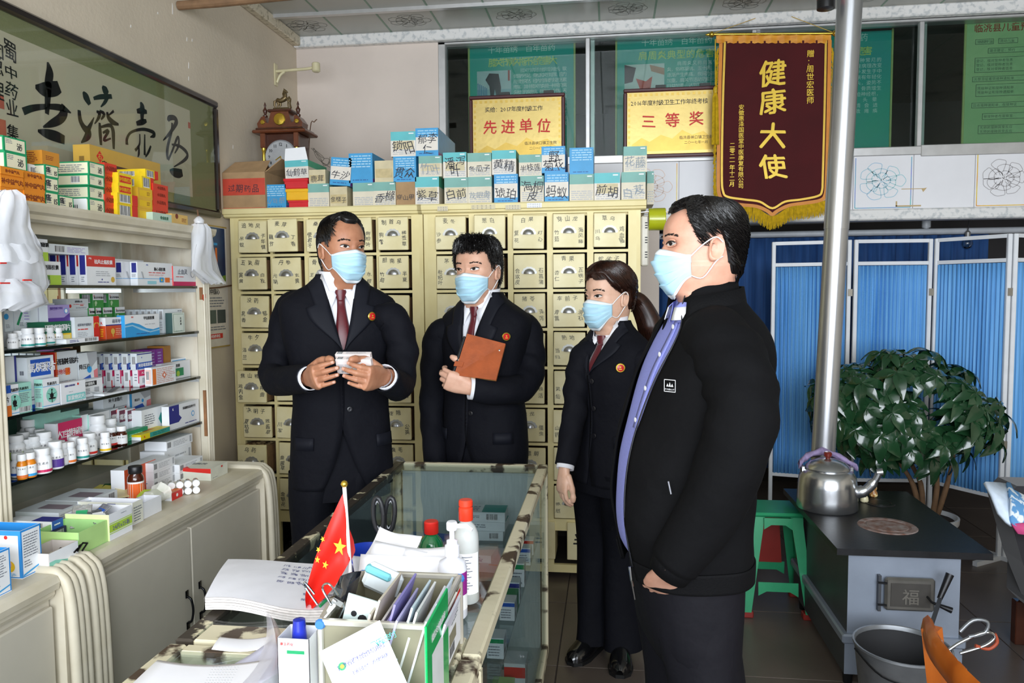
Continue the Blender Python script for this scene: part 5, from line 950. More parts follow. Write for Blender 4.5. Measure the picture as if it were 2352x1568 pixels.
def tray(pl, pr_, Xp, t, h, m_out, m_in, lb, X=(), S=(), ym=1180, name='open_box'):
    y0 = onX(pl, ym, Xp).y; y1 = onX(pr_, ym, Xp).y; o = thing(name, (Xp-t/2, (y0+y1)/2, Z5), lb, 'open box', 'open trays on the base counter'); th = .0025
    B().box(Xp-t, Xp, y0, y1, Z5, Z5+th, m_in).build('bottom', o)
    for (a, fc) in (((Xp-th, Xp, y0, y1), '+x'), ((Xp-t, Xp-t+th, y0, y1), '-x'), ((Xp-t+th, Xp-th, y0, y0+th), '-y'), ((Xp-t+th, Xp-th, y1-th, y1), '+y')):
        B().box(a[0], a[1], a[2], a[3], Z5+th, Z5+h, m_in, faces={fc: m_out}).build('wall_panel', o)
    q = B()
    if X: prt(q, V((Xp, y0, Z5)), EY, EZ, y1-y0, h, X)
    if S: prt(q, V((Xp-t, y0, Z5)), EX, EZ, t, h, S)
    if q.f: q.build('printed_label', o)
    return o, y0, y1
WIN = M('white_inside', '#f2f3f8', .5, var=.02); LGR = M('light_green_card', '#b9e08e', .45, var=.04); LGR2 = M('pale_green_inside', '#a9d98c', .5)
tray(329, 371, -1.43, .06, .05, W2, WIN, 'small white open box right of the wide trays', ym=1160)
tray(305, 329, -1.425, .18, .068, M('ivory_tray', '#eeeede', .45), WIN, 'wide ivory open tray with navy labels and grey print', [('l', .1, .1, .9, .8, 6, GREYINK)], [('p', [(.35, .5), (.55, .95), (.7, .95), (.6, .5)], NAVY), ('l', .1, .5, .3, .9, 3, NAVY)], ym=1180)
o, ya, yb = tray(251, 304, -1.40, .135, .075, W2, WIN, 'white open tray with green stripes holding foil sachets', [('r', 0, .3, 1, .6, LIME), ('r', 0, .24, 1, .27, LIME), ('r', 0, .63, 1, .66, LIME), ('t', .5, .45, .22, '24片x25板', GREYINK), ('l', .5, .85, .8, .9, 1, GREYINK)], [('r', 0, 0, 1, 1, M('pale_lime', '#e3f0b0', .45))], ym=1205)
FOIL = M('crinkled_foil', '#c4c6c8', .22, metal=.85, bump=.6, bs=40)
for k, (dx, dy, rz, rx, lb) in enumerate(((-.10, .02, .4, .9, 'foil sachet with green seal sticking out of the striped tray'), (-.07, .05, -.5, .6, 'foil sachet with blue corner in the striped tray'), (-.05, .03, .9, .3, 'small foil sachet lying flat in the striped tray'))):
    b = B(); b.obox((-1.40+dx, ya+dy, Z5+.062), (.05, .07, .003), Matrix.Rotation(rz, 3, 'Z') @ Matrix.Rotation(rx, 3, 'X'), FOIL, bev=.001); s = tag(b.build('foil_sachet'), lb, 'sachet')
    B().obox((-1.40+dx, ya+dy, Z5+.0625), (.03, .035, .0045), Matrix.Rotation(rz, 3, 'Z') @ Matrix.Rotation(rx, 3, 'X'), (GREEN, BLUE, WPRINT)[k]).build('printed_seal', s)
tray(181, 247, -1.405, .13, .062, LGR, LGR2, 'empty light green open tray on the base counter', ym=1235)
o, ya, yb = tray(112, 180, -1.40, .075, .045, W2, M('grey_inside', '#c9c0ba', .6), 'small white open tray holding metal clips, beside the blue boxes', [('p', [(0, 0), (1, 0), (.2, .5), (0, .5)], MINT)], ym=1265)
for k in range(4): tag(B().tube([V((-1.43+.012*k, ya+.05+.015*k, Z5+.02)), V((-1.435+.01*k, ya+.085+.015*k, Z5+.03)), V((-1.425+.01*k, ya+.09+.015*k, Z5+.028)), V((-1.42+.012*k, ya+.055+.015*k, Z5+.02))], .0025, PULLB, 6).build('metal_clip'), 'small dark metal clip, %s from the front in the little white tray' % ORD[k], 'clip')
# flat packets scattered
for (px, py, sx, sy, rz, m, lb) in ((268, 1120, .1, .07, .3, M('dark_green_packet', '#2c5a38', .35), 'dark green flat packet lying behind the white trays'), (235, 1122, .07, .05, -.2, M('straw_box'), 'flat yellow packet under the dark green one'), (312, 1105, .09, .06, .5, M('blue_grey_packet', '#8fa0ae', .35), 'blue-grey foil packet left of the vials'), (285, 1128, .05, .09, .7, M('yellow_white_packet', '#e8d9a0', .4), 'yellow and white paper packet standing out of the ivory tray'), (345, 1132, .07, .05, .2, LIME, 'lime green leaflet beside the small white open box'), (52, 1205, .1, .06, .4, LIME, 'lime and black packet by the left post')):
    p = onZ(px, py, Z5+.03); tag(B().obox((p.x, p.y, Z5+.03), (sx, sy, .004), Matrix.Rotation(rz, 3, 'Z') @ Matrix.Rotation(.2, 3, 'X'), m, bev=.001).build('packet'), lb, 'packet')
# two blue and white boxes at the left edge
BLB = M('bright_blue_box', '#2f8fdc', .4, var=.03)
bl = [('r', .06, .04, .94, .96, W2), ('l', .12, .4, .85, .9, 9, GREYINK), ('l', .12, .2, .5, .36, 3, GREYINK), ('p', [(.06, .04), (.94, .15), (.94, .18), (.06, .08)], SKYB)]
def openbox(pl, pr_, Xp, t, h, lb):
    y0 = onX(pl, 1300, Xp).y; y1 = onX(pr_, 1300, Xp).y; o = thing('open_box', (Xp-t/2, (y0+y1)/2, Z5), lb, 'open box'); th = .002
    for a in ((Xp-th, Xp, y0, y1), (Xp-t, Xp-t+th, y0, y1), (Xp-t+th, Xp-th, y0, y0+th), (Xp-t+th, Xp-th, y1-th, y1)): B().box(*a, Z5+.002, Z5+h, WIN, faces={'+x': BLB, '-y': BLB}).build('wall_panel', o)
    B().box(Xp-t, Xp, y0, y1, Z5, Z5+.002, WIN).build('bottom', o); q = B(); prt(q, V((Xp, y0, Z5)), EY, EZ, y1-y0, h, bl); prt(q, V((Xp-t, y0, Z5)), EX, EZ, t, h, [('r', .05, .04, .95, .9, W2), ('c', .75, .25, .12, YELLOW), ('c', .7, .3, .1, M('soft_pink', '#f0b0c0', .5)), ('c', .7, .86, .04, RED), ('l', .5, .05, .9, .12, 3, SKYB)]); q.build('printed_label', o)
openbox(50, 97, -1.43, .13, .12, 'open blue and white box with flower print at the left edge'); openbox(-30, 24, -1.40, .13, .105, 'nearest blue and white box with barcode, cut by the left picture edge')
# ---- plastic bags hanging from the shelf
BAG = film('white_plastic_bag', '#f4f6fb', .62, .22)
def bag(pts, label, X_, name='plastic_bag', knot=None, seed=1, group='white plastic bags', red=False):
    rng = random.Random(seed); rows = []
    for i, (xa, xb, y) in enumerate(pts):
        a = onX(xa, y, X_); c = onX(xb, y, X_); row = []; n = 36
        for k in range(n):
            t = 2*math.pi*k/n; u = (1-math.cos(t))/2; dep = (.032+.012*math.sin(i*1.3))*math.sin(t)*(.8+.12*math.sin(k*1.1+seed))+.0025*math.sin(k*2.7+i*.9+seed)
            p = a+(c-a)*u; row.append((p.x+dep+rng.gauss(0, .0012), p.y, p.z+rng.gauss(0, .001)+.006*math.sin(k*1.7+i)*(i/len(pts))))
        rows.append(row)
    o = B().grid(rows, BAG, wrap=True).build(name, smooth=70); tag(o, label, 'plastic bag', group)
    if red:
        for (xa, xb, y) in red: a = onX(xa, y, X_+.04); c = onX(xb, y, X_+.04); B().bar(a, c, .004, .004, RED).build('red_print_line', o)
    return o
bag([(2, 24, 436), (-10, 44, 450), (-16, 60, 480), (-20, 66, 520), (-24, 86, 560), (-26, 96, 580), (-28, 90, 603)], 'clear white plastic bag bundle hanging highest at the left edge', -1.58, seed=2)
bag([(-20, 70, 560), (-26, 88, 590), (-30, 100, 615), (-30, 110, 655), (-30, 100, 670)], 'middle white plastic bag bundle with red lines at the left edge', -1.585, seed=4, red=[(53, 72, 643), (0, 22, 650), (0, 14, 604)])
bag([(-24, 60, 640), (-28, 90, 660), (-30, 108, 695), (-30, 60, 712)], 'lowest white plastic bag bundle hanging at the left edge', -1.588, seed=6)
hb = bag([(452, 462, 514), (450, 470, 525), (446, 482, 560), (442, 492, 590), (440, 500, 620), (462, 508, 640), (475, 512, 651)], 'white plastic bag tied to a nail at the right end of the shelf', SX1+.045, seed=9)
p = onX(457, 508, SX1+.045); B().lathe([(.005, -.012), (.018, -.008), (.02, .004), (.012, .014), (.003, .02)], BAG, p, 14).build('knot', hb, smooth=60); B().tube([p+V((0, 0, .0)), p+V((-.005, 0, .045))], .003, M('rusty_wire'), 6).build('nail', hb)
# ---- calendar poster on the wall behind the shelf
XW = XL+.004
y0 = onX(468, 640, XW).y; y1 = onX(523, 660, XW).y; zt_ = onX(505, 520, XW).z; zb_ = onX(505, 797, XW).z
cal = tag(B().box(XL, XW, y0, y1, zb_, zt_, M('calendar_paper', '#e4ddd2', .6)).build('wall_calendar'), 'paper health calendar with dark blue picture hanging between shelf and herb cabinet', 'calendar')
q = B(); prt(q, V((XW, y0, zb_)), EY, EZ, y1-y0, zt_-zb_, [('r', 0, .53, .93, .985, M('calendar_navy', '#1f2c56', .4, col2='#2c6a9a', vs=4)), ('p', [(0, .53), (.93, .53), (.93, .6), (.5, .57), (0, .62)], M('calendar_field', '#7fa03a', .5)), ('r', .45, .84, .6, .86, SKYB), ('r', .5, .68, .58, .82, ORANGE), ('t', .3, .46, .05, '守门中国心', BLACK), ('l', .1, .33, .85, .42, 4, GREYINK), ('r', .05, .2, .45, .31, M('calendar_photo', '#51625c', .5)), ('r', .5, .2, .85, .31, M('calendar_photo2', '#3d4a4c', .5)), ('r', 0, .075, .7, .115, RED), ('t', .35, .095, .03, '技术协作单位', WPRINT), ('l', .1, .14, .85, .18, 2, GREYINK)]); q.build('printed_page', cal)
for z in (zt_-.006, zb_): B().box(XL, XW+.004, y0, y1, z, z+.006, M('calendar_rod', '#b99a4a', .4)).build('binding_rod', cal)
tag(B().tube([onX(478, 662, XL+.02), onX(505, 660, XL+.02), onX(533, 655, XL+.02)], .004, M('rusty_wire'), 7).build('rusty_rod'), 'thin rusty rod sticking out over the calendar', 'rod')
# ---- framed calligraphy
FX = XL+.03
def cal_pt(zx, zy, off=.0): return onX(zx/3.0157, zy/3.0157, FX+off)
zt_ = 2.402; zb_ = 1.822; y1 = 3.675; y0 = 1.75; FRW = M('black_lacquer_frame', '#1d1516', .28, coat=.4, var=.1)
fr = thing('framed_calligraphy', (FX, (y0+y1)/2, zb_), 'large black-framed calligraphy of four big brush characters on the left wall', 'picture frame')
B().box(XL, FX-.012, y0+.02, y1-.02, zb_+.02, zt_-.02, M('olive_silk_mount', '#92936a', .8, var=.06, vs=200)).build('mount', fr)
pa = cal_pt(1330, 765); pb_ = cal_pt(1330, 1360); B().box(FX-.012, FX-.0115, y0+.16, pa.y, (pb_.z), pa.z, M('aged_rice_paper', '#d8cdb6', .7, var=.05, vs=3)).build('paper', fr)
for a in ((y0, y1, zt_-.034, zt_), (y0, y1, zb_, zb_+.034), (y0, y0+.034, zb_+.034, zt_-.034), (y1-.034, y1, zb_+.034, zt_-.034)):
    B().box(XL, FX+.004, a[0], a[1], a[2], a[3], FRW, bev=.008).build('frame_bar', fr)
B().box(FX-.004, FX-.002, y0+.03, y1-.03, zb_+.03, zt_-.03, glass('picture_glass', '#f2f4f2', .02, .09)).build('glass_pane', fr)
ST = [[(330, 430, 12), (345, 500, 44), (335, 570, 44), (332, 640, 40), (325, 790, 24)], [(245, 600, 18), (300, 620, 60), (370, 615, 66), (412, 600, 50)], [(160, 772, 34), (230, 748, 30), (330, 738, 24), (430, 748, 30), (492, 782, 6)], [(420, 730, 26), (445, 770, 44), (420, 820, 44), (360, 855, 34), (298, 880, 8)], [(262, 905, 12), (320, 925, 42), (390, 945, 50), (448, 970, 40)],
      [(575, 636, 12), (595, 670, 40), (622, 724, 22)], [(548, 762, 20), (556, 830, 26), (580, 880, 30), (612, 915, 40), (600, 950, 34), (562, 988, 6)], [(605, 910, 30), (630, 860, 18), (652, 812, 4)], [(708, 598, 14), (728, 625, 40), (748, 650, 24)], [(648, 682, 14), (700, 670, 22), (775, 668, 20)], [(748, 660, 22), (728, 705, 18), (698, 740, 6)], [(668, 772, 10), (690, 785, 20), (680, 820, 16), (655, 858, 5)], [(690, 768, 12), (722, 790, 18), (700, 828, 8)], [(742, 775, 14), (752, 815, 24), (780, 845, 26), (822, 862, 10)], [(788, 768, 12), (745, 805, 6)], [(690, 850, 14), (694, 920, 22), (700, 1005, 16)], [(698, 880, 10), (760, 868, 18), (782, 900, 24), (786, 960, 22), (788, 1032, 14)], [(712, 920, 10), (752, 905, 16), (718, 972, 12), (768, 958, 8)],
      [(972, 708, 10), (985, 740, 34), (984, 800, 26), (985, 862, 16)], [(948, 770, 18), (985, 768, 28), (1018, 776, 16)], [(945, 856, 18), (985, 845, 26), (1015, 836, 14)], [(880, 1002, 20), (880, 960, 16), (910, 915, 12), (990, 895, 14), (1060, 915, 18), (1066, 938, 20), (1040, 950, 4)], [(968, 928, 8), (966, 1000, 11), (936, 1042, 14)], [(962, 1010, 9), (962, 1060, 14), (955, 1088, 5)], [(1003, 930, 8), (1002, 1010, 12), (1003, 1075, 16)], [(1045, 1010, 10), (1030, 1050, 14), (1008, 1088, 6)],
      [(1165, 838, 16), (1172, 818, 24), (1205, 815, 22), (1222, 840, 26), (1205, 880, 20), (1165, 935, 14), (1130, 972, 5)], [(1192, 850, 12), (1190, 900, 16), (1165, 1000, 18), (1158, 1060, 20), (1162, 1105, 14)], [(1165, 1108, 12), (1195, 1040, 12), (1225, 960, 14), (1238, 955, 12), (1236, 1010, 14), (1210, 1062, 6)], [(1190, 1000, 8), (1240, 1010, 14), (1285, 1045, 18), (1298, 1080, 18), (1270, 1115, 14), (1205, 1155, 5)], [(1175, 1180, 10), (1200, 1192, 36), (1235, 1200, 42), (1264, 1196, 30)]]
st = B()
for s in ST:
    c = catmull(s, 5); P = [cal_pt(x, y, -.0108) for x, y, _ in c]; ws = [max(.002, w_*.95/3.0157/1750*P[i].y*1.75) for i, (_, _, w_) in enumerate(c)]
    st.ribbon(P, ws, (1, 0, 0), BLACK)
for k, ch in enumerate('蜀中药业集'): p = cal_pt(72+k*4, 345+k*140, -.0108); st.text(ch, p, EY, EZ, .062-.002*k, BLACK, hand=1.2, wt=.01)
for k, ch in enumerate('团总理'): p = cal_pt(-22, 330+k*140, -.0108); st.text(ch, p, EY, EZ, .062, BLACK, hand=1.2, wt=.01)
SEAL = M('seal_red', '#cf6a58', .6)
for (zx, zy, s) in ((3, 705, .03), (12, 880, .036), (1311, 868, .02)): p = cal_pt(zx, zy, -.0109); st.box(FX-.0111, FX-.0108, p.y-s/2, p.y+s/2, p.z-s*.7, p.z+s*.7, SEAL)
st.build('brush_writing', fr)
# ---- bracket and stick high on the wall
p0 = onX(632, 170, XL); bk = thing('curtain_bracket', (XL, p0.y, p0.z-.05), 'cream curtain rod bracket on the left wall above the clock', 'bracket'); IV = M('ivory_enamel', '#d6cda6', .35)
B().box(XL, XL+.008, p0.y-.02, p0.y+.02, p0.z-.07, p0.z+.06, IV, bev=.003).build('wall_plate', bk)
B().tube([V(p) for p in catmull([(XL+.008, p0.y, p0.z+.015), (XL+.08, p0.y, p0.z+.018), (XL+.2, p0.y, p0.z+.022), (XL+.25, p0.y, p0.z+.03)], 4)], (.009), IV, 8).tube([V(p) for p in catmull([(XL+.01, p0.y, p0.z-.05), (XL+.03, p0.y, p0.z-.01), (XL+.06, p0.y, p0.z+.012)], 4)], .008, IV, 8).build('arm', bk, smooth=50)
B().lathe([(.018, 0), (.024, .006), (.024, .05), (.02, .054)], IV, (XL+.255, p0.y, p0.z), 14).build('rod_cup', bk, smooth=40)
pw_ = onX(410, 13, XL+.004); tag(B().tube([pw_, onY(500, 6, pw_.y), onY(760, -20, pw_.y)], [.02, .021, .021], M('weathered_stick', '#8a6a4c', .8, var=.15, vs=20), 12).build('wooden_pole'), 'weathered round wooden pole jutting from the left wall under the ceiling', 'pole')
hp0 = onY(1897, 6, 3.4); hd = thing('hanging_black_cylinder', hp0, 'black cylinder with a red patch hanging at the top edge near the stove pipe', 'lamp holder')  # unidentified hanging cylinder, built from its shape and colours only
B().lathe([(.012, -.03), (.036, -.026), (.036, .09), (.03, .1)], M('black_bakelite', '#151517', .3), hp0, 18).build('cylinder_body', hd, smooth=40); B().lathe([(.0365, .01), (.0365, .09)], M('red_wrap', '#b8353a', .4), hp0, 18, cap=False).build('red_wrap', hd, smooth=60); B().tube([hp0+V((0, 0, .1)), V((hp0.x, hp0.y, 3.05))], .004, BLACK, 6).build('cord', hd)
# ================================================================== GLASS COUNTER
WCR = M('worn_cream_frame', '#d9d0b2', .5, col2='#4a3a2c', vs=14, ramp=(.56, .62), bump=.25, bs=40); WDK = M('worn_dark_frame', '#3a332b', .5, col2='#d8cfae', vs=22, ramp=(.6, .65), bump=.3, bs=40)
CGL = glass('counter_glass', '#f0f5f5', .015, .4); CIN = M('counter_inside_board', '#cdd6d6', .5, var=.06, vs=30, stretch=(6, 6, .5)); CTX0, CTX1, CTZ = -.812, -.228, .8
def glass_counter(y0, y1, label, dark_left):
    r = thing('glass_counter', ((CTX0+CTX1)/2, (y0+y1)/2, 0), label, 'counter', 'glass display counters'); w_ = .036; ml = WDK if dark_left else WCR
    B().box(CTX0, CTX0+w_, y0, y1, CTZ-.03, CTZ, ml, bev=.004).build('top_rail', r); B().box(CTX1-w_, CTX1, y0, y1, CTZ-.03, CTZ, WCR, bev=.004).build('top_rail', r)
    B().box(CTX0+w_, CTX1-w_, y1-.03, y1, CTZ-.03, CTZ, WCR, bev=.004).build('top_rail', r); B().box(CTX0+w_, CTX1-w_, y0, y0+.07, CTZ-.03, CTZ, WCR, bev=.004).build('top_rail', r)
    for x in (CTX0, CTX1-.024):
        for y in (y0, y1-.024): B().box(x, x+.024, y, y+.024, .08, CTZ-.03, WCR, bev=.003).build('corner_post', r)
        B().box(x, x+.024, y0+.024, y1-.024, .08, .12, WCR, bev=.003).build('bottom_rail', r)
    B().box(CTX0+.03, CTX1-.03, y1-.016, y1-.01, .1, CTZ-.03, CIN).build('end_board', r); B().box(CTX0+.01, CTX1-.01, y0+.01, y1-.01, .08, .1, CIN).build('floor_board', r)
    B().box(CTX0+.02, CTX1-.02, y0+.02, y1-.02, CTZ-.006, CTZ-.001, CGL).build('top_glass', r); B().box(CTX1-.012, CTX1-.007, y0+.02, y1-.02, .11, CTZ-.02, CGL).build('side_glass', r); B().box(CTX0+.007, CTX0+.012, y0+.02, y1-.02, .11, CTZ-.02, CGL).build('side_glass', r)
    s = B().box(CTX0+.02, CTX1-.02, y0+.02, y1-.03, .572, .578, CGL).build('inner_glass_shelf', r)
    for x in (CTX0+.04, CTX1-.07):
        for y in (y0+.06, y1-.1): B().box(x, x+.03, y, y+.03, 0, .08, M('dark_foot', '#2a2622', .7)).build('foot', r)
    return r
glass_counter(1.30, 2.80, 'worn cream glass display counter between the men and the camera', True)
glass_counter(.35, 1.285, 'second worn glass counter joined at the near end, under the white papers', False)
# ---- stock inside the counter
ZI = .5785; GI = 'boxes inside the glass counter'
def ib(x, y, sx, sy, z, h, m, lb, yaw=0, X=(), S=(), T=()): return mbox('medicine_box', x-sx/2, x+sx/2, y-sy/2, y+sy/2, z, z+h, m, lb, 'medicine box', GI, X, S, T, yaw)
tl = [('r', .5, .1, 1, .9, M('teal_hex', '#4aa6a0', .5)), ('l', .08, .2, .45, .8, 3, GREYINK)]
ib(-.45, 2.62, .16, .1, ZI, .032, W3, 'white and teal box, lowest of the stack at the far end of the counter', .05, (), [('b', .7, .2, .9, .85), ('l', .1, .3, .5, .8, 2, GREYINK)], tl); ib(-.44, 2.63, .16, .1, ZI+.0325, .03, W3, 'white box second in the stack at the far end of the counter', -.03, (), [('l', .1, .3, .6, .8, 2, GREYINK)], tl); ib(-.445, 2.63, .165, .1, ZI+.063, .034, W3, 'white and teal box on top of the stack at the far end of the counter', .02, (), [('b', .6, .2, .85, .85), ('l', .1, .4, .5, .7, 2, GREYINK)], [('r', .5, .05, 1, .95, TEALP), ('l', .08, .2, .45, .8, 3, GREYINK)])
ib(-.62, 2.50, .14, .09, ZI, .03, M('blue_stock_box', '#3f7fb8', .45), 'blue and white box with barcode left of the stack in the counter', -.12, (), [('r', 0, .5, 1, 1, W3), ('b', .05, .1, .3, .85)], [('c', .5, .4, .25, YELLOW), ('r', .6, 0, 1, 1, BLUE)])
ib(-.585, 2.30, .15, .09, ZI, .05, W3, 'white box with green band behind the scissors in the counter', .12, (), [('l', .1, .2, .5, .8, 4, GREYINK), ('b', .6, .2, .75, .8)], [('r', 0, .4, 1, .7, LIME)])
ib(-.53, 2.12, .17, .07, ZI, .04, M('yellow_stock_box', '#d8d25a', .45), 'yellow box with black lettering in the counter under the pens', .0, (), [('t', .4, .5, .6, '小儿氨酚', BLACK), ('r', .8, 0, 1, 1, W3)], ()); ib(-.43, 2.40, .12, .09, ZI, .026, W3, 'small white box with dark squares in the middle of the counter', -.1, (), [('l', .2, .2, .8, .8, 3, NAVY)], [('r', .1, .2, .4, .6, NAVY)])
p = tag(B().obox((-.335, 2.38, ZI+.002), (.14, .22, .001), RZ(-.1), M('lilac_paper', '#d9d3dd', .6)).build('paper_sheet'), 'lilac paper sheet lying inside the counter near the right edge', 'paper'); B().obox((-.33, 2.33, ZI+.0026), (.1, .01, .0004), RZ(-.1), M('salmon_text')).build('printed_line', p)
tag(B().obox((-.345, 2.08, ZI+.006), (.12, .2, .01), RZ(.05), M('reddish_board', '#9a6a52', .5, var=.15, vs=20, stretch=(8, 1, 1))).build('wood_board'), 'thin reddish wooden board inside the counter', 'board')
rng = random.Random(12); k = 0
for (px, top, h, m, w_, lb) in ((1212, 1298, .05, W2, .04, 'white box farthest along the right side of the counter'), (1205, 1355, .055, W3, .04, 'white box with blue band along the right side of the counter'), (1190, 1392, .07, W2, .045, 'tall white box with red mark along the right side of the counter'), (1178, 1425, .06, W3, .04, 'white box with barcode, middle of the right side of the counter'), (1172, 1463, .05, M('green_white_stock', '#3f9a5c', .45), .045, 'green and white box along the right side of the counter'), (1167, 1508, .05, W2, .05, 'white box with red stripe nearest on the right side of the counter'), (1140, 1532, .05, W3, .05, 'white box beside the red striped one, nearest in the counter')):
    y = onX(px, top+30, -.27).y; ib(-.268, y, .04, w_, ZI, h, m, lb, 0, [('b', .1, .1, .6, .4), ('l', .1, .5, .9, .9, 3, GREYINK)], [('r', 0, .75, 1, .95, (RED, BLUE, GREEN, NAVY)[k % 4]), ('l', .1, .1, .9, .65, 4, GREYINK)]); k += 1
for j in range(10):
    y = 1.5+j*.12; ib(-.31-.03*(j % 2), y, .07, .09, .1005, .06+.03*(j % 3), (W3, W2, MB_, LGR)[j % 4], ['white', 'pale', 'mint', 'light green'][j % 4]+' box on the counter floor, %s from the near end' % ORD[j], 0, [('l', .1, .2, .9, .8, 4, GREYINK)], [('r', 0, .6, 1, .9, (TEALP, BLUE, RED)[j % 3])])
# ---- things on the counter
ZK = CTZ+.0005
# ledger pad with handwriting
PADP = M('pad_paper', '#f1f1f8', .6, var=.03, bump=.15, bs=20); PADE = M('pad_edges', '#e6e0dc', .7, var=.08, vs=90)
c4 = [onZ(525, 1312, ZK), onZ(808, 1322, ZK), onZ(775, 1432, ZK), onZ(472, 1408, ZK)]
pad = thing('notepad', (c4[0]+c4[2])/2, 'thick curled writing pad with rows of handwriting, left of the flag', 'notepad')
def padpt(u, v, h=0): p = c4[0]*(1-u)*(1-v)+c4[1]*u*(1-v)+c4[2]*u*v+c4[3]*(1-u)*v; return V((p.x, p.y, ZK+h+.012*(1-u)*(math.sin(v*2.2+.3))+.006*math.sin(u*7)*(.3+v*.6)))
n = 14; top = [[padpt(i/n, j/n, .026) for i in range(n+1)] for j in range(n+1)]; B().grid(top[::-1], PADP).build('top_page', pad, smooth=60)
eb = B()
for L in range(5):
    h0, h1 = .005*L, .005*L+.0042; off = rng.uniform(-.008, .006)
    eb.grid([[padpt(i/n, 1+off, h0) for i in range(n+1)], [padpt(i/n, 1+off, h1) for i in range(n+1)]], PADE); eb.grid([[padpt(0+off, i/n, h0) for i in range(n+1)], [padpt(0+off, i/n, h1) for i in range(n+1)]], PADE); eb.grid([[padpt(1+off, i/n, h0) for i in range(n+1)], [padpt(1+off, i/n, h1) for i in range(n+1)]], PADE); eb.grid([[padpt(i/n, 1+off, h1) for i in range(n+1)], [padpt(i/n, .5, h1) for i in range(n+1)]], PADE)
eb.build('page_block', pad); hw = B(); INKB = M('blue_pen', '#5a5f92', .6)
for cidx in range(6):
    for r in range(8 if cidx > 2 else 5):
        u = .5+cidx*.08; v = .12+r*.1; p = padpt(u, v, .0268); ux = (padpt(u+.05, v, .0268)-p).normalized(); uy = (padpt(u, v-.05, .0268)-p).normalized()
        if cidx > 3 and r % 2: hw.ribbon([p+ux*math.cos(t*.52)*.012+uy*math.sin(t*.52)*.012 for t in range(13)], .0012, ux.cross(uy), INKB)
        hw.text(('川贝当归芪芍草柴'[r % 8])+str(5+cidx*3), p, ux, uy, .014, INKB, .8, hand=1.3)
hw.build('handwriting', pad)
# flag on a stick
fb = onY(810, 1345, 1.405); ft = onY(791, 1118, 1.405); ftop = ft+(ft-fb)*.01
fg = thing('desk_flag', (fb.x, fb.y, ZK), 'small red flag with five yellow stars on a white stick with gold ball', 'flag'); FRED = M('flag_red', '#dd1f12', .55, var=.04)
B().tube([V((fb.x, fb.y, ZK+.01)), ft], .004, M('white_plastic_stick', '#f0f0f0', .4), 10).build('stick', fg, smooth=40); B().lathe([(.0001, -.007), (.005, -.005), (.0075, 0), (.005, .005), (.0001, .0075)], BRS, ft+V((0, 0, .006)), 14).build('gold_ball', fg, smooth=60)
B().lathe([(.03, 0), (.03, .005), (.012, .009), (.006, .02)], M('white_plastic_stick'), (fb.x, fb.y, ZK), 18).build('base', fg, smooth=40)
def fpt(px, py, d=0): p = onY(px, py, 1.405-d); return p
topE = catmull([(793, 1122), (771, 1168), (747, 1223), (725, 1278), (709, 1332), (701, 1369), (704, 1400)], 4); botE = catmull([(806, 1282), (797, 1300), (784, 1322), (771, 1343), (757, 1360), (742, 1376), (708, 1407)], 4)
NR = len(topE); rows = []
for i in range(NR):
    a, b_ = topE[i], botE[i]; row = []
    for j in range(13):
        t = j/12; px = a[0]+(b_[0]-a[0])*t; py = a[1]+(b_[1]-a[1])*t; d = .012*math.sin(t*5.5+i*.12)*min(1, i/6)+.018*math.sin(i*.16)*(.4+t); row.append(fpt(px, py, d))
    rows.append(row)
fo = B().grid(rows, FRED).build('flag_cloth', fg, smooth=70)
B().grid([[fpt(803, 1215, .0), fpt(812, 1240, -.01), fpt(816, 1262, -.02)], [fpt(806, 1290, 0), fpt(808, 1284, -.01), fpt(815, 1268, -.02)]], FRED).build('flag_fold', fg, smooth=70)
sq = B()
for (px, py, r, rot) in ((780, 1256, 17, .15), (747, 1297, 8, .3), (729, 1285, 7, .1), (731, 1262, 6, .6), (741, 1238, 6, .9)):
    P = []
    for q_ in range(10): rr = r if q_ % 2 == 0 else r*.4; a = rot-math.pi/2+q_*math.pi/5; P.append(fpt(px+rr*.92*math.cos(a), py+rr*1.25*math.sin(a), .034))
    sq.prism(P, (0, .0004, 0), M('flag_star_yellow', '#f0c830', .5))
sq.build('yellow_stars', fg)
# blue tape-dispenser ring / cup with scissors
BLU = M('cobalt_plastic', '#2443b4', .3); pc = onZ(842, 1308, ZK)
cup = thing('pen_cup', pc, 'round cobalt blue desk cup behind the flag', 'cup'); B().lathe([(.042, 0), (.045, .003), (.05, .05), (.047, .05), (.042, .006), (.0001, .006)], BLU, pc, 26).build('cup_wall', cup, smooth=40); B().lathe([(.0455, .008), (.048, .03)], M('clear_lilac_band', '#b8b6e0', .3), pc, 26, cap=False).build('pale_band', cup, smooth=40)
sc_ = thing('scissors', pc+V((.03, .03, .01)), 'pair of black-handled scissors standing upright in the blue cup', 'scissors'); BKP = M('black_soft_grip', '#202124', .4); GRY = M('grey_grip_lining', '#a9abb0', .5); Ysc = pc.y+.03
for s, px0 in ((-1, 871), (1, 893)):
    loop = []
    for t in range(17): a = t/16*2*math.pi; loop.append(onY(px0+s*2+11.5*math.cos(a)+s*3*math.sin(a), 1182+40*math.sin(a)*-1, Ysc+.006*s))
    B().tube(loop, .0058, BKP, 8).build('handle_loop', sc_, smooth=50); B().tube([p+(V((onY(px0, 1182, Ysc).x, Ysc+.006*s, onY(px0, 1182, Ysc).z))-p)*.22 for p in loop], .0022, GRY, 6).build('grip_lining', sc_, smooth=50)
    B().bar(onY(px0-s*2, 1218, Ysc+.006*s), onY(882, 1262, Ysc+.006*s), .012, .005, BKP).bar(onY(882, 1262, Ysc+.006*s), onY(882+s*3, 1300, Ysc+.006*s), .012, .002, STEEL).build('blade', sc_)
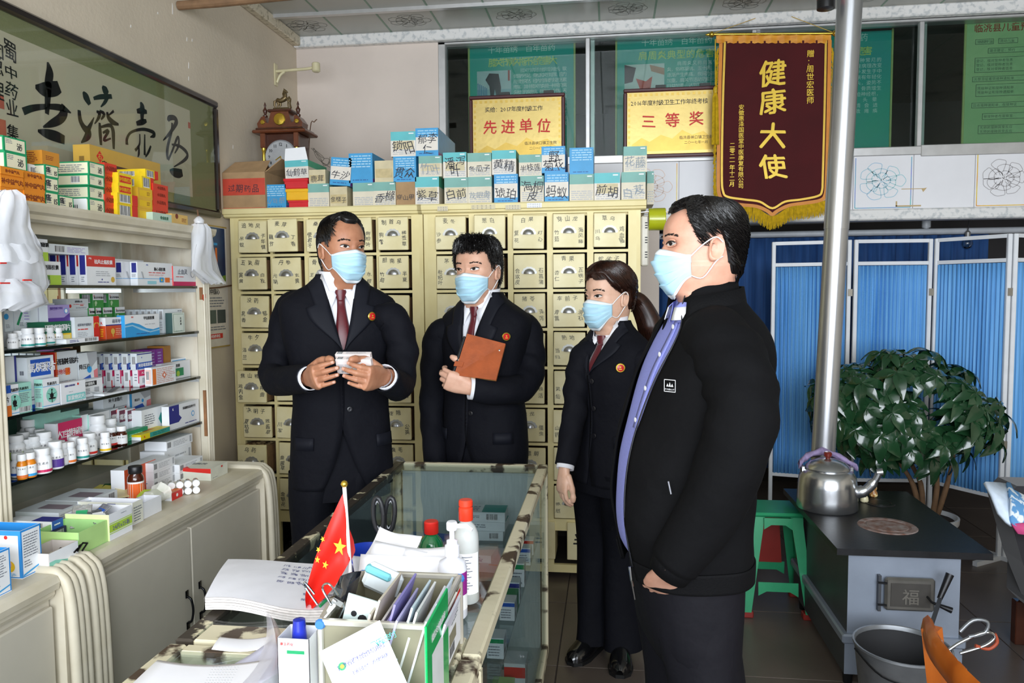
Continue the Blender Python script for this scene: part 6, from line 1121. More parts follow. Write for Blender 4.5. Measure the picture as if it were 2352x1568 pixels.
# bottles
pg = onZ(992, 1302, ZK); gbn = thing('green_bottle', pg, 'green plastic bottle with red cap behind the white papers', 'bottle'); GPL = M('green_pet', '#1c8a4c', .15, coat=.6, trans=.3)
B().lathe([(.026, 0), (.029, .004), (.029, .05), (.024, .066), (.012, .08), (.012, .086)], GPL, pg, 20).build('bottle_body', gbn, smooth=40); B().lathe([(.0165, .082), (.017, .084), (.017, .108), (.015, .111), (.0001, .111)], M('red_cap', '#d6261c', .35), pg, 20).build('cap', gbn, smooth=30)
pb = V((-.297, 1.535, ZK)); bb_ = thing('sanitizer_bottle', pb, 'tall translucent bottle with red cap and white printed label', 'bottle'); TRL = film('translucent_plastic', '#dfe3e0', .62, .2)
B().lathe([(.024, 0), (.0265, .004), (.0265, .13), (.025, .145), (.019, .16), (.012, .168), (.012, .175)], TRL, pb, 24).build('bottle_body', bb_, smooth=40); B().lathe([(.022, .006), (.0235, .01), (.0235, .1), (.0001, .1)], M('pale_liquid', '#cfcfba', .1, trans=.4), pb, 20).build('liquid', bb_, smooth=40)
B().lathe([(.0145, .172), (.015, .174), (.015, .198), (.013, .2), (.0148, .203), (.0148, .212), (.013, .215), (.0001, .215)], M('red_orange_cap', '#e23a1e', .35), pb, 20).build('flip_cap', bb_, smooth=30)
lb_ = B(); lb_.grid([[(pb.x+.0268*math.cos(a), pb.y+.0268*math.sin(a), ZK+z) for a in [-2.9+.22*i for i in range(13)]] for z in (.022, .108)], WPRINT)
for r in range(12): lb_.grid([[(pb.x+.0271*math.cos(a), pb.y+.0271*math.sin(a), ZK+.1-r*.006+dz) for a in [-2.2+.1*i for i in range(14-(r*3) % 5)]] for dz in (0, .002)], GREYINK)
lb_.build('printed_label', bb_)
pp = V((-.31, 1.455, ZK)); pu = thing('pump_bottle', pp, 'white hand-gel pump bottle with purple label behind the organiser', 'bottle'); WPL = M('milky_plastic', '#eceef6', .3, var=.02)
B().lathe([(.026, 0), (.029, .004), (.029, .1), (.026, .112), (.012, .12), (.012, .126)], WPL, pp, 24).build('bottle_body', pu, smooth=40); B().lathe([(.0145, .124), (.0145, .145), (.011, .147), (.011, .155), (.005, .157), (.005, .178)], WPL, pp, 18).build('pump_collar', pu, smooth=30)
B().lathe([(.010, .176), (.011, .178), (.011, .19), (.009, .193), (.0001, .193)], WPL, pp, 16).tube([pp+V((.008, 0, .184)), pp+V((.03, 0, .184)), pp+V((.042, -.004, .178))], [.005, .0045, .0035], WPL, 8).build('pump_head', pu, smooth=40)
B().grid([[(pp.x+.0293*math.cos(a), pp.y+.0293*math.sin(a), ZK+z) for a in [-1.6+.2*i for i in range(9)]] for z in (.02, .095)], M('magenta_label', '#9a2a90', .45)).grid([[(pp.x+.0296*math.cos(a), pp.y+.0296*math.sin(a), ZK+z) for a in [-1.6+.2*i for i in range(9)]] for z in (.02, .05)], WPRINT).build('purple_label', pu)
# organiser box with metal edges, boards and riveted corners
OX0, OX1, OY0, OY1, OZ1 = -.455, -.272, 1.13, 1.34, ZK+.125; EDG = M('ivory_metal_edge', '#d8d3c6', .3, metal=.5); GBD = M('olive_grey_board', '#8f8a72', .5); CRN = M('blue_corner_rivet', '#3f7cc0', .35)
og = thing('desk_organiser', ((OX0+OX1)/2, (OY0+OY1)/2, ZK), 'ivory-edged open desk organiser box stuffed with papers and clips', 'desk organiser')
B().box(OX0, OX1, OY0, OY1, ZK, ZK+.004, GBD).build('bottom', og)
for a in ((OX0, OX1, OY0, OY0+.004), (OX0, OX1, OY1-.004, OY1), (OX0, OX0+.004, OY0+.004, OY1-.004), (OX1-.004, OX1, OY0+.004, OY1-.004)): B().box(*a, ZK+.004, OZ1, GBD).build('side_board', og)
for x in (OX0, OX1):
    for y in (OY0, OY1): B().box(x-.005, x+.005, y-.005, y+.005, ZK, OZ1+.004, EDG, bev=.002).build('edge_strip', og); B().lathe([(.008, -.003), (.009, 0), (.007, .004)], CRN, (x, y-.003 if y < 1.2 else y, OZ1-.002), 10, RXm).build('corner_rivet', og)
for z in (OZ1, ):
    for y in (OY0, OY1): B().box(OX0, OX1, y-.005, y+.005, z-.004, z+.006, EDG, bev=.002).build('edge_strip', og)
    for x in (OX0, OX1): B().box(x-.005, x+.005, OY0, OY1, z-.004, z+.006, EDG, bev=.002).build('edge_strip', og)
cd_ = B().box(OX1+.0052, OX1+.0062, 1.20, 1.31, ZK+.025, ZK+.118, WHITE).box(OX1+.0062, OX1+.0068, 1.20, 1.31, ZK+.112, ZK+.118, RED).box(OX1+.0062, OX1+.0066, 1.215, 1.27, ZK+.05, ZK+.072, GBD); prt(cd_, V((OX1+.0062, 1.2, ZK+.025)), EY, EZ, .11, .093, [('b', .15, .05, .5, .25), ('l', .3, .6, .8, .8, 4, GREYINK)]); cd_.build('info_card', og)
# contents of the organiser
pals = ['#d9cfc0', '#d2c8b6', '#e6dfd4', '#a99fce', '#8f86c4', '#c2bbe0', '#e9e4ee', '#cfe0ea', '#e8e8e8', '#d8d6d0', '#eceaf0', '#c9d9e6', '#efe9e0', '#d9d9e6']
for k, c in enumerate(pals):
    x = -.412+k*.0095; lean = .30; h = .135+.02*math.sin(k*1.9)
    b = B(); b.obox((x+.016, 1.20+.012*math.sin(k*2.3), ZK+.006+h/2), (.0035, .13, h), Matrix.Rotation(lean, 3, 'Y') @ Matrix.Rotation(rng.uniform(-.06, .06), 3, 'X'), M('receipt_'+c[1:], c, .65, var=.05)); tag(b.build('receipt_bundle'), ['tan', 'tan', 'cream', 'violet', 'violet', 'lilac', 'pale pink', 'pale blue', 'white', 'grey', 'white', 'pale blue', 'cream', 'pale lilac'][k]+' paper slip standing in the organiser, %s from its left side' % (ORD+['thirteenth', 'fourteenth'])[k], 'paper', 'paper slips in the organiser')
mk = thing('folded_mask', (-.43, 1.285, ZK+.01), 'folded blue-white face mask tucked at the back of the organiser', 'mask'); B().obox((-.405, 1.30, ZK+.13), (.07, .02, .05), Matrix.Rotation(.4, 3, 'Y'), M('mask_white', '#e6eef2', .6), bev=.008).build('mask_fold', mk); B().obox((-.41, 1.295, ZK+.146), (.05, .022, .014), Matrix.Rotation(.4, 3, 'Y'), M('mask_aqua', '#7fd0dc', .6), bev=.004).build('aqua_edge', mk)
cp = thing('bulldog_clip', (-.43, 1.17, ZK+.1), 'steel bulldog clip holding a black strip at the left of the organiser', 'clip'); CHR = M('chromed_steel', '#c8cacd', .12, metal=1, var=.02)
B().grid([[onY(a, c, 1.19), onY((a+e)/2+3, (c+g)/2-3, 1.175), onY(e, g, 1.19)] for a, c, e, g in ((736, 1448, 772, 1462), (752, 1405, 796, 1415), (770, 1350, 815, 1372), (782, 1322, 830, 1312))], M('glossy_black_strip', '#1c1f26', .12, coat=.6)).build('black_strip', cp, smooth=60, solid=.002); B().obox((-.45, 1.17, ZK+.125), (.03, .02, .05), Matrix.Rotation(.5, 3, 'Y'), CHR, bev=.006).build('clip_jaw', cp)
for s in (-1, 1): B().tube([V(p) for p in catmull([(-.46+s*.012, 1.16, ZK+.14), (-.475+s*.014, 1.155, ZK+.17), (-.468+s*.02, 1.15, ZK+.18), (-.455+s*.02, 1.155, ZK+.16)], 5)], .0018, CHR, 6).build('wire_lever', cp)
dt = thing('decorated_card', (-.405, 1.165, ZK+.1), 'pale card with black ink blots between the clip and the slips', 'card'); B().obox((-.405, 1.165, ZK+.12), (.05, .003, .07), Matrix.Rotation(.25, 3, 'Y'), M('pale_aqua_card', '#d6e6e4', .5)).build('card_sheet', dt); B().lathe([(.0001, .0006), (.008, .0006), (.007, .0)], BLACK, (-.398, 1.163, ZK+.118), 9, RXm).lathe([(.0001, .0006), (.005, .0006), (.005, 0)], BLACK, (-.412, 1.163, ZK+.127), 9, RXm).build('ink_blot', dt)
# green payment plate (code area left blank) and white plate
GPY = M('green_acrylic', '#12b45c', .25, coat=.4); pl = thing('green_sign_plate', (-.266, 1.09, ZK), 'green upright sign plate with a white square beside the organiser', 'sign plate')
B().box(-.262, -.258, 1.03, 1.175, ZK, ZK+.172, GPY, bev=.0015).build('plate', pl); q = B(); prt(q, V((-.258, 1.03, ZK)), EY, EZ, .145, .172, [('r', .2, .12, .72, .68, M('greyed_white', '#dfe2e0', .5)), ('t', .5, .82, .075, '微信支付收款码', WPRINT)]); q.build('white_field', pl)
wp = thing('white_sign_plate', (-.38, 1.07, ZK), 'white tilted sign plate with small green logo in front of the organiser', 'sign plate'); cA = [onY(733, 1497, 1.06), onY(872, 1424, 1.1), onY(975, 1660, 1.07), onY(835, 1740, 1.03)]
nr = (cA[1]-cA[0]).cross(cA[3]-cA[0]).normalized(); nr = nr if nr.y < 0 else -nr
B().prism(cA, -nr*.004, M('white_acrylic', '#f4f4fb', .3, var=.01)).build('plate', wp); ux = (cA[1]-cA[0]).normalized(); uy = (cA[0]-cA[3]).normalized(); q = B(); o_ = cA[0]+nr*.0008
q.text('甘肃省农村合作信用社', o_+ux*.052-uy*.034, ux, uy, .0085, NAVY, .9); q.text('飞天e支付', o_+ux*.09-uy*.028, ux, uy, .012, TEALP, .7); q.text('扫码支付　方便快捷', o_+ux*.06-uy*.05, ux, uy, .007, NAVY, .9); q.poly([o_+ux*(.022+.006*math.cos(t))+uy*(-.034+.006*math.sin(t)) for t in [i*.5236 for i in range(12)]], GREEN); q.poly([o_+nr*.0004+ux*(.022+.003*math.cos(t))+uy*(-.034+.003*math.sin(t)) for t in [i*.5236 for i in range(12)]], YELLOW); q.build('lettering', wp)
# small white box with glue sticks
gx0, gx1, gy0, gy1 = -.515, -.463, 1.10, 1.15; gbx = thing('open_carton', ((gx0+gx1)/2, (gy0+gy1)/2, ZK), 'small white open carton with torn rim holding a blue glue stick', 'open box')
for a in ((gx0, gx1, gy0, gy0+.001), (gx0, gx1, gy1-.001, gy1), (gx0, gx0+.001, gy0, gy1), (gx1-.001, gx1, gy0, gy1)): B().box(*a, ZK, ZK+.11, W2).build('wall_panel', gbx)
q = B(); prt(q, V((gx0, gy0, ZK)), EX, EZ, gx1-gx0, .11, [('t', .3, .92, .05, '康王药业', RED), ('r', .3, .78, .85, .83, GREEN), ('l', .1, .1, .9, .7, 12, GREYP)]); q.build('printed_label', gbx)
tag(B().lathe([(.011, 0), (.011, .05), (.0135, .052), (.0135, .085), (.012, .1), (.0095, .128), (.0001, .13)], M('blue_glue_stick', '#1f2fa8', .2, coat=.5), ((gx0+gx1)/2, (gy0+gy1)/2, ZK+.002), 18).build('glue_stick', smooth=40), 'dark blue glue stick standing in the small white carton', 'glue stick')
# crumpled pile of white papers
WPA = M('bright_paper', '#f6f6fb', .55, var=.015)
def sheet(c, ux, uy, w_, h, bend, label, m=WPA, seed=0, n=10, name='paper_sheet', grp='loose white papers', ths=.0006):
    c, ux, uy = V(c), V(ux).normalized(), V(uy).normalized(); nn = ux.cross(uy).normalized(); rg = random.Random(seed); a, b_, d = [rg.uniform(-1, 1) for _ in range(3)]; rows = []
    for j in range(n+1):
        row = []
        for i in range(n+1):
            u, v = i/n-.5, j/n-.5; row.append(c+ux*(u*w_)+uy*(v*h)+nn*(bend*(u*u*2+v*v*a-.2*math.sin(u*6+d*3)*b_+.25*u*v*d)))
        rows.append(row)
    return tag(B().grid(rows, m).build(name, smooth=70, solid=ths), label, 'paper', grp)
for k, (px, py, Y, w_, h, rz, tilt, bd, lb) in enumerate(((930, 1335, 1.46, .19, .1, .05, .95, .02, 'front white sheet of the crumpled pile behind the organiser'), (940, 1300, 1.50, .17, .09, -.12, .8, .03, 'middle white sheet of the crumpled pile behind the organiser'), (905, 1272, 1.56, .12, .09, -.45, .7, .03, 'creased white sheet with a printed back, top of the crumpled pile'), (985, 1318, 1.49, .13, .09, -.25, .9, .02, 'right white sheet of the crumpled pile touching the pump bottle'), (868, 1320, 1.50, .1, .09, .55, .9, .03, 'left white sheet of the crumpled pile next to the flag'))):
    c = onY(px, py, Y); R = RZ(rz); ux = R @ EX; uy = R @ V((0, math.cos(tilt), math.sin(tilt))); sheet(c, ux, uy, w_, h, bd, lb, seed=k)
tag(B().obox((-.42, 1.50, ZK+.02), (.16, .1, .04), RZ(.05), WPA, bev=.006).build('paper_stack'), 'low block of folded white papers under the crumpled sheets', 'paper')
# clear sheet curling, loose papers lower left
rows = []
for i in range(13):
    t = i/12; px0, py0 = 640+30*math.sin(t*3), 1402+t*170; row = []
    for j in range(7): s = j/6; row.append(onZ(px0-(30+70*t)*(1-s)-10*s, py0+20*s, ZK+.012+.035*math.sin(s*3.1)*(1-.4*t)))
    rows.append(row)
tag(B().grid(rows, film('frosted_sheet', '#e2e0ea', .6, .25)).build('plastic_sleeve', smooth=70), 'curled frosted plastic sleeve lying in front of the writing pad', 'sleeve')
s1 = sheet(onZ(470, 1556, ZK+.012), (1, .12, 0), (-.1, 1, 0), .2, .09, .02, 'white printed sheet at the bottom picture edge, lower left', seed=11)
q = B()
for r in range(7):
    for c_ in range(9): p = onZ(490+c_*7-r*3, 1532+r*6, ZK+.026); q.obox(p, (.0025, .0012, .0003), RZ(.1), GREYP)
q.build('printed_text', s1)
sheet(onZ(560, 1478, ZK+.004), (1, .2, 0), (-.2, 1, 0), .1, .05, .01, 'small crumpled white slip beside the plastic sleeve', seed=14); sheet(onZ(610, 1525, ZK+.006), (1, -.3, 0), (.3, 1, 0), .09, .12, .012, 'lilac printed sheet under the white carton', M('lilac_sheet', '#dcdcf0', .6), seed=15)
tag(B().tube([onZ(735, 1392, ZK+.04), onZ(752, 1375, ZK+.045)], .003, GREEN, 8).build('green_pen'), 'short green pen end peeping out below the flag', 'pen')
# ================================================================== RIGHT SIDE: BANNER, PIPE, STOVE, SCREENS, PLANT
YBN = 4.62
def bp(px, py, d=0): return onY(px, py, YBN-d)
bn = thing('award_banner', bp(1775, 495), 'maroon velvet award banner with gold characters and yellow fringe', 'banner'); MAR = M('maroon_velvet', '#4c0b10', .9, var=.1, vs=5); GTH = M('gold_thread', '#d8b13c', .4, metal=.3); SAT = M('orange_gold_satin', '#e8a63c', .3, var=.2, vs=9, stretch=(1, 1, 3), col2='#c9781f'); FRG = M('yellow_fringe', '#d8b318', .6, var=.15, vs=60); TRIM = M('orange_trim', '#dd8a24', .5)
outl = catmull([(1656, 95), (1652, 250), (1650, 400), (1652, 445), (1665, 462), (1700, 470), (1738, 474), (1762, 484), (1774, 492), (1786, 484), (1812, 472), (1850, 466), (1884, 460), (1896, 445), (1899, 400), (1903, 250), (1906, 92)], 4)
B().prism([bp(x, y) for x, y in outl], (0, .006, 0), MAR).build('velvet_panel', bn)
ins = catmull([(1665, 96), (1660, 250), (1658, 400), (1661, 440), (1672, 452), (1710, 458), (1745, 463), (1774, 478), (1803, 463), (1840, 458), (1878, 450), (1888, 438), (1890, 400), (1894, 250), (1897, 94)], 5); B().ribbon([bp(x, y, .003) for x, y in ins], .012, (0, -1, 0), GTH).build('gold_border', bn)
B().ribbon([bp(x, y, .002) for x, y in outl], .02, (0, -1, 0), TRIM).build('orange_edge', bn)
B().grid([[bp(x, y+ (2 if i % 2 else 0), .004+.006*math.sin(i*1.7)) for i, x in enumerate(range(1645, 1913, 8))] for y in (77, 86, 98)], SAT).build('satin_heading', bn, smooth=60)
fr_ = B(); rg = random.Random(3)
per = catmull([(1650, 110), (1646, 250), (1644, 400), (1648, 450), (1664, 466), (1700, 474), (1738, 478), (1774, 496), (1812, 476), (1850, 470), (1884, 464), (1902, 450), (1905, 400), (1909, 250), (1911, 108)], 16)
for i in range(len(per)-1):
    (x, y), (x2, y2) = per[i], per[i+1]
    for k in range(3):
        t = rg.random(); xx = x+(x2-x)*t; yy = y+(y2-y)*t; side = -1 if xx < 1660 and yy < 440 else (1 if xx > 1892 and yy < 440 else 0); L = rg.uniform(24, 34) if side == 0 else rg.uniform(14, 20)
        e = (xx+rg.uniform(-3, 3), yy+L) if side == 0 else (xx+side*rg.uniform(3, 7), yy+L)
        fr_.tube([bp(xx, yy, .001+rg.random()*.006), bp(*e, .001+rg.random()*.008)], [.0028, .0016], FRG, 4, cap=False)
f_ = fr_.build('fringe', bn); f_['kind'] = 'stuff'
B().tube([bp(1640, 79, .004), bp(1916, 77, .004)], .008, BRS, 12).build('rod', bn, smooth=40)
for (px, py, s) in ((1640, 79, -1), (1912, 77, 1)): B().lathe([(.008, 0), (.016, .006), (.018, .016), (.012, .024), (.008, .028), (.009, .034), (.001, .05)], BRS, bp(px, py, .004), 14, Matrix.Rotation(s*math.pi/2, 3, 'Y')).build('finial', bn, smooth=50)
B().tube([bp(1640, 76, .004), onY(1735, 42, 4.698)], .0018, GTH, 5).tube([bp(1912, 74, .004), onY(1818, 38, 4.698)], .0018, GTH, 5).build('hanging_cord', bn)
ts = B(); ts.tube([bp(1643, 90, .012), bp(1643, 195, .012)], .003, FRG, 6)
for k in range(40): a = rg.uniform(0, 6.28); ts.tube([bp(1643, 200, .012), bp(1643+6*math.cos(a), 225, .012+.008*math.sin(a)), bp(1643+8*math.cos(a), 332, .012+.01*math.sin(a))], .002, FRG, 4, cap=False)
ts.lathe([(.004, .02), (.012, .01), (.013, -.01), (.01, -.02)], FRG, bp(1643, 206, .012), 10); t_ = ts.build('tassel', bn); t_['kind'] = 'stuff'
GCH = M('gold_characters', '#e8c33c', .35, metal=.25)
for k, ch in enumerate('健康大使'):
    B().text(ch, bp(1775, 166+k*72, .0045), EX, EZ, .155, GCH, wt=.028, hand=.45).build('gold_character', bn)
for k, ch in enumerate('赠：周世宏医师'): B().text(ch, bp((1862, 1862, 1861, 1861, 1861, 1861, 1861)[k], (123, 142, 158, 176, 194, 212, 230)[k], .0045), EX, EZ, .043, GCH, wt=.012).build('gold_character', bn)
for k, ch in enumerate('安徽惠泽国医堂中医康复有限公司'): B().text(ch, bp(1703-.1*k, 246+k*12.9, .0045), EX, EZ, .032, GCH, wt=.008).build('gold_character', bn)
for k, ch in enumerate('二零二一年十二月'): B().text(ch, bp(1682-.1*k, 333+k*12.8, .0045), EX, EZ, .032, GCH, wt=.008).build('gold_character', bn)
# ---- stove with its pipe
STL = M('grey_blue_enamel', '#8f98a6', .35, metal=.35, var=.08, vs=5, bump=.05); STD = M('dark_steel_side_shade', '#4a4c50', .45, metal=.4, var=.15, vs=4); IRON = M('black_cast_iron', '#222224', .38, metal=.5, var=.15, vs=18, bump=.12, bs=90); RUST = M('rusty_ring', '#6d4a3c', .7, var=.3, vs=30, col2='#8f8682')
stv = thing('coal_stove', (1.04, 3.2, 0), 'grey steel coal stove with black iron top and round hotplate', 'stove')
B().box(.855, 1.235, 2.82, 3.56, .2, .498, STL, faces={'-x': STD, '+x': STD}).build('stove_body', stv); B().box(.835, 1.255, 2.80, 3.60, .165, .2, STL, bev=.006).build('ledge', stv); B().box(.845, 1.245, 2.81, 3.58, .05, .165, STL, faces={'-x': STD}).build('ash_base', stv)  # side faces get darker steel: their shade is put into the colour
for x in (.87, 1.2):
    for y in (2.85, 3.5): B().lathe([(.016, 0), (.02, .05)], IRON, (x, y, 0), 10).build('foot', stv)
B().prism([(.805, 2.785, .498), (1.325, 2.785, .498), (1.34, 3.61, .498), (.80, 3.61, .498)], (0, 0, .024), IRON).build('top_plate', stv)
for (px, py, R_, nm) in ((2038, 1208, .105, 'hotplate_ring'), (2020, 1155, .06, 'rear_hotplate')):
    p = onZ(px, py, .522); B().lathe([(.0001, .003), (R_*.7, .003), (R_*.72, .0005), (R_*.78, .0005), (R_*.8, .003), (R_, .003), (R_*1.03, 0)], RUST if R_ > .08 else IRON, p, 32).build(nm, stv, smooth=30)
a = onY(2030, 1322, 2.815); c = onY(2143, 1402, 2.815); dr = B().box(a.x, c.x, 2.795, 2.815, c.z, a.z, M('door_dark_steel', '#6d6a64', .4, metal=.6, var=.12), bev=.008).build('fire_door', stv)
B().box(a.x+.018, c.x-.018, 2.7925, 2.796, c.z+.018, a.z-.018, M('door_panel_dark', '#4e4b47', .45, metal=.6)).build('door_panel', dr); B().text('福', ((a.x+c.x)/2, 2.7915, (a.z+c.z)/2-.005), EX, EZ, .06, M('door_panel_relief', '#77736b', .4, metal=.6), wt=.01).build('relief_character', dr); B().tube([(c.x-.03, 2.80, (a.z+c.z)/2), (c.x-.025, 2.765, (a.z+c.z)/2-.01), (c.x+.035, 2.75, (a.z+c.z)/2-.03)], [.004, .004, .011], IRON, 8).build('door_handle', dr, smooth=50)
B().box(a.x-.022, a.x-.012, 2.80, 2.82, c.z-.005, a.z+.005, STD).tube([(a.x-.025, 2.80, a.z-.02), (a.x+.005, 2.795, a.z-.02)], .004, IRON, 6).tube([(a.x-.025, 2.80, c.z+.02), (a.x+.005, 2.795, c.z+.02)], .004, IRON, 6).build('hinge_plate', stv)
PIPM = M('galvanised_pipe', '#c4c6c9', .28, metal=.85, var=.06, vs=12, stretch=(3, 3, .5)); p1 = onY(1893, 1000, 3.45); p2 = onY(1952, 0, 3.45); dd = (p2-p1)/(p2.z-p1.z); lo_ = p1+dd*(.522-p1.z); hi = p1+dd*(3.04-p1.z)
sp = thing('stove_pipe', lo_, 'tall shiny metal stove pipe rising from the stove to the ceiling', 'pipe'); mid = p1+dd*(1.75-p1.z)
B().tube([lo_, mid], [.05, .049], PIPM, 28).build('pipe_section', sp, smooth=50); B().tube([mid-dd*.05, hi], [.051, .051], PIPM, 28).build('pipe_section', sp, smooth=50); B().tube([lo_, lo_+dd*.04], .058, IRON, 24).build('pipe_collar', sp, smooth=40)
# ---- kettle
KT = M('aluminium_kettle', '#c6c8ca', .24, metal=.95, var=.06, vs=9); kp = onZ(1899, 1165, .5225); kp.z = .5225; kt = thing('kettle', kp, 'large dented aluminium kettle with red-brown lid knob on the stove', 'kettle'); r = .122
B().lathe([(r*.96, 0), (r, .006), (r*.985, .05), (r*.97, .1), (r*.93, .135), (r*.82, .158), (r*.7, .168)], KT, kp, 40).build('kettle_body', kt, smooth=50)
B().lathe([(r*.72, .166), (r*.74, .172), (r*.70, .180), (r*.55, .196), (r*.3, .207), (r*.12, .21), (.0001, .211)], KT, kp, 32).build('lid', kt, smooth=35); B().lathe([(.008, .208), (.01, .216), (.016, .22), (.017, .232), (.012, .238), (.0001, .24)], M('red_brown_knob', '#6e1f16', .3, coat=.5), kp, 16).build('lid_knob', kt, smooth=40)
B().tube([V(p) for p in catmull([kp+V((.1, -.03, .075)), kp+V((.14, -.045, .09)), kp+V((.17, -.055, .13)), kp+V((.185, -.06, .165))], 5)], [.026]*5+[.02]*5+[.014]*6, KT, 16).build('spout', kt, smooth=60)
B().tube([kp+V((.178, -.058, .168)), kp+V((.2, -.063, .172))], [.014, .016], KT, 14).build('spout_lip', kt, smooth=60)
B().tube([V(p) for p in catmull([kp+V((-.095, .02, .16)), kp+V((-.1, .045, .18)), kp+V((-.06, .09, .195)), kp+V((.02, .1, .2)), kp+V((.085, .07, .19)), kp+V((.11, .02, .175))], 5)], .006, M('handle_bail', '#5c5650', .4, metal=.6), 8).build('bail_handle', kt, smooth=50)
for s in (-1, 1): B().box(kp.x+s*.098-.008, kp.x+s*.098+.008, kp.y-.0, kp.y+.03, kp.z+.13, kp.z+.175, KT, bev=.003).build('handle_lug', kt)
rows = []
for i in range(15):
    t = i/14; c = V(catmull([kp+V((-.115, .01, .178)), kp+V((-.07, .07, .2)), kp+V((.0, .09, .222)), kp+V((.07, .065, .2)), kp+V((.12, .02, .172))], 4)[int(t*16)]); rows.append([c+V((.004*math.sin(i*2+k), .022*math.cos(k*.785)+.004*math.sin(i*3.1), .014*math.sin(k*.785)+.005*math.sin(i*1.7+k))) for k in range(8)])
tag(B().grid(rows, M('lilac_rag', '#a08fb8', .9, var=.15, vs=60), wrap=True).build('rag', smooth=60), 'lilac rag wound around the kettle handle', 'cloth')
for k, (px, py, m, lb) in enumerate(((1985, 1152, M('cream_figurine', '#d8cfa8', .3), 'little cream ornament with dark patches beside the kettle spout'), (2006, 1140, M('brown_figurine', '#9a6a3a', .3, col2='#e0c890', vs=60, ramp=(.5, .55)), 'little brown ornament behind the cream one on the stove'))):
    p = onZ(px, py, .523); tag(B().lathe([(.014, 0), (.018, .006), (.016, .02), (.011, .028), (.014, .036), (.013, .046), (.006, .054), (.0001, .056)], m, p, 14).build('ornament', smooth=60), lb, 'ornament')
# ---- stool
SG = M('green_plastic', '#2c9a68', .35, var=.05); SR = M('dark_red_plastic', '#8f2a22', .4); cx_, cy_, zs = .735, 3.52, .462; sl = thing('plastic_stool', (cx_, cy_, 0), 'green plastic stool with red lining beside the stove', 'stool')
B().box(cx_-.115, cx_+.115, cy_-.115, cy_+.115, zs-.02, zs, SG, bev=.012).build('seat', sl)
for sx in (-1, 1):
    for sy in (-1, 1):
        P = lambda t, w_: (cx_+sx*(.105+.045*t), cy_+sy*(.105+.045*t)); lg_ = B(); rows = []
        for i in range(7):
            t = i/6; x, y = P(t, 0); z = (zs-.02)*(1-t)+.025*t; w_ = .05-.015*t
            rows.append([V((x, y, z)), V((x-sx*w_, y, z)), V((x-sx*w_, y-sy*.006, z)), V((x-sx*.008, y-sy*.008, z)), V((x-sx*.006, y-sy*w_, z)), V((x, y-sy*w_, z))])
        lg_.grid(rows, SG, wrap=True); l_ = lg_.build('leg', sl)
        x, y = P(1, 0); B().box(min(x, x-sx*.045), max(x, x-sx*.045), min(y, y-sy*.045), max(y, y-sy*.045), 0, .03, SR, bev=.004).build('foot_tip', l_)
for d in range(4):
    R = RZ(d*math.pi/2)
    def W(x, y, z): v = R @ V((x, y, 0)); return V((cx_+v.x, cy_+v.y, z))
    B().prism([W(-.06, -.118, zs-.02), W(.06, -.118, zs-.02), W(.06, -.122, zs-.07), W(.03, -.121, zs-.05), W(-.03, -.121, zs-.05), W(-.06, -.122, zs-.07)], R @ V((0, .004, 0)), SG).build('apron', sl); B().prism([W(-.085, -.137, .16), W(.085, -.137, .16), W(.085, -.141, .10), W(.05, -.14, .12), W(-.05, -.14, .12), W(-.085, -.141, .10)], R @ V((0, .004, 0)), SG).build('lower_brace', sl)
    if d: B().prism([W(-.05, -.112, zs-.05), W(.05, -.112, zs-.05), W(.07, -.125, .16), W(-.07, -.125, .16)], R @ V((0, .002, 0)), SR).build('red_lining', sl)
# ---- folding screens
SWM = M('white_screen_tube', '#dfe2e6', .35, var=.03); SCU = M('light_blue_screen_cloth', '#74b2e6', .7, var=.1, vs=7, stretch=(10, 10, .25), col2='#4a8fd0')
def post_at(px, py, Y): p = onY(px, py, Y); return V((p.x, Y, 0))
PA, PB_, PC, PD = post_at(1768, 700, 4.69), post_at(1956, 700, 4.58), post_at(2141, 700, 4.60), post_at(2322, 700, 4.24); PE = PD+V((.5, .28, 0))
def screen(a, b_, lb, seed):
    d = (b_-a).normalized(); a2, b2 = a+d*.018, b_-d*.018; r = thing('folding_screen', (a2+b2)/2, lb, 'screen', 'folding screen panels'); up = V((0, 0, 1))
    for p in (a2, b2):
        B().box(p.x-.011, p.x+.011, p.y-.011, p.y+.011, .02, 1.72, SWM, bev=.003).build('post', r); q = V((d.y, -d.x, 0)); B().bar(p-q*.16+up*.012, p+q*.2+up*.012, .024, .024, SWM).build('foot', r)
    for z in (1.71, 1.585, .335): B().bar(a2+up*z, b2+up*z, .014, .02, SWM).build('cross_bar', r)
    curtain('screen_cloth', a2+d*.014, b2-d*.014, .345, 1.572, SCU, 17, .009, parent=r, seed=seed, n=150)
    for z in (1.4, .6): B().box(b2.x-.006, b2.x+.018, b2.y-.016, b2.y-.011, z, z+.04, M('hinge_grey', '#8a8478', .4, metal=.5)).build('hinge', r)
screen(PA, PB_, 'light blue cloth screen panel left of the stove pipe', 3); screen(PB_, PC, 'light blue cloth screen panel between stove pipe and second post, behind the plant', 5); screen(PC, PD, 'light blue cloth screen panel right of the plant', 8); screen(PD, PE, 'light blue cloth screen panel cut by the right picture edge', 9)
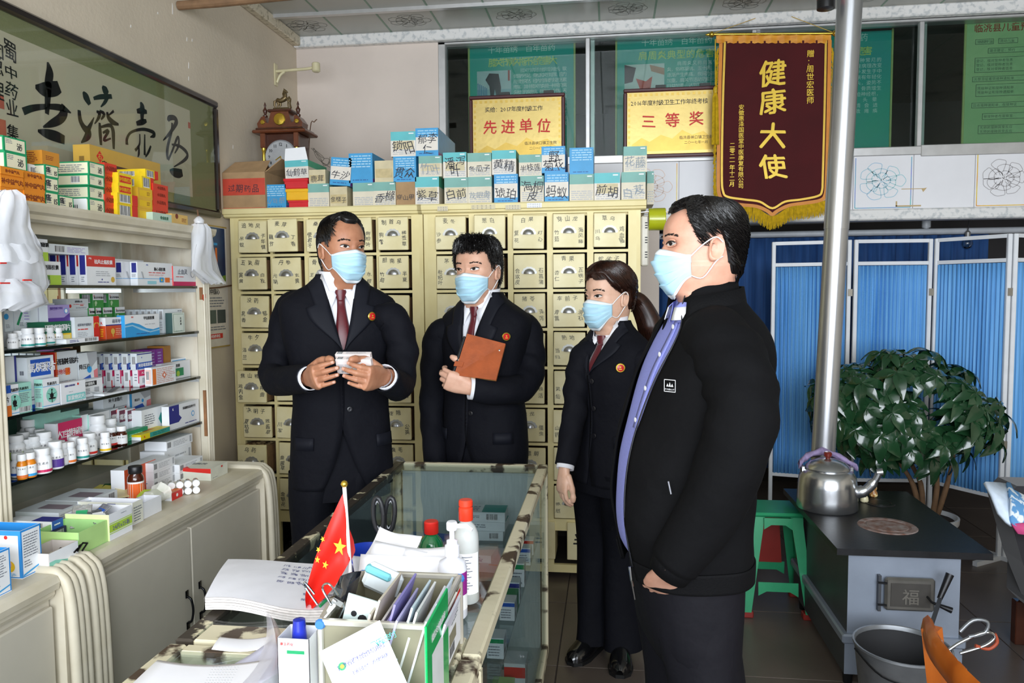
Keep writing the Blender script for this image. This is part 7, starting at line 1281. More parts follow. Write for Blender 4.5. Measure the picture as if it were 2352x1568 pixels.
# ---- potted umbrella plant
pot = onZ(2088, 1150, .28); pt = thing('potted_plant', (pot.x, 4.12, 0), 'bushy umbrella plant with glossy dark leaves in a white pot behind the stove', 'plant'); pc = V((pot.x, 4.12, 0)); WP_ = M('white_pot', '#d9dadb', .35)
B().lathe([(.1, 0), (.115, .02), (.135, .22), (.15, .24), (.152, .27), (.142, .272), (.132, .25), (.0001, .25)], WP_, pc, 30).build('pot', pt, smooth=40); so = B().lathe([(.13, .252), (.08, .262), (.0001, .266)], M('potting_soil', '#3a2c22', .95, var=.3, vs=90), pc, 20, cap=False).build('soil', pt)
BRK = M('brown_stem', '#7a5c40', .8, var=.15, vs=30); LEAFM = M('glossy_dark_leaf', '#22462a', .22, var=.25, vs=3, coat=.5, col2='#183820')
lf = B(); rows = []
for i in range(6):
    t = i/5; w_ = .027*math.sin(math.pi*(t**.75)*.93+.1)+.001; y = .115*t; z = -.05*t*t+.008*math.sin(t*3); rows.append([(-w_, y, z+.006*abs(1)), (0, y, z), (w_, y, z+.006)])
lf.grid(rows, LEAFM); leaflet = (lf.v, lf.f)
def compound(seed):
    rg = random.Random(seed); b = B(); n = rg.choice((7, 8, 9)); b.tube([(0, 0, -.10), (0, 0, -.04), (0, 0, 0)], .0022, LEAFM, 5)
    for k in range(n): b.X = Matrix.Rotation(2*math.pi*k/n+rg.uniform(-.15, .15), 4, 'Z') @ Matrix.Rotation(rg.uniform(-.5, .15), 4, 'X') @ Matrix.Scale(rg.uniform(.8, 1.1), 4); b.add(leaflet[0], leaflet[1], LEAFM)
    return b.build('leaf', smooth=60, base=V((0, 0, 0)))
pro = [compound(s) for s in range(4)]; pm = [o.data for o in pro]
for o in pro: bpy.data.objects.remove(o)
rg = random.Random(21); stems = []
for k, (dx, dy) in enumerate(((-.05, .02), (.03, -.03), (.09, .03), (-.01, .05))):
    top = pc+V((dx*3.2-.12, dy*3, .72+.06*k)); B().tube([V(p) for p in catmull([pc+V((dx*.6, dy*.6, .24)), pc+V((dx*1.2, dy, .42)), pc+V((dx*2.2-.05, dy*2, .58)), top], 4)], [.014]*5+[.011]*4+[.008]*4, BRK, 8).build('stem', pt, smooth=50); stems.append(top)
cn = V((onY(2075, 930, 4.1).x, 4.08, onY(2075, 930, 4.1).z)); N = 140; made = 0; tries = 0
while made < N and tries < 4000:
    tries += 1; u, v, w_ = rg.uniform(-1, 1), rg.uniform(-1, 1), rg.uniform(-1, 1); rr = u*u+v*v+w_*w_
    if rr > 1 or rr < .34: continue
    if v > .45: continue
    p = cn+V((u*.475, v*.33, w_*.30)); p.z += -.1*max(0, u)*u
    if p.y > 4.42: continue
    o = inst(pm[made % 4], 'leaf', pt, p); n_ = V((u*.9, v*1.0-.25, .75+w_*.5)).normalized(); o.rotation_euler = (n_.to_track_quat('Z', 'Y').to_matrix() @ RZ(rg.uniform(0, 6))).to_euler(); s = rg.uniform(.85, 1.15); o.scale = (s, s, s); made += 1
# ---- bucket, tongs, poker
ZN = M('galvanised_bucket', '#9a9da0', .4, metal=.7, var=.15, vs=12); bc = onZ(2072, 1480, .3); bc.z = 0; bk_ = thing('metal_bucket', bc, 'galvanised coal bucket in front of the stove', 'bucket')
B().lathe([(.105, 0), (.11, .006), (.142, .29), (.147, .295), (.147, .302), (.141, .302), (.138, .29), (.106, .012), (.0001, .012)], ZN, bc, 36).lathe([(.137, .289), (.1055, .0135), (.0001, .0135)], M('dark_bucket_inside', '#232325', .8), bc, 36, cap=False).build('bucket_wall', bk_, smooth=40); B().lathe([(.0001, .15), (.06, .155), (.12, .15), (.121, .148)], M('coal_dust', '#1a1a1c', .9, bump=.8, bs=60), bc, 20, cap=False).build('coal_fill', bk_)  # inside of the bucket coloured darker than its outer wall
B().tube([V(p) for p in catmull([bc+V((-.145, 0, .28)), bc+V((-.1, -.12, .25)), bc+V((0, -.155, .24)), bc+V((.1, -.12, .25)), bc+V((.145, 0, .28))], 5)], .003, IRON, 6).build('bail', bk_)
pk = thing('poker', onY(2130, 1430, 2.6), 'iron poker with black grip leaning against the stove door', 'poker'); B().bar(onY(2128, 1470, 2.55), onY(2160, 1372, 2.74), .012, .008, STD).build('shaft', pk); B().tube([onY(2158, 1375, 2.74), onY(2182, 1318, 2.76)], [.009, .014], IRON, 10).build('grip', pk, smooth=50)
tg = thing('fire_tongs', onY(2230, 1480, 2.5), 'steel fire tongs with orange tape resting by the bucket', 'tongs'); OT = M('orange_tape', '#a8492c', .5)
for (pts, m) in (([(2130, 1530), (2200, 1478), (2262, 1452), (2285, 1462), (2262, 1482), (2205, 1500)], CHR), ([(2205, 1450), (2235, 1424), (2268, 1428), (2262, 1452), (2225, 1462)], ZN), ([(2240, 1482), (2270, 1490), (2290, 1475), (2285, 1455)], OT)): B().tube([onY(x, y, 2.5) for x, y in catmull(pts, 4)], .0055, m, 8).build('tong_loop', tg, smooth=50)
# ---- wooden chair in the near right corner
CHW = M('orange_varnished_wood', '#b8601c', .35, var=.2, vs=6, stretch=(3, 3, .6), coat=.4, col2='#8a4210'); zt_ = .775; ch = thing('wooden_chair', (.9, 1.36, 0), 'orange varnished wooden chair in the lower right corner', 'chair'); pA = onZ(2140, 1442, zt_)
P1 = V((pA.x, pA.y, 0)); P2 = P1+V((.045, -.40, 0))
for p in (P1, P2):
    B().tube([V(q) for q in catmull([p+V((.06, 0, 0)), p+V((.05, 0, .42)), p+V((.02, 0, .62)), p+V((0, 0, zt_))], 4)], (.02), CHW, 4).build('back_post', ch)
B().tube([V(q) for q in catmull([P1+V((0, .02, zt_-.012)), P1+V((-.025, -.1, zt_-.008)), P1+V((-.02, -.28, zt_-.01)), P2+V((0, -.02, zt_-.012))], 5)], [(.03, .012)]*16, CHW, 8).build('top_rail', ch, smooth=50)
B().bar(P1+V((.03, 0, .56)), P2+V((.03, 0, .56)), .014, .045, CHW).build('back_rail', ch)
for k in range(3): q = P1+(P2-P1)*((k+1)/4); B().bar(q+V((.03, 0, .58)), q+V((0, 0, .75)), .03, .01, CHW).build('back_slat', ch)
B().box(P1.x+.03, P1.x+.45, P2.y-.01, P1.y+.01, .42, .445, CHW, bev=.008).build('seat', ch)
for p in (P1, P2): B().box(p.x+.39, p.x+.425, p.y-.017, p.y+.017, 0, .42, CHW, bev=.003).build('front_leg', ch)
# ---- dark armchair with flowered quilt at the right edge
DKF = M('black_upholstery', '#17151a', .8, sheen=.3); ac = onY(2300, 1300, 3.0); arm = thing('armchair', (1.78, 3.05, 0), 'dark upholstered armchair with a flowered blue quilt at the right picture edge', 'armchair')
B().prism([(1.46, 3.0, .66), (1.5, 3.0, .71), (2.15, 3.0, .71), (2.15, 3.0, .2), (1.62, 3.0, .2), (1.53, 3.0, .42)], (0, .14, 0), DKF).build('backrest', arm)
B().box(1.6, 2.2, 2.75, 3.3, .18, .42, DKF, bev=.05).build('seat', arm)
for x in (1.65, 2.15):
    for y in (2.8, 3.25): B().box(x-.02, x+.02, y-.02, y+.02, 0, .18, WD, bev=.003).build('leg', arm)
QB = M('flowered_blue_quilt', '#5b93c4', .8, col2='#dfe6ea', vs=30, ramp=(.5, .56)); QW = M('pale_quilt_border', '#cfdcea', .8, var=.08, vs=30)
def strip(pts, m, nm, par): rows = [[onY(x, y, Y) for x, y, Y in r] for r in pts]; return B().grid(rows, m).build(nm, par, smooth=60, solid=.012)
qt = thing('quilt', onY(2300, 1200, 2.93), 'blue and white flowered quilt thrown over the dark armchair', 'quilt')
strip([[(2258, 1110, 2.95), (2290, 1112, 3.02), (2330, 1118, 3.1)], [(2275, 1140, 2.9), (2300, 1150, 2.92), (2345, 1160, 2.96)], [(2290, 1180, 2.88), (2308, 1200, 2.86), (2320, 1210, 2.86)]], QW, 'quilt_border', qt)
strip([[(2308, 1112, 3.04), (2350, 1118, 3.1), (2420, 1130, 3.2)], [(2320, 1150, 2.9), (2360, 1165, 2.94), (2430, 1180, 3.0)], [(2318, 1195, 2.86), (2360, 1205, 2.88), (2430, 1215, 2.9)], [(2322, 1205, 2.85), (2360, 1225, 2.87), (2430, 1235, 2.9)]], QB, 'quilt_top', qt)
strip([[(2320, 1202, 2.855), (2350, 1200, 2.86), (2420, 1205, 2.88)], [(2335, 1225, 2.85), (2360, 1228, 2.855), (2420, 1235, 2.88)]], M('pink_lining', '#c4457a', .8), 'pink_lining', qt)
# ================================================================== PEOPLE
def skinmat(key, col, col2):
    m = M(key, col, .48, var=.05, vs=30, col2=col2, bump=.08, bs=250); p = m.node_tree.nodes['Principled BSDF']; p.inputs['Subsurface Weight'].default_value = .12; p.inputs['Subsurface Radius'].default_value = (.012, .005, .003); p.inputs['Subsurface Scale'].default_value = .6; return m
SUIT = M('navy_suit_wool', '#0b0c14', .8, var=.06, vs=220, bump=.5, bs=11, bd=.02, spec=.18); SUITL = M('navy_suit_lapel', '#0e101a', .7, var=.06, vs=220, spec=.25); BTN = M('dark_button', '#15151a', .3); SHIRT = M('white_shirt_cotton', '#e9e9ee', .7, var=.03, bump=.05, bs=300)
TIE = M('maroon_satin_tie', '#5e0c1a', .35, var=.15, vs=90, stretch=(1, 1, 6), sheen=.3); MSK = M('light_blue_mask', '#b4dcee', .7, var=.03, bump=.06, bs=400); MSKW = M('mask_white_edge', '#e6eef2', .7, var=.02); HAIRB = M('black_hair', '#120f0f', .38, var=.3, vs=60); HAIRD = M('dark_brown_hair', '#33190f', .36, var=.3, vs=60, col2='#1d0f0b')
EYEW = M('eye_white', '#d8d2cc', .25, var=.02); IRIS = M('dark_iris', '#1d120d', .12, coat=.6); BROW = M('eyebrow_hair', '#1a1412', .7); LOOP = M('white_ear_loop', '#f0f2f4', .6); LIP = M('lip_skin', '#a4604e', .5)
def ss(a, b, x): t = max(0., min(1., (x-a)/(b-a))); return t*t*(3-2*t)
class Head:
    """head and neck as one height-by-angle surface; pt() gives points on or above the skin"""
    T = [(-.62, .064, .056, .066), (-.4, .060, .052, .066), (-.2, .058, .050, .068), (-.06, .056, .062, .070), (.0, .050, .086, .074), (.1, .060, .092, .080), (.2, .066, .094, .086), (.3, .070, .092, .091), (.42, .0745, .090, .096), (.5, .076, .0885, .099), (.58, .077, .0935, .101), (.7, .0765, .0905, .102), (.8, .072, .081, .097), (.88, .063, .068, .085), (.94, .049, .051, .067), (.98, .030, .031, .044), (1.0, .0, .0, .0)]
    def __init__(s, chin, yaw, Hh, pitch=0, roll=0, wide=1., fat=1., noseh=.022, dome=1.):
        s.dm = dome
        s.c = V(chin); s.H = Hh; s.w = wide; s.nh = noseh; s.fat = fat; k = Hh/.235
        R = RZ(yaw) @ Matrix.Rotation(pitch, 3, 'X') @ Matrix.Rotation(roll, 3, 'Y'); s.f = R @ V((0, -1, 0)); s.l = R @ V((1, 0, 0)); s.u = R @ V((0, 0, 1)); s.k = k
    def prof(s, t):
        T = s.T
        if t <= T[0][0]: return T[0][1:]
        for i in range(len(T)-1):
            if t <= T[i+1][0]:
                a, b_ = T[i], T[i+1]; x = (t-a[0])/(b_[0]-a[0])
                if i >= len(T)-3: x = x
                return tuple(a[j]+(b_[j]-a[j])*x for j in (1, 2, 3))
        return T[-1][1:]
    def rad(s, th, t):
        a, f, b_ = s.prof(min(t, .62))
        if t > .62: q = max(0., 1-((t-.62)/.38)**2.25)**.47; a, f, b_ = a*q+1e-5, f*q+1e-5, b_*q+1e-5
        a *= s.w*(s.fat if t < .3 else 1); c, si = math.cos(th), math.sin(th); d = f if c > 0 else b_; p = 2.25
        r = 1/((abs(c)/max(d, 1e-5))**p+(abs(si)/max(a, 1e-5))**p)**(1/p); x = abs(th)
        if x < 1.3 and -.05 < t < .75:
            nz = math.exp(-(th/.15)**2)*(ss(.28, .34, t)*(1-ss(.34, .54, t)*.86) if t < .54 else .14*(1-ss(.54, .62, t))); r += s.nh*nz
            r += .006*math.exp(-(th/.22)**2)*math.exp(-((t-.17)/.045)**2)
            e = math.exp(-((x-.40)/.20)**2); r -= .0085*e*math.exp(-((t-.495)/.045)**2); r += .0035*math.exp(-((x-.38)/.28)**2)*math.exp(-((t-.585)/.03)**2); r += .003*math.exp(-((x-.62)/.25)**2)*math.exp(-((t-.40)/.06)**2)
            r += .0022*e*math.exp(-((t-.445)/.018)**2)
        return r
    def pt(s, th, t, off=0):
        r = s.rad(th, t)+off; lean = .0 if t > 0 else -.02*t
        tz = t if t < .52 else .52+(t-.52)*s.dm
        p = s.c+s.k*(s.f*((r-off)*math.cos(th)-lean*2.2)+s.l*((r-off)*math.sin(th)))+s.u*(tz*s.H)
        if t > .55: n_ = (p-(s.c+s.u*(s.H*.55))).normalized()
        else: n_ = s.f*math.cos(th)+s.l*math.sin(th)
        return p+n_*(off*s.k)
    def mesh(s, b, m, t0=-.55):
        rows = []; nt, na = 74, 96
        for i in range(nt+1):
            x = i/nt; t = t0+(1-t0)*(1-(1-x)**1.25); rows.append([s.pt(2*math.pi*j/na, min(t, .9995)) for j in range(na)])
        b.grid(rows, m, wrap=True)
        for sd in (-1, 1): s.ear(b, m, sd)
    def ear(s, b, m, sd):
        o = s.pt(sd*1.62, .44, -.004); out = (s.l*sd*.82-s.f*.57).normalized(); up = (s.u*.98-s.f*.14).normalized(); fw = up.cross(out).normalized(); fw = fw if fw.dot(s.f) > 0 else -fw; k = s.k; rows = []
        for i in range(9):
            rho = i/8; row = []
            for j in range(24):
                a = 2*math.pi*j/24; ca, sa = math.cos(a), math.sin(a); rx = .0175*(1+.22*max(0, sa)) * (1 if ca > 0 else .75); ry = .032*(1 if sa > 0 else .98)
                h = .012+.011*math.exp(-((rho-.82)/.13)**2)*(1 if ca > -.5 else .5)-.009*math.exp(-(rho/.45)**2)+.004*math.exp(-((rho-.5)/.12)**2)*(1 if sa > -.2 else .3); h *= (1 if rho < .99 else .55); h *= .5+.55*(1+ca)/1.5
                row.append(o+k*(-fw*(-ca*rx*rho*-1)+up*(sa*ry*rho)+out*h))
            rows.append(row)
        rows.append([o+k*(-fw*(math.cos(2*math.pi*j/24)*.010)+up*(math.sin(2*math.pi*j/24)*.022)) for j in range(24)]); b.grid(rows, m, wrap=True)
    def eyes(s, par, look=0., only=(-1, 1), op=1.):
        for sd in only:
            e = B(); th0 = sd*.40; n = 11; top = []; bot = []
            for i in range(n):
                u = i/(n-1)*2-1; th = th0+u*.185; sl = .006*(u*sd); top.append((th, .497+.026*op*(1-u*u)**.7+sl)); bot.append((th, .492-.012*op*(1-u*u)+sl))
            rows = []
            for k in range(5):
                w_ = k/4; rows.append([s.pt(a[0], a[1]+(c[1]-a[1])*w_, .0045+.003*math.cos((i/(n-1)-.5)*3)) for i, (a, c) in enumerate(zip(bot, top))])
            e.grid(rows[::-1], EYEW); ic = th0+look*.09; pts = []
            for i in range(18):
                a = i*math.pi/9; th = ic+.072*math.cos(a); t = .506+.026*math.sin(a); u = (th-th0)/.185; u = max(-.99, min(.99, u)); sl = .006*(u*sd); t = max(.493-.012*op*(1-u*u)+sl, min(.496+.026*op*(1-u*u)**.7+sl, t)); pts.append(s.pt(th, t, .0085))
            e.poly(pts, IRIS); e.build('eye', par, smooth=60)
            l_ = B(); up_ = [s.pt(a[0], a[1]+.003, .0085) for a in top]; l_.tube(up_, [.0009]+[.0017]*(n-2)+[.0009], BROW, 5); l_.build('upper_eyelid', par, smooth=60)
            fo = B(); fo.tube([s.pt(a[0], a[1]+.016, .0045) for a in top], [.0008]+[.0024]*(n-2)+[.0008], par['_skin'] if False else s.sk, 6); fo.tube([s.pt(a[0], a[1]-.008, .0045) for a in bot], [.0008]+[.0022]*(n-2)+[.0008], s.sk, 6); fo.build('eyelid_fold', par, smooth=60)
            bw = B(); rg = random.Random(3+sd)
            for i in range(60):
                u = rg.random()*2-1; th = th0+sd*.02+u*.235; t = .592+.014*(1-u*u)+rg.uniform(-.010, .010)-.012*max(0, u*sd); a = s.pt(th, t, .0012); c = s.pt(th+sd*.05, t+.004+rg.uniform(-.006, .006), .0022); bw.tube([a, c], [.0009, .0003], BROW, 4, cap=False)
            o = bw.build('eyebrow', par); o['kind'] = 'stuff'
    def mask(s, par, label=None, tu=.455, tl=-.075, thm=1.02, dep=.0):
        def tT(th): return tu-.075*min(1, (abs(th)/.9))**1.3
        def tB(th): return tl+.23*ss(.25, 1.05, abs(th))
        def P(th, v, off=0):
            a, b_ = tT(th), tB(th); t = a+(b_-a)*v; x = abs(th)/thm
            base = .104+.016*math.exp(-(th/.28)**2)*math.exp(-((v-.3)/.3)**2); base -= .012*v*v; base += .0062*(1-((v*4.2) % 1.)*1.25)*(1-.55*x)*(.14 < v < .9)+.001*math.sin(v*31+th*5); side = s.rad(th, max(.02, min(t, .45)))+.004
            side2 = .085 if x < .8 else .085; r = side+(base-side)*math.exp(-(th/.72)**4) if abs(th) < .95 else side
            nb = s.rad(th, t)+.0035; r = max(r, nb) if t > .02 else r
            if v < .1: r = nb+(r-nb)*ss(-.02, .1, v)
            if v > .6: r = r-(.026*((v-.6)/.4)**2)*math.exp(-(th/.55)**2)
            if abs(th) > .45: r = max(r, s.rad(th, max(t, .0))+.003)
            return s.c+s.k*(s.f*((r+off)*math.cos(th))+s.l*((r+off)*math.sin(th)))+s.u*(t*s.H)
        nv, nh = 36, 36; b = B(); rows = [[P(-thm+2*thm*j/nh, i/nv) for j in range(nh+1)] for i in range(nv+1)]
        b.grid(rows[:5], MSKW, flip=True); b.grid(rows[4:34], MSK, flip=True); b.grid(rows[33:], MSKW, flip=True)
        o = b.build('face_mask', par, smooth=60, solid=.0012)
        for sd in (-1, 1):
            eb = s.pt(sd*1.82, .40, .014); et = s.pt(sd*1.66, .555, .012); el = s.pt(sd*1.72, .31, .010); a = P(sd*thm, .06, .001); c = P(sd*thm, .93, .001)
            B().tube([V(p) for p in catmull([a, s.pt(sd*1.34, .475, .006), et, s.pt(sd*1.86, .5, .012)], 5)], .0016, LOOP, 6).build('ear_loop', o, smooth=60); B().tube([V(p) for p in catmull([c, s.pt(sd*1.36, .15, .006), el, s.pt(sd*1.9, .36, .010)], 5)], .0016, LOOP, 6).build('ear_loop', o, smooth=60)
        return o
    def hair(s, par, line, thick, m, strands=2200, seed=1, jit=.004, name='hair', lift=0., flow=None, top=.6, len_=.3, front_up=0.):
        """line(th)-> hairline t ; thick(th,t)-> shell thickness"""
        b = B(); rows = []; na, nt = 96, 26
        for i in range(nt+1):
            x = i/nt; row = []
            for j in range(na):
                th = 2*math.pi*j/na; th = th-2*math.pi if th > math.pi else th; t0 = line(th); t = t0+(.9995-t0)*(1-(1-x)**1.3); row.append(s.pt(th, t, -.004+(thick(th, t)+.004)*ss(0, .16, x)))
            rows.append(row)
        b.grid(rows, m, wrap=True); o = b.build(name, par, smooth=70); rg = random.Random(seed); sb_ = B()
        for k in range(strands):
            th = rg.uniform(-math.pi, math.pi); t0 = line(th); t = t0+(1-t0)*rg.random()**.8*.96+.0; L = len_*rg.uniform(.6, 1.2); pts = []; dt, dth = flow(th, t, rg) if flow else (-1, 0)
            for q in range(5):
                u = q/4; tt = min(.992, max(t0-.035, t+dt*L*u)); pts.append(s.pt(th+dth*L*u*1.6, tt, thick(th, tt)*min(1, .35+ss(t0-.01, t0+.12, tt))+.0016+jit*rg.random()*u+front_up*u*(1 if abs(th) < 1 else .3)))
            sb_.tube(pts, [.0009, .0012, .0012, .0009, .0003], m, 3, cap=False)
        q = sb_.build('hair_strands', o, smooth=0); q['kind'] = 'stuff'; return o
class Body:
    def __init__(s, base, yaw): s.o = V((base[0], base[1], 0)); s.f = V((math.sin(yaw), -math.cos(yaw), 0)); s.l = V((math.cos(yaw), math.sin(yaw), 0))
    def P(s, l, f, z): return s.o+s.l*l+s.f*f+V((0, 0, z))
    def ring(s, row, th, off=0, p=2.5):
        z, w_, df, db, cl, cf = row; c, si = math.cos(th), math.sin(th); sg = lambda x: (1 if x >= 0 else -1)*abs(x)**(2/p)
        return s.P(cl+(w_+off)*sg(si), cf+((df if c > 0 else db)+off)*sg(c), z)
def interp(rows, z):
    if z <= rows[0][0]: return rows[0]
    for a, b_ in zip(rows, rows[1:]):
        if z <= b_[0]: t = (z-a[0])/max(1e-6, b_[0]-a[0]); return tuple(x+(y-x)*t for x, y in zip(a, b_))
    return rows[-1]
def shell(bd, rows, eL, eR, m, n=56, off=0, wr=.003, seed=1, z0=None, z1=None, nz=44):
    """open-fronted garment: each row runs from its left front edge round the back to the right front edge"""
    fine = catmull(rows, 8); za, zb = (z0 if z0 is not None else rows[0][0]), (z1 if z1 is not None else rows[-1][0]); G = []; rg = random.Random(seed); ph = [rg.uniform(0, 6) for _ in range(5)]
    for i in range(nz+1):
        z = za+(zb-za)*i/nz; r = interp(fine, z); a, b_ = eL(z), 2*math.pi-eR(z); row = []
        for j in range(n+1):
            th = a+(b_-a)*j/n; wv = wr*(math.sin(th*3+z*14+ph[0])*.6+math.sin(th*7-z*23+ph[1])*.3+math.sin(z*40+th*2+ph[2])*.25)*(1-ss(1.25, 1.45, z/1.0*1.0)); row.append(bd.ring(r, th, off+wv))
        G.append(row)
    return B().grid(G, m)
def sleeve(pts, rad, m, seed=1, n=20, wr=.004):
    """tapering sleeve along the arm with soft folds gathered at the elbow"""
    C = catmull([tuple(p)+(r,) for p, r in zip(pts, rad)], 9); rg = random.Random(seed); ph = rg.uniform(0, 6); G = []; N = len(C); fr = None
    for i, c in enumerate(C):
        p = V(c[:3]); d = (V(C[min(i+1, N-1)][:3])-V(C[max(i-1, 0)][:3])).normalized()
        if fr is None: u = V((0, -1, 0)); fr = (u-d*u.dot(d)).normalized()
        else: fr = (fr-d*fr.dot(d)).normalized()
        b_ = d.cross(fr); t = i/(N-1); el = math.exp(-((t-.52)/.2)**2); row = []
        for k in range(n): a = 2*math.pi*k/n; rr = c[3]+wr*(el*math.sin(a*2+i*1.05+ph)+.4*math.sin(a*3-i*.5+ph)); row.append(p+fr*(math.cos(a)*rr)+b_*(math.sin(a)*rr))
        G.append(row)
    return B().grid(G, m, wrap=True)
def remesh(b, vox, it=4, name='tmp'):
    o = b.build(name, base=V((0, 0, 0))); md = o.modifiers.new('r', 'REMESH'); md.mode = 'VOXEL'; md.voxel_size = vox; sm = o.modifiers.new('s', 'SMOOTH'); sm.factor = .5; sm.iterations = it
    me = bpy.data.meshes.new_from_object(o.evaluated_get(bpy.context.evaluated_depsgraph_get())); vs = [tuple(v.co) for v in me.vertices]; fs = [tuple(p.vertices) for p in me.polygons]; bpy.data.objects.remove(o); bpy.data.meshes.remove(me); return vs, fs
def hand(W, d, n, side, curls, thumb, k=1., spread=.06):
    """five-fingered hand: wrist W, direction d to the knuckles, palm facing n; side gives the thumb side"""
    d = V(d).normalized(); n = V(n); n = (n-d*n.dot(d)).normalized(); s_ = d.cross(n).normalized()*side; b = B(); W = V(W); sk = BLACK
    rows = []
    for (t, w_, h, off) in ((-.05, .026, .021, 0), (-.01, .028, .020, 0), (.02, .034, .018, .0), (.05, .040, .0165, .0), (.08, .041, .0145, 0), (.098, .037, .011, 0)):
        rows.append([W+d*(t*k)+s_*(w_*k*math.cos(a)*abs(math.cos(a))**-.25 if abs(math.cos(a)) > 1e-3 else 0)+n*(h*k*math.sin(a)) for a in [2*math.pi*j/16 for j in range(16)]])
    b.grid(rows, sk, wrap=True); b.poly(rows[0][::-1], sk); b.poly(rows[-1], sk); nails = []
    for i, (ls, ld, L, r) in enumerate(((.029, .092, .074, .0092), (.0095, .097, .082, .0096), (-.0105, .093, .076, .0090), (-.029, .084, .060, .0080))):
        p = W+d*(ld*k*.93)+s_*(ls*k)-n*(.001*k); ang = -.05; dd = (d+s_*((1.2-i)*spread)).normalized(); pts = [p-dd*.015*k, p]; rr = [r*k*1.05, r*k*1.06]; c = curls[i]
        for q, (sl, cu) in enumerate(zip((.46, .30, .24), c)):
            ang += cu; dv = dd*math.cos(ang)+n*math.sin(ang); e = p+dv*(L*sl*k); pts += [p+(e-p)*.5, e]; rr += [r*k*(.98-.1*q), r*k*(.96-.11*q)]; p = e
        b.tube(pts, rr, sk, 10); b.lathe([(.0001, -rr[-1]), (rr[-1]*.7, -rr[-1]*.7), (rr[-1], 0), (rr[-1]*.7, rr[-1]*.7), (.0001, rr[-1])], sk, pts[-1], 10)
        nd = dv; up = (n*math.cos(ang)-dd*math.sin(ang))*-1; nails.append((pts[-1]+up*(rr[-1]*1.0), nd, up.cross(nd).normalized(), up, r*k))
    p = W+d*.022*k+s_*.026*k+n*.004*k; pts = [p]; rr = [.015*k]
    for (L, (a, b_, c)) in zip((.044, .036, .028), thumb):
        v = (d*a+s_*b_+n*c).normalized(); e = p+v*L*k; pts += [p+(e-p)*.5, e]; rr += [.0135*k, .0115*k if L > .04 else .0105*k]; p = e
    b.tube(pts, rr, sk, 10); b.lathe([(.0001, -rr[-1]), (rr[-1]*.7, -rr[-1]*.7), (rr[-1], 0), (rr[-1]*.7, rr[-1]*.7), (.0001, rr[-1])], sk, p, 10)
    vs, fs = remesh(b, .0027, 5); return vs, fs, nails
def nailmesh(par, nails):
    for (p, nd, sd, up, r) in nails:
        b = B(); b.grid([[p-nd*(r*.5)+nd*(r*(.1+.8*u))+sd*(r*.5*v)+up*(-r*.02-r*.2*v*v) for v in (-1, -.5, 0, .5, 1)] for u in (-.4, .2, .75)], M('fingernail', '#cf9c86', .35)); b.build('fingernail', par, smooth=60)
def core(b, bd, neck, hip, arms, legs, sk):
    """torso, arms and legs under the clothes"""
    c = B(); c.tube([neck, neck+V((0, 0, -.12)), (neck*.5+hip*.5), hip, hip+V((0, 0, -.1))], [(.045, .045), (.05, .08), (.05, .085), (.055, .09), (.05, .08)], sk, 12)
    for A in arms: c.tube(A, [.04, .036, .03, .026, .022][:len(A)], sk, 10)
    for L in legs: c.tube(L, [.055, .042, .036, .03][:len(L)], sk, 10)
    vs, fs = remesh(c, .014, 3); b.add(vs, fs, sk)
def trousers(par, bd, rows, legs, m, name='trousers'):
    b = B(); fine = catmull(rows, 5); b.grid([[bd.ring(r, 2*math.pi*j/32) for j in range(32)] for r in fine], m, wrap=True)
    for k, (pts, rad) in enumerate(legs):
        C = catmull([tuple(p)+tuple(r) for p, r in zip(pts, rad)], 7); G = []
        for i, c in enumerate(C):
            p = V(c[:3]); row = []
            for j in range(28): a = 2*math.pi*j/28; w_ = .0035*math.sin(a*3+i*.6+k)+.003*math.sin(i*.9+a); row.append(p+bd.l*((c[3]+w_)*math.sin(a))+bd.f*((c[4]+w_)*math.cos(a)*(1+.08*max(0, math.cos(a))**8)))
            G.append(row)
        b.grid(G, m, wrap=True)
    return b.build(name, par, smooth=60)
def shoe(par, p, f, m, L=.27, w_=.048):
    f = V(f).normalized(); l = V((-f.y, f.x, 0)); b = B(); rows = []
    for (t, wd, h) in ((0, .55, .05), (.06, .75, .075), (.2, .8, .085), (.38, .82, .09), (.52, .95, .075), (.68, 1.08, .055), (.84, 1.0, .045), (.95, .7, .036), (1, .3, .02)):
        rows.append([V(p)+f*(t*L-.09)+l*(w_*wd*math.cos(a))+V((0, 0, .012+max(0, math.sin(a))**.8*h)) for a in [math.pi*j/14 for j in range(15)]])
    b.grid(rows, m); b.poly(rows[0], m)
    o = b.build('shoe', par, smooth=60); s = B(); s.prism([V(p)+f*(t*L-.09)+l*(w_*wd*sd*1.06) for (t, wd, sd) in ((0, .55, 1), (.2, .8, 1), (.5, .95, 1), (.7, 1.08, 1), (.9, .9, 1), (1, .35, 1), (1, .35, -1), (.9, .9, -1), (.7, 1.08, -1), (.5, .95, -1), (.2, .8, -1), (0, .55, -1))], (0, 0, .014), M('shoe_sole', '#0d0d0e', .6)); s.build('sole', o)
SHOE = M('polished_black_leather', '#121214', .18, coat=.6, var=.05)
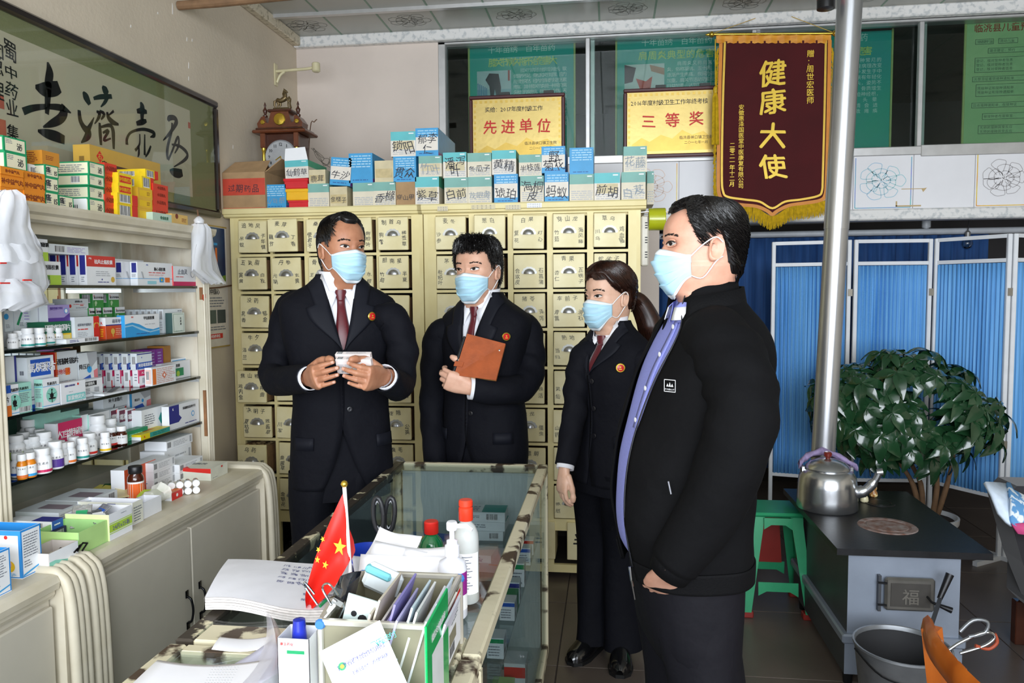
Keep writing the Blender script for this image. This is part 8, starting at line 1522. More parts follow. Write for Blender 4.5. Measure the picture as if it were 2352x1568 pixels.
def badge(par, p, n, up):
    n = V(n).normalized(); up = V(up); r_ = up.cross(n).normalized(); up = n.cross(r_); R = Matrix((r_, up, n)).transposed(); b = B().lathe([(.0155, 0), (.0165, .0015), (.0145, .003), (.0001, .0032)], BRS, p, 22, R); b.lathe([(.0125, .0031), (.0115, .0042), (.0001, .0046)], M('enamel_red', '#c4161c', .2, coat=.5), p, 20, R); o = b.build('lapel_badge', par, smooth=30)
    q = B(); pts = []
    for i in range(10): rr = .0045 if i % 2 == 0 else .0018; a = math.pi/2+i*math.pi/5; pts.append(V(p)+r_*(rr*math.cos(a))+up*(rr*math.sin(a)+.003)+n*.0052)
    q.poly(pts, GTH); q.poly([V(p)+r_*x+up*y+n*.0052 for x, y in ((-.006, -.006), (.006, -.006), (.0045, -.003), (-.0045, -.003))], GTH); q.build('gold_emblem', o)
def suit(par, bd, rows, zb, zc, zh, hem, seedn, buttons, vth=.062, cut=.06, lapw=.082):
    """jacket with lapels, shirt, collar and tie on the torso rows; zb button height, zc collar top"""
    fine = catmull(rows, 8)
    def ang(z, x):
        w_ = interp(fine, z)[1]; return math.asin(min(.999, (max(0., x)/w_)**1.25))
    def xe(z):
        if z >= zb: return vth*((z-zb)/(zc-zb))**.9
        return cut*((zb-.14-z)/(zb-.14-hem))**2.2 if z < zb-.14 else 0
    e = lambda z: ang(z, xe(z)); eL = lambda z: e(z)-.05*(z < zb); eR = lambda z: e(z)
    jk = shell(bd, rows, eL, eR, SUIT, seed=seedn, z0=hem, z1=zc, nz=52).build('jacket', par, smooth=65, solid=.004)
    for sd in (1, -1):
        G = []; N = 30
        for i in range(N+1):
            z = zb+.004+(zc-.004-zb)*i/N; r = interp(fine, z); t = (z-zb)/(zc-zb); lw = lapw*ss(-.02, .5, t) if t < .6 else lapw*.62+lapw*.1*(t-.6); x0 = xe(z)
            G.append([bd.ring(r, sd*ang(z, min(x0+lw*j/5, r[1]*.97)), .005+(.004 if 0 < j < 5 else .001)) for j in range(6)])
        B().grid(G, SUITL, flip=(sd < 0)).build('lapel', jk, smooth=60, solid=.003)
    for (z, lo) in buttons:
        r = interp(fine, z); p = bd.ring(r, .05+lo, .006); q = bd.ring(r, .05+lo, .02)-p; q.normalize(); r_ = EZ.cross(q).normalized(); R = Matrix((r_, q.cross(r_), q)).transposed(); B().lathe([(.009, 0), (.010, .002), (.008, .003), (.004, .0022), (.0001, .0022)], BTN, p, 14, R).build('button', jk, smooth=40)
    for sd in (1, -1):
        z = hem+.17; r = interp(fine, z); B().grid([[bd.ring(interp(fine, zz), sd*(.55+.6*j/6), .006) for j in range(7)] for zz in (z-.022, z+.022)], SUITL, flip=(sd < 0)).build('pocket_flap', jk, smooth=60, solid=.003)
    shr = [(r[0], max(.02, r[1]-.014), max(.02, r[2]-.012), max(.02, r[3]-.012), r[4], r[5]) for r in rows]
    shell(bd, shr, lambda z: 0, lambda z: 0, SHIRT, seed=seedn+5, z0=zb-.08, z1=zc-.005, nz=34, wr=.0015).build('shirt', par, smooth=65)
    return jk, fine, e
def neckwear(par, bd, fine, zb, zc, nw=.066, knot_z=None, cf=0., fold=.055, tl=None):
    """shirt collar with two points, and the tie"""
    kz = knot_z or zc-.055; rw = interp(fine, zc-.03)
    def NP(th, z, off=0): return bd.P(rw[4]+(nw+off)*math.sin(th), rw[5]+cf+(nw*.98+off)*math.cos(th), z)
    cb = B(); G = []
    for z, off in ((kz-.002, .010), (kz+.02, .004), (zc+.005, -.001), (zc+.018, .000)): G.append([NP(.16+(2*math.pi-.32)*j/40, z-(.014*(1-abs(math.pi-(.16+(2*math.pi-.32)*j/40))/math.pi)*-1 if False else 0)+.012*(1-math.cos(.16+(2*math.pi-.32)*j/40))/2, off) for j in range(41)])
    cb.grid(G, SHIRT); co = cb.build('shirt_collar', par, smooth=60, solid=.0016)
    for sd in (1, -1):
        a = NP(sd*.14, kz+.012, .008); b_ = NP(sd*.95, zc+.014, .008); c = NP(sd*1.1, kz+.004, .024); t = NP(sd*.42, kz-fold, .03); m1 = NP(sd*.5, kz+.016, .016)
        G = [[a, m1, b_], [a+(t-a)*.5+bd.f*.005, (a+t+c+b_)/4+bd.f*.008, b_+(c-b_)*.6], [t+(a-t)*.08, t, t+(c-t)*.55]]
        B().grid(G, SHIRT, flip=(sd > 0)).build('collar_point', co, smooth=60, solid=.0018)
    tp = rw; k0 = NP(0, kz+.016, .006); G = []
    knot = [(.018, .02), (.021, .012), (.019, 0), (.014, -.016)]
    kb = B(); rows = []
    for w_, dz in knot: rows.append([bd.P(rw[4]+w_*math.sin(a), rw[5]+cf+nw+.004+.011*math.cos(a), kz+dz) for a in [2*math.pi*j/14 for j in range(14)]])
    kb.grid(rows, TIE, wrap=True); kb.poly(rows[0][::-1], TIE); tie = kb.build('tie', par, smooth=60)
    bl = []; z = kz-.012; N = 18
    for i in range(N+1):
        zz = kz-.012+(zb-.02-kz+.012)*i/N; r = interp(fine, zz); w_ = .013+.022*ss(0, 1, i/N); ft = r[2]-.012+.002; f0 = rw[5]+cf+nw+.006-rw[5]; y = max(ft, f0*(1-ss(0, .25, i/N))+ft*ss(0, .25, i/N)); bl.append([bd.P(r[4]+w_*u, r[5]+y+.004*(1-u*u), zz) for u in (-1, -.5, 0, .5, 1)])
    B().grid(bl, TIE, flip=False).build('tie_blade', tie, smooth=60, solid=.002)
def arm(par, pts, rad, jk, m, seed, cuff=True, cuffm=None, bdy=None):
    inn = (bdy.o-V(pts[0])); inn.z = 0; inn = inn.normalized(); pts = [V(pts[0])+inn*.085+V((0, 0, .012)), V(pts[0])+inn*.045+V((0, 0, .016))]+list(pts); rad = [rad[0]*.5, rad[0]*.86]+list(rad)
    s_ = sleeve(pts, rad, m, seed).build('sleeve', jk, smooth=65, solid=.003); W = V(pts[-1]); d = (W-V(pts[-2])).normalized()
    if cuff: B().tube([W-d*.05, W+d*.014], rad[-1]*.86, cuffm or SHIRT, 20, cap=False).build('shirt_cuff', par, smooth=60, solid=.0015)
    return s_
# ---------------------------------------------------------------- man with two boxes
def Y_(px, py, Y): return onY(px, py, Y)
SK1 = skinmat('tanned_skin', '#b98263', '#a66f52'); SK2 = skinmat('fair_skin', '#d9ab92', '#cb9a80'); SK3 = skinmat('light_skin', '#ddb49c', '#d0a48a'); SK4 = skinmat('pale_warm_skin', '#d2a088', '#c59078')
b0 = Y_(778, 900, 2.66); bd = Body((b0.x, 2.68), .46)
p1 = thing('person', (bd.o.x, bd.o.y, 0), 'man in navy suit, maroon tie and blue mask holding two pale boxes', 'person')
rows = [(.745, .185, .125, .115, .0, .0), (.86, .184, .13, .12, 0, 0), (.98, .176, .128, .115, 0, 0), (1.08, .172, .125, .11, 0, 0), (1.2, .182, .125, .112, 0, 0), (1.3, .2, .12, .115, 0, .0), (1.37, .21, .108, .112, 0, -.005), (1.415, .205, .092, .10, 0, -.01), (1.445, .165, .078, .09, 0, -.012), (1.475, .11, .068, .078, 0, -.012), (1.50, .080, .062, .07, 0, -.01), (1.515, .073, .06, .066, 0, -.008)]
jk, fine, ed = suit(p1, bd, rows, 1.235, 1.512, 0, .745, 1, [(1.145, 0), (1.035, 0)], cut=.085)
hc = Y_(783, 640, 2.66); H1 = Head((hc.x+.004, 2.665, 1.492), .86, .224, pitch=-.03, roll=.02, wide=1.0); H1.sk = SK1
neckwear(p1, bd, fine, 1.235, 1.50, nw=.069, knot_z=1.435, cf=.012)
SR = [Y_(672, 714, 2.70), Y_(645, 800, 2.68), Y_(631, 868, 2.61), Y_(672, 872, 2.48), Y_(712, 868, 2.385)]; SLF = [Y_(906, 738, 2.67), Y_(924, 805, 2.66), Y_(918, 880, 2.60), Y_(905, 882, 2.48), Y_(884, 866, 2.39)]
arm(p1, SR, [.066, .059, .054, .051, .047], jk, SUIT, 3, bdy=bd); arm(p1, SLF, [.058, .056, .053, .051, .047], jk, SUIT, 4, bdy=bd)
Wr = SR[-1]+V((.004, -.01, .002)); Wl = SLF[-1]+V((-.004, -.01, .0))
hr = hand(Wr, (.55, -.80, .12), (.80, .52, .25), 1, [(.55, .5, .25), (.55, .5, .25), (.55, .5, .25), (.55, .5, .25)], [(.62, .35, .55), (.85, -.05, .45), (.95, -.1, .2)], 1.05, .005)
hl = hand(Wl, (-.22, -.96, .08), (-.93, .22, .28), -1, [(.75, .6, .3), (.75, .6, .3), (.75, .6, .3), (.75, .6, .3)], [(.55, .4, .6), (.8, -.05, .5), (.9, -.1, .25)], 1.05, .005)
b = B(); H1.mesh(b, SK1); core(b, bd, bd.P(0, 0, 1.46), bd.P(0, 0, .95), [[SR[0], SR[1], SR[2], SR[3], Wr], [SLF[0], SLF[1], SLF[2], SLF[3], Wl]], [[bd.P(-.1, 0, .85), bd.P(-.11, 0, .45), bd.P(-.11, 0, .1)], [bd.P(.04, 0, .85), bd.P(.035, 0, .45), bd.P(.035, 0, .1)]], SK1)
b.add(hr[0], hr[1], SK1); b.add(hl[0], hl[1], SK1); b.build('body', p1, smooth=80); nailmesh(p1, hr[2]+hl[2])
H1.eyes(p1, look=.35); H1.mask(p1)
def line1(th):
    x = abs(th); return .855+.06*math.exp(-((x-.6)/.22)**2)-.255*ss(.85, 1.1, x)-.07*ss(1.1, 1.22, x)+.09*ss(1.3, 1.45, x)-.44*ss(1.75, 2.3, x)
H1.hair(p1, line1, lambda th, t: .006+.008*ss(.7, .95, t)+.005*math.exp(-(th/.7)**2)*ss(.8, .95, t), HAIRB, 2400, 1, .003, flow=lambda th, t, rg: (-.55+.9*(abs(th) < 1.2)*ss(.78, .9, t), (.75 if t > .72 else .25)), len_=.2)
trousers(p1, bd, [(.70, .175, .11, .11, 0, 0), (.8, .172, .11, .11, 0, 0), (1.0, .165, .105, .105, 0, 0)], [([bd.P(-.1, 0, .80), bd.P(-.11, .0, .5), bd.P(-.11, 0, .06)], [(.092, .1), (.082, .09), (.075, .085)]), ([bd.P(.05, 0, .80), bd.P(.035, .0, .5), bd.P(.035, 0, .06)], [(.088, .1), (.075, .09), (.072, .085)])], SUIT)
for s in (-.11, .035): shoe(p1, bd.P(s, 0, 0), bd.f, SHOE)
bp_ = bd.ring(interp(fine, 1.36), .38, .017); badge(p1, bp_, bd.ring(interp(fine, 1.36), .38, .03)-bp_, (0, 0, 1))
wt_ = thing('wrist_watch', Wl, 'steel wrist watch on the left wrist of the man holding boxes', 'watch'); dv = (SLF[-1]-SLF[-2]).normalized(); B().tube([Wl+dv*.004, Wl+dv*.016], .034, CHR, 20, cap=False).build('watch_band', wt_, smooth=40)
# the two boxes in his hands
PKB = M('pale_pink_box', '#efe3df', .45, var=.02)
for k, (px, py, Y, lb) in enumerate(((815, 839, 2.325, 'pale pink box with round blue and orange emblem held by the first man'), (814, 827, 2.352, 'pale pink medicine box held behind the front one, only its barcode edge showing'))):
    c = Y_(px, py, Y); R = Matrix.Rotation(.42, 3, 'X'); b = B(); b.obox(c, (.116, .019, .052), R, PKB, bev=.0008); o = tag(b.build('medicine_box'), lb, 'medicine box'); q = B(); fx, fy, fz = R @ EX, R @ EZ, R @ V((0, -1, 0))
    prt(q, c-fx*.058-fy*.026+fz*.0096, fx, fy, .116, .052, [('c', .76, .48, .27, ORANGE), ('c', .76, .48, .21, WPRINT), ('c', .76, .48, .18, BLUE), ('p', [(.68, .42), (.72, .5), (.76, .46), (.8, .54), (.84, .44), (.8, .4)], WPRINT), ('l', .05, .45, .5, .7, 3, GREYP), ('t', .3, .18, .2, '平片胶囊', GREYINK)]); prt(q, c-fx*.058+fy*.0262+fz*.0095, fx, -fz, .116, .019, [('b', .05, .1, .2, .9), ('l', .3, .2, .9, .8, 4, GREYP)]); q.build('printed_label', o)
# ---------------------------------------------------------------- man with the notebook
b0 = Y_(1112, 900, 3.05); bd = Body((b0.x, 3.06), -.42)
p2 = thing('person', (bd.o.x, bd.o.y, 0), 'young man in navy suit and blue mask clasping a brown notebook', 'person')
rows = [(.70, .185, .125, .115, 0, 0), (.82, .184, .125, .12, 0, 0), (.95, .176, .122, .115, 0, 0), (1.04, .17, .118, .11, 0, 0), (1.15, .178, .118, .112, 0, 0), (1.24, .194, .115, .115, 0, 0), (1.30, .203, .104, .112, 0, -.005), (1.345, .196, .088, .10, 0, -.01), (1.375, .155, .076, .09, 0, -.012), (1.405, .105, .065, .076, 0, -.012), (1.43, .077, .062, .07, 0, -.01), (1.445, .071, .06, .066, 0, -.008)]
jk, fine, ed = suit(p2, bd, rows, 1.12, 1.442, 0, .70, 7, [(.965, 0)], cut=.06)
hc = Y_(1098, 690, 3.05); H2 = Head((hc.x+.003, 3.05, 1.413), -.36, .24, pitch=.0, roll=-.02, wide=1.03); H2.sk = SK2
neckwear(p2, bd, fine, 1.12, 1.43, nw=.068, knot_z=1.365, cf=.01)
AL = [Y_(1208, 758, 3.07), Y_(1220, 825, 3.05), Y_(1205, 885, 2.96), Y_(1150, 898, 2.87), Y_(1086, 892, 2.83)]; AR = [Y_(1008, 772, 3.10), Y_(996, 850, 3.09), Y_(993, 960, 3.08), Y_(998, 1030, 3.02), Y_(1003, 1090, 2.98)]
arm(p2, AL, [.062, .058, .056, .055, .05], jk, SUIT, 9, bdy=bd); arm(p2, AR, [.06, .055, .051, .048, .045], jk, SUIT, 12, bdy=bd)
Wl2 = AL[-1]+V((-.006, -.004, .004)); hl2 = hand(Wl2, (-.88, -.22, .32), (.0, .95, .12), -1, [(.55, .95, .6), (.65, 1.0, .6), (.75, 1.0, .6), (.8, 1.0, .6)], [(.55, .65, .5), (.75, .45, .4), (.9, .1, .3)], 1.02, .02)
Wr2 = AR[-1]+V((0, -.01, -.02)); hr2 = hand(Wr2, (.05, -.15, -1), (.9, .2, 0), 1, [(.3, .4, .3)]*4, [(.8, .4, .3), (.9, .2, .3), (.95, .1, .2)], 1., .03)
b = B(); H2.mesh(b, SK2); core(b, bd, bd.P(0, 0, 1.39), bd.P(0, 0, .9), [AL[:4]+[Wl2], AR[:4]+[Wr2]], [[bd.P(-.09, 0, .8), bd.P(-.09, 0, .45), bd.P(-.09, 0, .1)], [bd.P(.09, 0, .8), bd.P(.09, 0, .45), bd.P(.09, 0, .1)]], SK2); b.add(hl2[0], hl2[1], SK2); b.add(hr2[0], hr2[1], SK2); b.build('body', p2, smooth=80); nailmesh(p2, hl2[2])
H2.eyes(p2, look=-.5); H2.mask(p2, tu=.44)
def line2(th): x = abs(th); return .785+.02*math.sin(th*19)+.01*math.sin(th*41)-.185*ss(.9, 1.1, x)-.08*ss(1.1, 1.22, x)+.09*ss(1.32, 1.48, x)-.40*ss(1.75, 2.3, x)
H2.hair(p2, line2, lambda th, t: .006+.016*ss(.68, .92, t), HAIRB, 3400, 5, .012, flow=lambda th, t, rg: (-.9+rg.uniform(-.4, .9), rg.uniform(-.5, .5)), len_=.17, front_up=.006)
trousers(p2, bd, [(.66, .172, .11, .11, 0, 0), (.8, .17, .11, .11, 0, 0), (.95, .162, .105, .105, 0, 0)], [([bd.P(s, 0, .76), bd.P(s*1.05, 0, .45), bd.P(s*1.05, 0, .06)], [(.09, .1), (.08, .09), (.074, .085)]) for s in (-.085, .085)], SUIT)
for s in (-.09, .09): shoe(p2, bd.P(s, 0, 0), bd.f, SHOE)
bp_ = bd.ring(interp(fine, 1.27), .80, .014); badge(p2, bp_, bd.ring(interp(fine, 1.27), .80, .03)-bp_, (0, 0, 1))
# notebook
LTH = M('brown_leather_cover', '#a85022', .42, var=.1, vs=25, bump=.1, bs=120); c4 = [Y_(1043, 861, 2.80), Y_(1139, 873, 2.79), Y_(1161, 789, 2.86), Y_(1073, 766, 2.87)]; nn = (c4[1]-c4[0]).cross(c4[3]-c4[0]).normalized(); nn = nn if nn.y < 0 else -nn; nb = thing('notebook', (c4[0]+c4[1])/2, 'orange-brown leather notebook with a strap and pen held to the chest', 'notebook')
B().prism(c4, nn*-.004, LTH).build('front_cover', nb); sh_ = [p-nn*.022+V((-.002, 0, .004)) for p in c4]; B().prism(sh_, nn*-.004, LTH).build('back_cover', nb); pg_ = [p+((c4[0]+c4[2])/2-p)*.04-nn*.005 for p in c4]; B().prism(pg_, nn*-.016, M('tan_page_block', '#d8a860', .6)).build('pages', nb)
ux = (c4[1]-c4[0]).normalized(); uy = (c4[3]-c4[0]).normalized(); B().prism([c4[0]-ux*.012+uy*.035, c4[0]+ux*.022+uy*.035, c4[0]+ux*.022+uy*.055, c4[0]-ux*.012+uy*.055], nn*.003, LTH).build('strap', nb); B().tube([c4[0]-ux*.008+uy*.0-nn*.01, c4[3]-ux*.008-uy*.01-nn*.01], .006, BKP, 10).build('pen', nb, smooth=50); B().lathe([(.0035, 0), (.0035, .003), (.0001, .004)], CHR, c4[2]-ux*.015-uy*.03+nn*.0005, 12, Matrix((ux, nn.cross(ux), nn)).transposed()).build('snap_button', nb, smooth=40)
# ---------------------------------------------------------------- woman with ponytail
f1, f2 = onZ(1350, 1500, .0), onZ(1427, 1520, .0); f1 = V((f1.x+.01, f1.y+.02, 0)); f2 = V((f2.x, f2.y+.02, 0))
b0 = Y_(1398, 900, 2.84); bd = Body((b0.x+.01, 2.84), -.72)
p3 = thing('person', (bd.o.x, bd.o.y, 0), 'woman in navy suit and blue mask with a brown ponytail', 'person')
rows = [(.735, .175, .115, .125, 0, 0), (.83, .168, .112, .12, 0, 0), (.93, .150, .105, .105, 0, 0), (1.0, .146, .105, .10, 0, 0), (1.08, .152, .115, .102, 0, 0), (1.15, .162, .118, .102, 0, 0), (1.20, .166, .105, .10, 0, -.005), (1.245, .152, .084, .088, 0, -.01), (1.28, .11, .066, .076, 0, -.014), (1.305, .078, .056, .066, 0, -.014), (1.325, .064, .053, .06, 0, -.012), (1.34, .06, .051, .058, 0, -.01)]
jk, fine, ed = suit(p3, bd, rows, 1.14, 1.335, 0, .735, 17, [(1.12, 0), (1.02, 0), (.92, 0)], vth=.055, cut=.02, lapw=.062)
hc = Y_(1402, 740, 2.84); H3 = Head((hc.x-.004, 2.835, 1.316), -.86, .222, pitch=.02, roll=0, wide=.97, noseh=.018); H3.sk = SK3
neckwear(p3, bd, fine, 1.14, 1.325, nw=.058, knot_z=1.262, cf=.008, fold=.045)
AR3 = [Y_(1341, 820, 2.83), Y_(1327, 875, 2.80), Y_(1319, 950, 2.75), Y_(1307, 1020, 2.71), Y_(1299, 1068, 2.68)]; AL3 = [bd.P(.145, -.01, 1.17), bd.P(.185, -.02, 1.05), bd.P(.19, -.02, .95), bd.P(.18, .03, .82), bd.P(.175, .06, .74)]
arm(p3, AR3, [.052, .048, .044, .041, .037], jk, SUIT, 19, bdy=bd); arm(p3, AL3, [.062, .054, .048, .043, .038], jk, SUIT, 22, bdy=bd)
Wr3 = AR3[-1]+V((-.004, -.004, -.012)); hr3 = hand(Wr3, (-.12, -.1, -1), (.75, .5, -.1), 1, [(.35, .5, .35), (.38, .5, .35), (.42, .5, .35), (.45, .5, .35)], [(.85, .35, .3), (.95, .05, .3), (.98, 0, .2)], .86, .02); Wl3 = AL3[-1]+V((0, 0, -.012)); hl3 = hand(Wl3, (-.05, -.1, -1), -bd.l, 1, [(.3, .4, .3)]*4, [(.85, .3, .3), (.95, .1, .2), (.98, 0, .2)], .86, .02)
b = B(); H3.mesh(b, SK3); core(b, bd, bd.P(0, 0, 1.29), bd.P(0, 0, .88), [AR3[:4]+[Wr3], AL3[:4]+[Wl3]], [[bd.P(-.078, 0, .78), V((f1.x+.02, f1.y+.03, .42)), V((f1.x+.02, f1.y+.01, .1))], [bd.P(.078, 0, .78), V((f2.x, f2.y+.04, .42)), V((f2.x+.01, f2.y+.02, .1))]], SK3); b.add(hr3[0], hr3[1], SK3); b.add(hl3[0], hl3[1], SK3); b.build('body', p3, smooth=80); nailmesh(p3, hr3[2])
H3.eyes(p3, look=-.5, op=.95); H3.mask(p3, tu=.45)
def line3(th): x = abs(th); return .80-.02*math.exp(-(th/.3)**2)-.20*ss(.55, 1.15, x)-.05*ss(1.15, 1.35, x)+.02*ss(1.4, 1.6, x)-.36*ss(1.7, 2.3, x)
h3 = H3.hair(p3, line3, lambda th, t: .012+.008*ss(.6, .95, t)+.012*ss(2.2, 3, abs(th))*ss(.2, .5, t)*(1-ss(.7, .9, t)), HAIRD, 2600, 9, .002, flow=lambda th, t, rg: (-.55 if abs(th) < 2.2 else .1, (1.1 if th >= 0 else -1.1)*(1 if abs(th) < 2.7 else .2)), len_=.26)
tail = [H3.pt(math.pi, .50, .0), Y_(1466, 690, 2.93), Y_(1486, 725, 2.95), Y_(1495, 755, 2.95), Y_(1492, 785, 2.94)]
hb_ = B(); hb_.tube([V(p) for p in catmull(tail, 5)], [.016+.028*math.sin(min(1, i/13)*1.5708)*(1-.75*ss(14, 20, i)) for i in range(21)], HAIRD, 14); ho = hb_.build('ponytail', p3, smooth=70); rg = random.Random(4); sb_ = B(); C = catmull(tail, 5)
for k in range(700):
    a = rg.uniform(0, 6.28); rr = rg.uniform(.75, 1.15); pts = []
    for i in range(0, 21, 3): R0 = (.016+.028*math.sin(min(1, i/13)*1.5708)*(1-.6*ss(14, 20, i))); pts.append(V(C[i])+V((math.cos(a+.02*i), math.sin(a+.02*i)*.8, .3*math.sin(a)))*R0*rr+V((0, 0, rg.uniform(-.012, .004)*i/20)))
    sb_.tube(pts, .0011, HAIRD, 3, cap=False)
q = sb_.build('hair_strands', ho); q['kind'] = 'stuff'; B().lathe([(.016, -.006), (.021, -.005), (.021, .005), (.016, .006)], M('dark_hair_tie', '#2a1a18', .6), (V(C[2])), 14, Matrix.Rotation(1.3, 3, 'Y')).build('hair_tie', p3, smooth=40)
trousers(p3, bd, [(.70, .168, .11, .12, 0, 0), (.8, .165, .11, .118, 0, 0), (.92, .14, .098, .1, 0, 0)], [([bd.P(-.078, 0, .78), V((f1.x+.02, f1.y+.03, .42)), V((f1.x+.02, f1.y+.01, .05))], [(.092, .105), (.068, .078), (.072, .085)]), ([bd.P(.078, 0, .78), V((f2.x, f2.y+.04, .42)), V((f2.x+.01, f2.y+.02, .05))], [(.092, .105), (.068, .078), (.072, .085)])], SUIT)
shoe(p3, f1, (-.45, -.8, 0), SHOE, .24, .042); shoe(p3, f2, (-.05, -1, 0), SHOE, .24, .042)
bp_ = bd.ring(interp(fine, 1.175), .72, .014); badge(p3, bp_, bd.ring(interp(fine, 1.175), .72, .03)-bp_, (0, 0, 1))
# ---------------------------------------------------------------- man in the black zip jacket
b0 = Y_(1575, 1000, 1.87); bd = Body((b0.x+.02, 1.88), -1.30)
p4 = thing('person', (bd.o.x, bd.o.y, 0), 'man in open black zip jacket and lilac polo seen from the side, hand in pocket', 'person')
BJK = M('black_knit_jacket', '#08080a', .85, var=.1, vs=300, bump=.5, bs=9, bd=.02, spec=.15); BRB = M('black_rib', '#09090b', .8, bump=.3, bs=200, var=.05, spec=.15); POLO = M('lilac_blue_polo', '#8d93d8', .8, var=.06, vs=300, bump=.08, bs=500); TRS = M('charcoal_trousers', '#100f15', .75, var=.06, vs=200, bump=.4, bs=9, bd=.02, spec=.2)
rows = [(.765, .178, .165, .122, 0, .0), (.84, .19, .185, .118, 0, .0), (.93, .195, .195, .112, 0, .0), (1.04, .2, .19, .115, 0, -.005), (1.15, .205, .172, .122, 0, -.015), (1.25, .212, .148, .13, 0, -.025), (1.32, .208, .118, .125, 0, -.03), (1.365, .18, .095, .11, 0, -.03), (1.40, .125, .085, .092, 0, -.03), (1.425, .09, .08, .08, 0, -.03), (1.445, .078, .076, .074, 0, -.028), (1.465, .074, .073, .072, 0, -.026)]
eo = lambda z: .26-.06*ss(.8, 1.1, z)+.14*ss(1.1, 1.4, z)+(.3*ss(1.40, 1.465, z))
jk = shell(bd, rows, lambda z: eo(z), lambda z: eo(z)+.12, BJK, seed=31, z0=.765, z1=1.465, nz=52, wr=.005, n=64).build('jacket', p4, smooth=65, solid=.006); fine = catmull(rows, 8)
B().grid([[bd.ring(interp(fine, z), eo(z)+j*.02, .004) for j in range(2)] for z in [.80+.64*i/40 for i in range(41)]], M('zip_tape', '#2c2d33', .4, metal=.3)).build('zip', jk, smooth=60, solid=.002)
shell(bd, rows, lambda z: eo(z), lambda z: eo(z)+.12, BRB, seed=31, z0=.765, z1=.815, nz=8, wr=.003, off=.004, n=64).build('hem_band', jk, smooth=65, solid=.004)
pr_ = [(r[0], r[1]-.02, r[2]-.012, r[3]-.02, r[4], r[5]) for r in rows]; pr_[0] = (.80,)+pr_[0][1:]; ps_ = shell(bd, pr_, lambda z: 0, lambda z: 0, POLO, seed=33, z0=.80, z1=1.43, nz=40, wr=.002).build('polo_shirt', p4, smooth=65)
pf = catmull(pr_, 8); B().grid([[bd.ring(interp(pf, z), .02+j*.05, .003) for j in range(3)] for z in [1.12+.3*i/20 for i in range(21)]], POLO).build('placket', ps_, smooth=60, solid=.002)
for z in (1.36, 1.295, 1.215, 1.14):
    p = bd.ring(interp(pf, z), .07, .006); q = (bd.ring(interp(pf, z), .07, .02)-p).normalized(); r_ = EZ.cross(q).normalized(); B().lathe([(.0055, 0), (.006, .0015), (.0001, .002)], WHITE, p, 12, Matrix((r_, q.cross(r_), q)).transposed()).build('button', ps_, smooth=40)
hc = Y_(1612, 690, 1.87); H4 = Head((hc.x-.002, 1.87, 1.441), -1.42, .228, pitch=.0, roll=0, wide=1.04, noseh=.02, fat=1.06, dome=.84); H4.sk = SK4
# polo collar: standing band and folded leaf with white edge
ncx = lambda th, z, r: H4.c+V((0, 0, z-H4.c.z))+bd.l*(r*math.sin(th))+bd.f*(r*math.cos(th)-.008)
G = [[ncx(.25+(2*math.pi-.5)*j/40, z-.025*(1+math.cos(.25+(2*math.pi-.5)*j/40))/2, r) for j in range(41)] for z, r in ((1.395, .082), (1.425, .076), (1.44, .074), (1.43, .083), (1.40, .092))]
B().grid(G[:4], POLO).build('polo_collar', p4, smooth=65, solid=.002); B().grid(G[3:], WHITE).build('white_collar_edge', p4, smooth=65, solid=.002)
G = [[ncx(.75+(2*math.pi-1.5)*j/40, z-.03*(1+math.cos(.75+(2*math.pi-1.5)*j/40))/2, r) for j in range(41)] for z, r in ((1.375, .108), (1.42, .098), (1.455, .092))]
B().grid(G, BRB).build('jacket_collar', jk, smooth=65, solid=.006)
AL4 = [Y_(1650, 790, 1.75), Y_(1695, 870, 1.68), Y_(1700, 985, 1.64), Y_(1640, 1150, 1.655), Y_(1550, 1292, 1.678)]; AR4 = [bd.P(-.18, -.03, 1.30), bd.P(-.225, -.05, 1.18), bd.P(-.235, -.06, 1.06), bd.P(-.22, -.03, .92), bd.P(-.19, .0, .80)]
arm(p4, AL4, [.08, .078, .074, .07, .056], jk, BJK, 41, cuff=False, bdy=bd); arm(p4, AR4, [.08, .074, .066, .06, .05], jk, BJK, 44, cuff=False, bdy=bd)
dv = (AL4[-1]-AL4[-2]).normalized(); B().tube([AL4[-1]-dv*.02, AL4[-1]+dv*.03], [.055, .046], BRB, 22, cap=False).build('rib_cuff', jk, smooth=60, solid=.004)
W4 = AL4[-1]+dv*.03; h4 = hand(W4, (-.15, .72, -.65), (.3, .6, .7), 1, [(.15, .3, .2)]*4, [(.9, .3, .2), (.95, .1, .2), (.98, 0, .2)], 1.02, .02); W4r = AR4[-1]; h4r = hand(W4r, (.1, -.1, -.95), bd.l, -1, [(.2, .3, .2)]*4, [(.9, .3, .2), (.95, .1, .2), (.98, 0, .2)], 1.02, .02)
b = B(); H4.mesh(b, SK4); core(b, bd, bd.P(0, -.02, 1.41), bd.P(0, 0, .92), [AL4[:4]+[W4], AR4[:4]+[W4r]], [[bd.P(-.1, 0, .8), bd.P(-.1, 0, .45), bd.P(-.1, 0, .1)], [bd.P(.1, 0, .8), bd.P(.1, 0, .45), bd.P(.1, 0, .1)]], SK4); b.add(h4[0], h4[1], SK4); b.add(h4r[0], h4r[1], SK4); b.build('body', p4, smooth=80)
H4.eyes(p4, look=-.3); H4.mask(p4, tu=.455)
def line4(th): x = abs(th); return .86+.05*math.exp(-((x-.6)/.25)**2)-.18*ss(.75, 1.05, x)-.16*ss(1.0, 1.2, x)-.02*ss(1.2, 1.3, x)+.12*ss(1.36, 1.5, x)-.50*ss(1.75, 2.4, x)
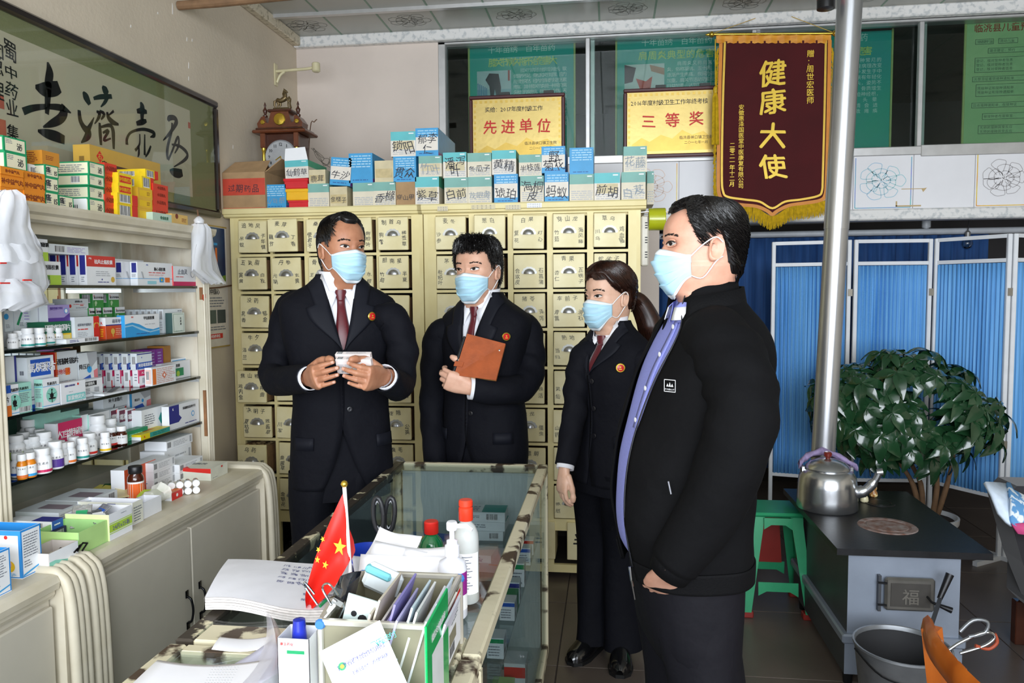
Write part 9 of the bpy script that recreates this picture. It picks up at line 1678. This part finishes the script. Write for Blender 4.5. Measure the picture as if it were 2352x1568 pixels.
H4.hair(p4, line4, lambda th, t: .007+.009*ss(.7, .95, t)+.003*ss(1.8, 2.6, abs(th)), HAIRB, 3200, 14, .004, flow=lambda th, t, rg: (-.4+(.5 if abs(th) < 1.2 else -.3)*ss(.75, .9, t)+rg.uniform(-.2, .2), (.8 if th >= 0 else -.8)), len_=.2)
trousers(p4, bd, [(.55, .17, .10, .08, 0, -.01), (.62, .172, .125, .095, 0, 0), (.72, .174, .14, .10, 0, 0), (.82, .172, .15, .10, 0, 0), (.95, .165, .15, .09, 0, 0)], [([bd.P(-.085, .012, .68), bd.P(-.1, -.005, .42), bd.P(-.1, -.01, .06)], [(.086, .098), (.08, .085), (.075, .085)]), ([bd.P(.085, .012, .68), bd.P(.1, -.005, .42), bd.P(.1, -.01, .06)], [(.086, .098), (.08, .085), (.075, .085)])], TRS)
for s in (-.1, .1): shoe(p4, bd.P(s, 0, 0), bd.f, SHOE)
lp = bd.ring(interp(fine, 1.235), eo(1.235)+.36, .008); ln = (bd.ring(interp(fine, 1.235), eo(1.235)+.36, .03)-lp).normalized(); rx_ = EZ.cross(ln).normalized(); uz = ln.cross(rx_)
q = B(); Lw = M('logo_white', '#d8d8da', .5); sq_ = lambda a, c: lp+rx_*a+uz*c+ln*.001
for (x0, x1, z0, z1) in ((-.015, .015, .0125, .014), (-.015, .015, -.014, -.0125), (-.015, -.0135, -.014, .014), (.0135, .015, -.014, .014)): q.poly([sq_(x0, z0), sq_(x1, z0), sq_(x1, z1), sq_(x0, z1)], Lw)
for k in range(3): x = -.006+.006*k; h_ = .008 if k == 1 else .005; q.poly([sq_(x-.003, -.002), sq_(x+.003, -.002), sq_(x, h_)], Lw)
q.text('PUNBAOT', lp-uz*.008+ln*.0012, rx_, uz, .0055, Lw, .9); q.build('woven_logo', jk)
zp = bd.ring(interp(fine, .80), eo(.80), .01); B().tube([zp, zp+V((.004, -.004, -.03)), zp+V((.012, -.008, -.075))], [.004, .003, .002], CHR, 6).build('zip_pull', jk)
p = Y_(1535, 1105, 1.665); B().bar(p, p+V((.006, 0, -.028)), .003, .003, M('grey_reflective', '#8a8a90', .3, metal=.5)).build('pocket_trim', jk)
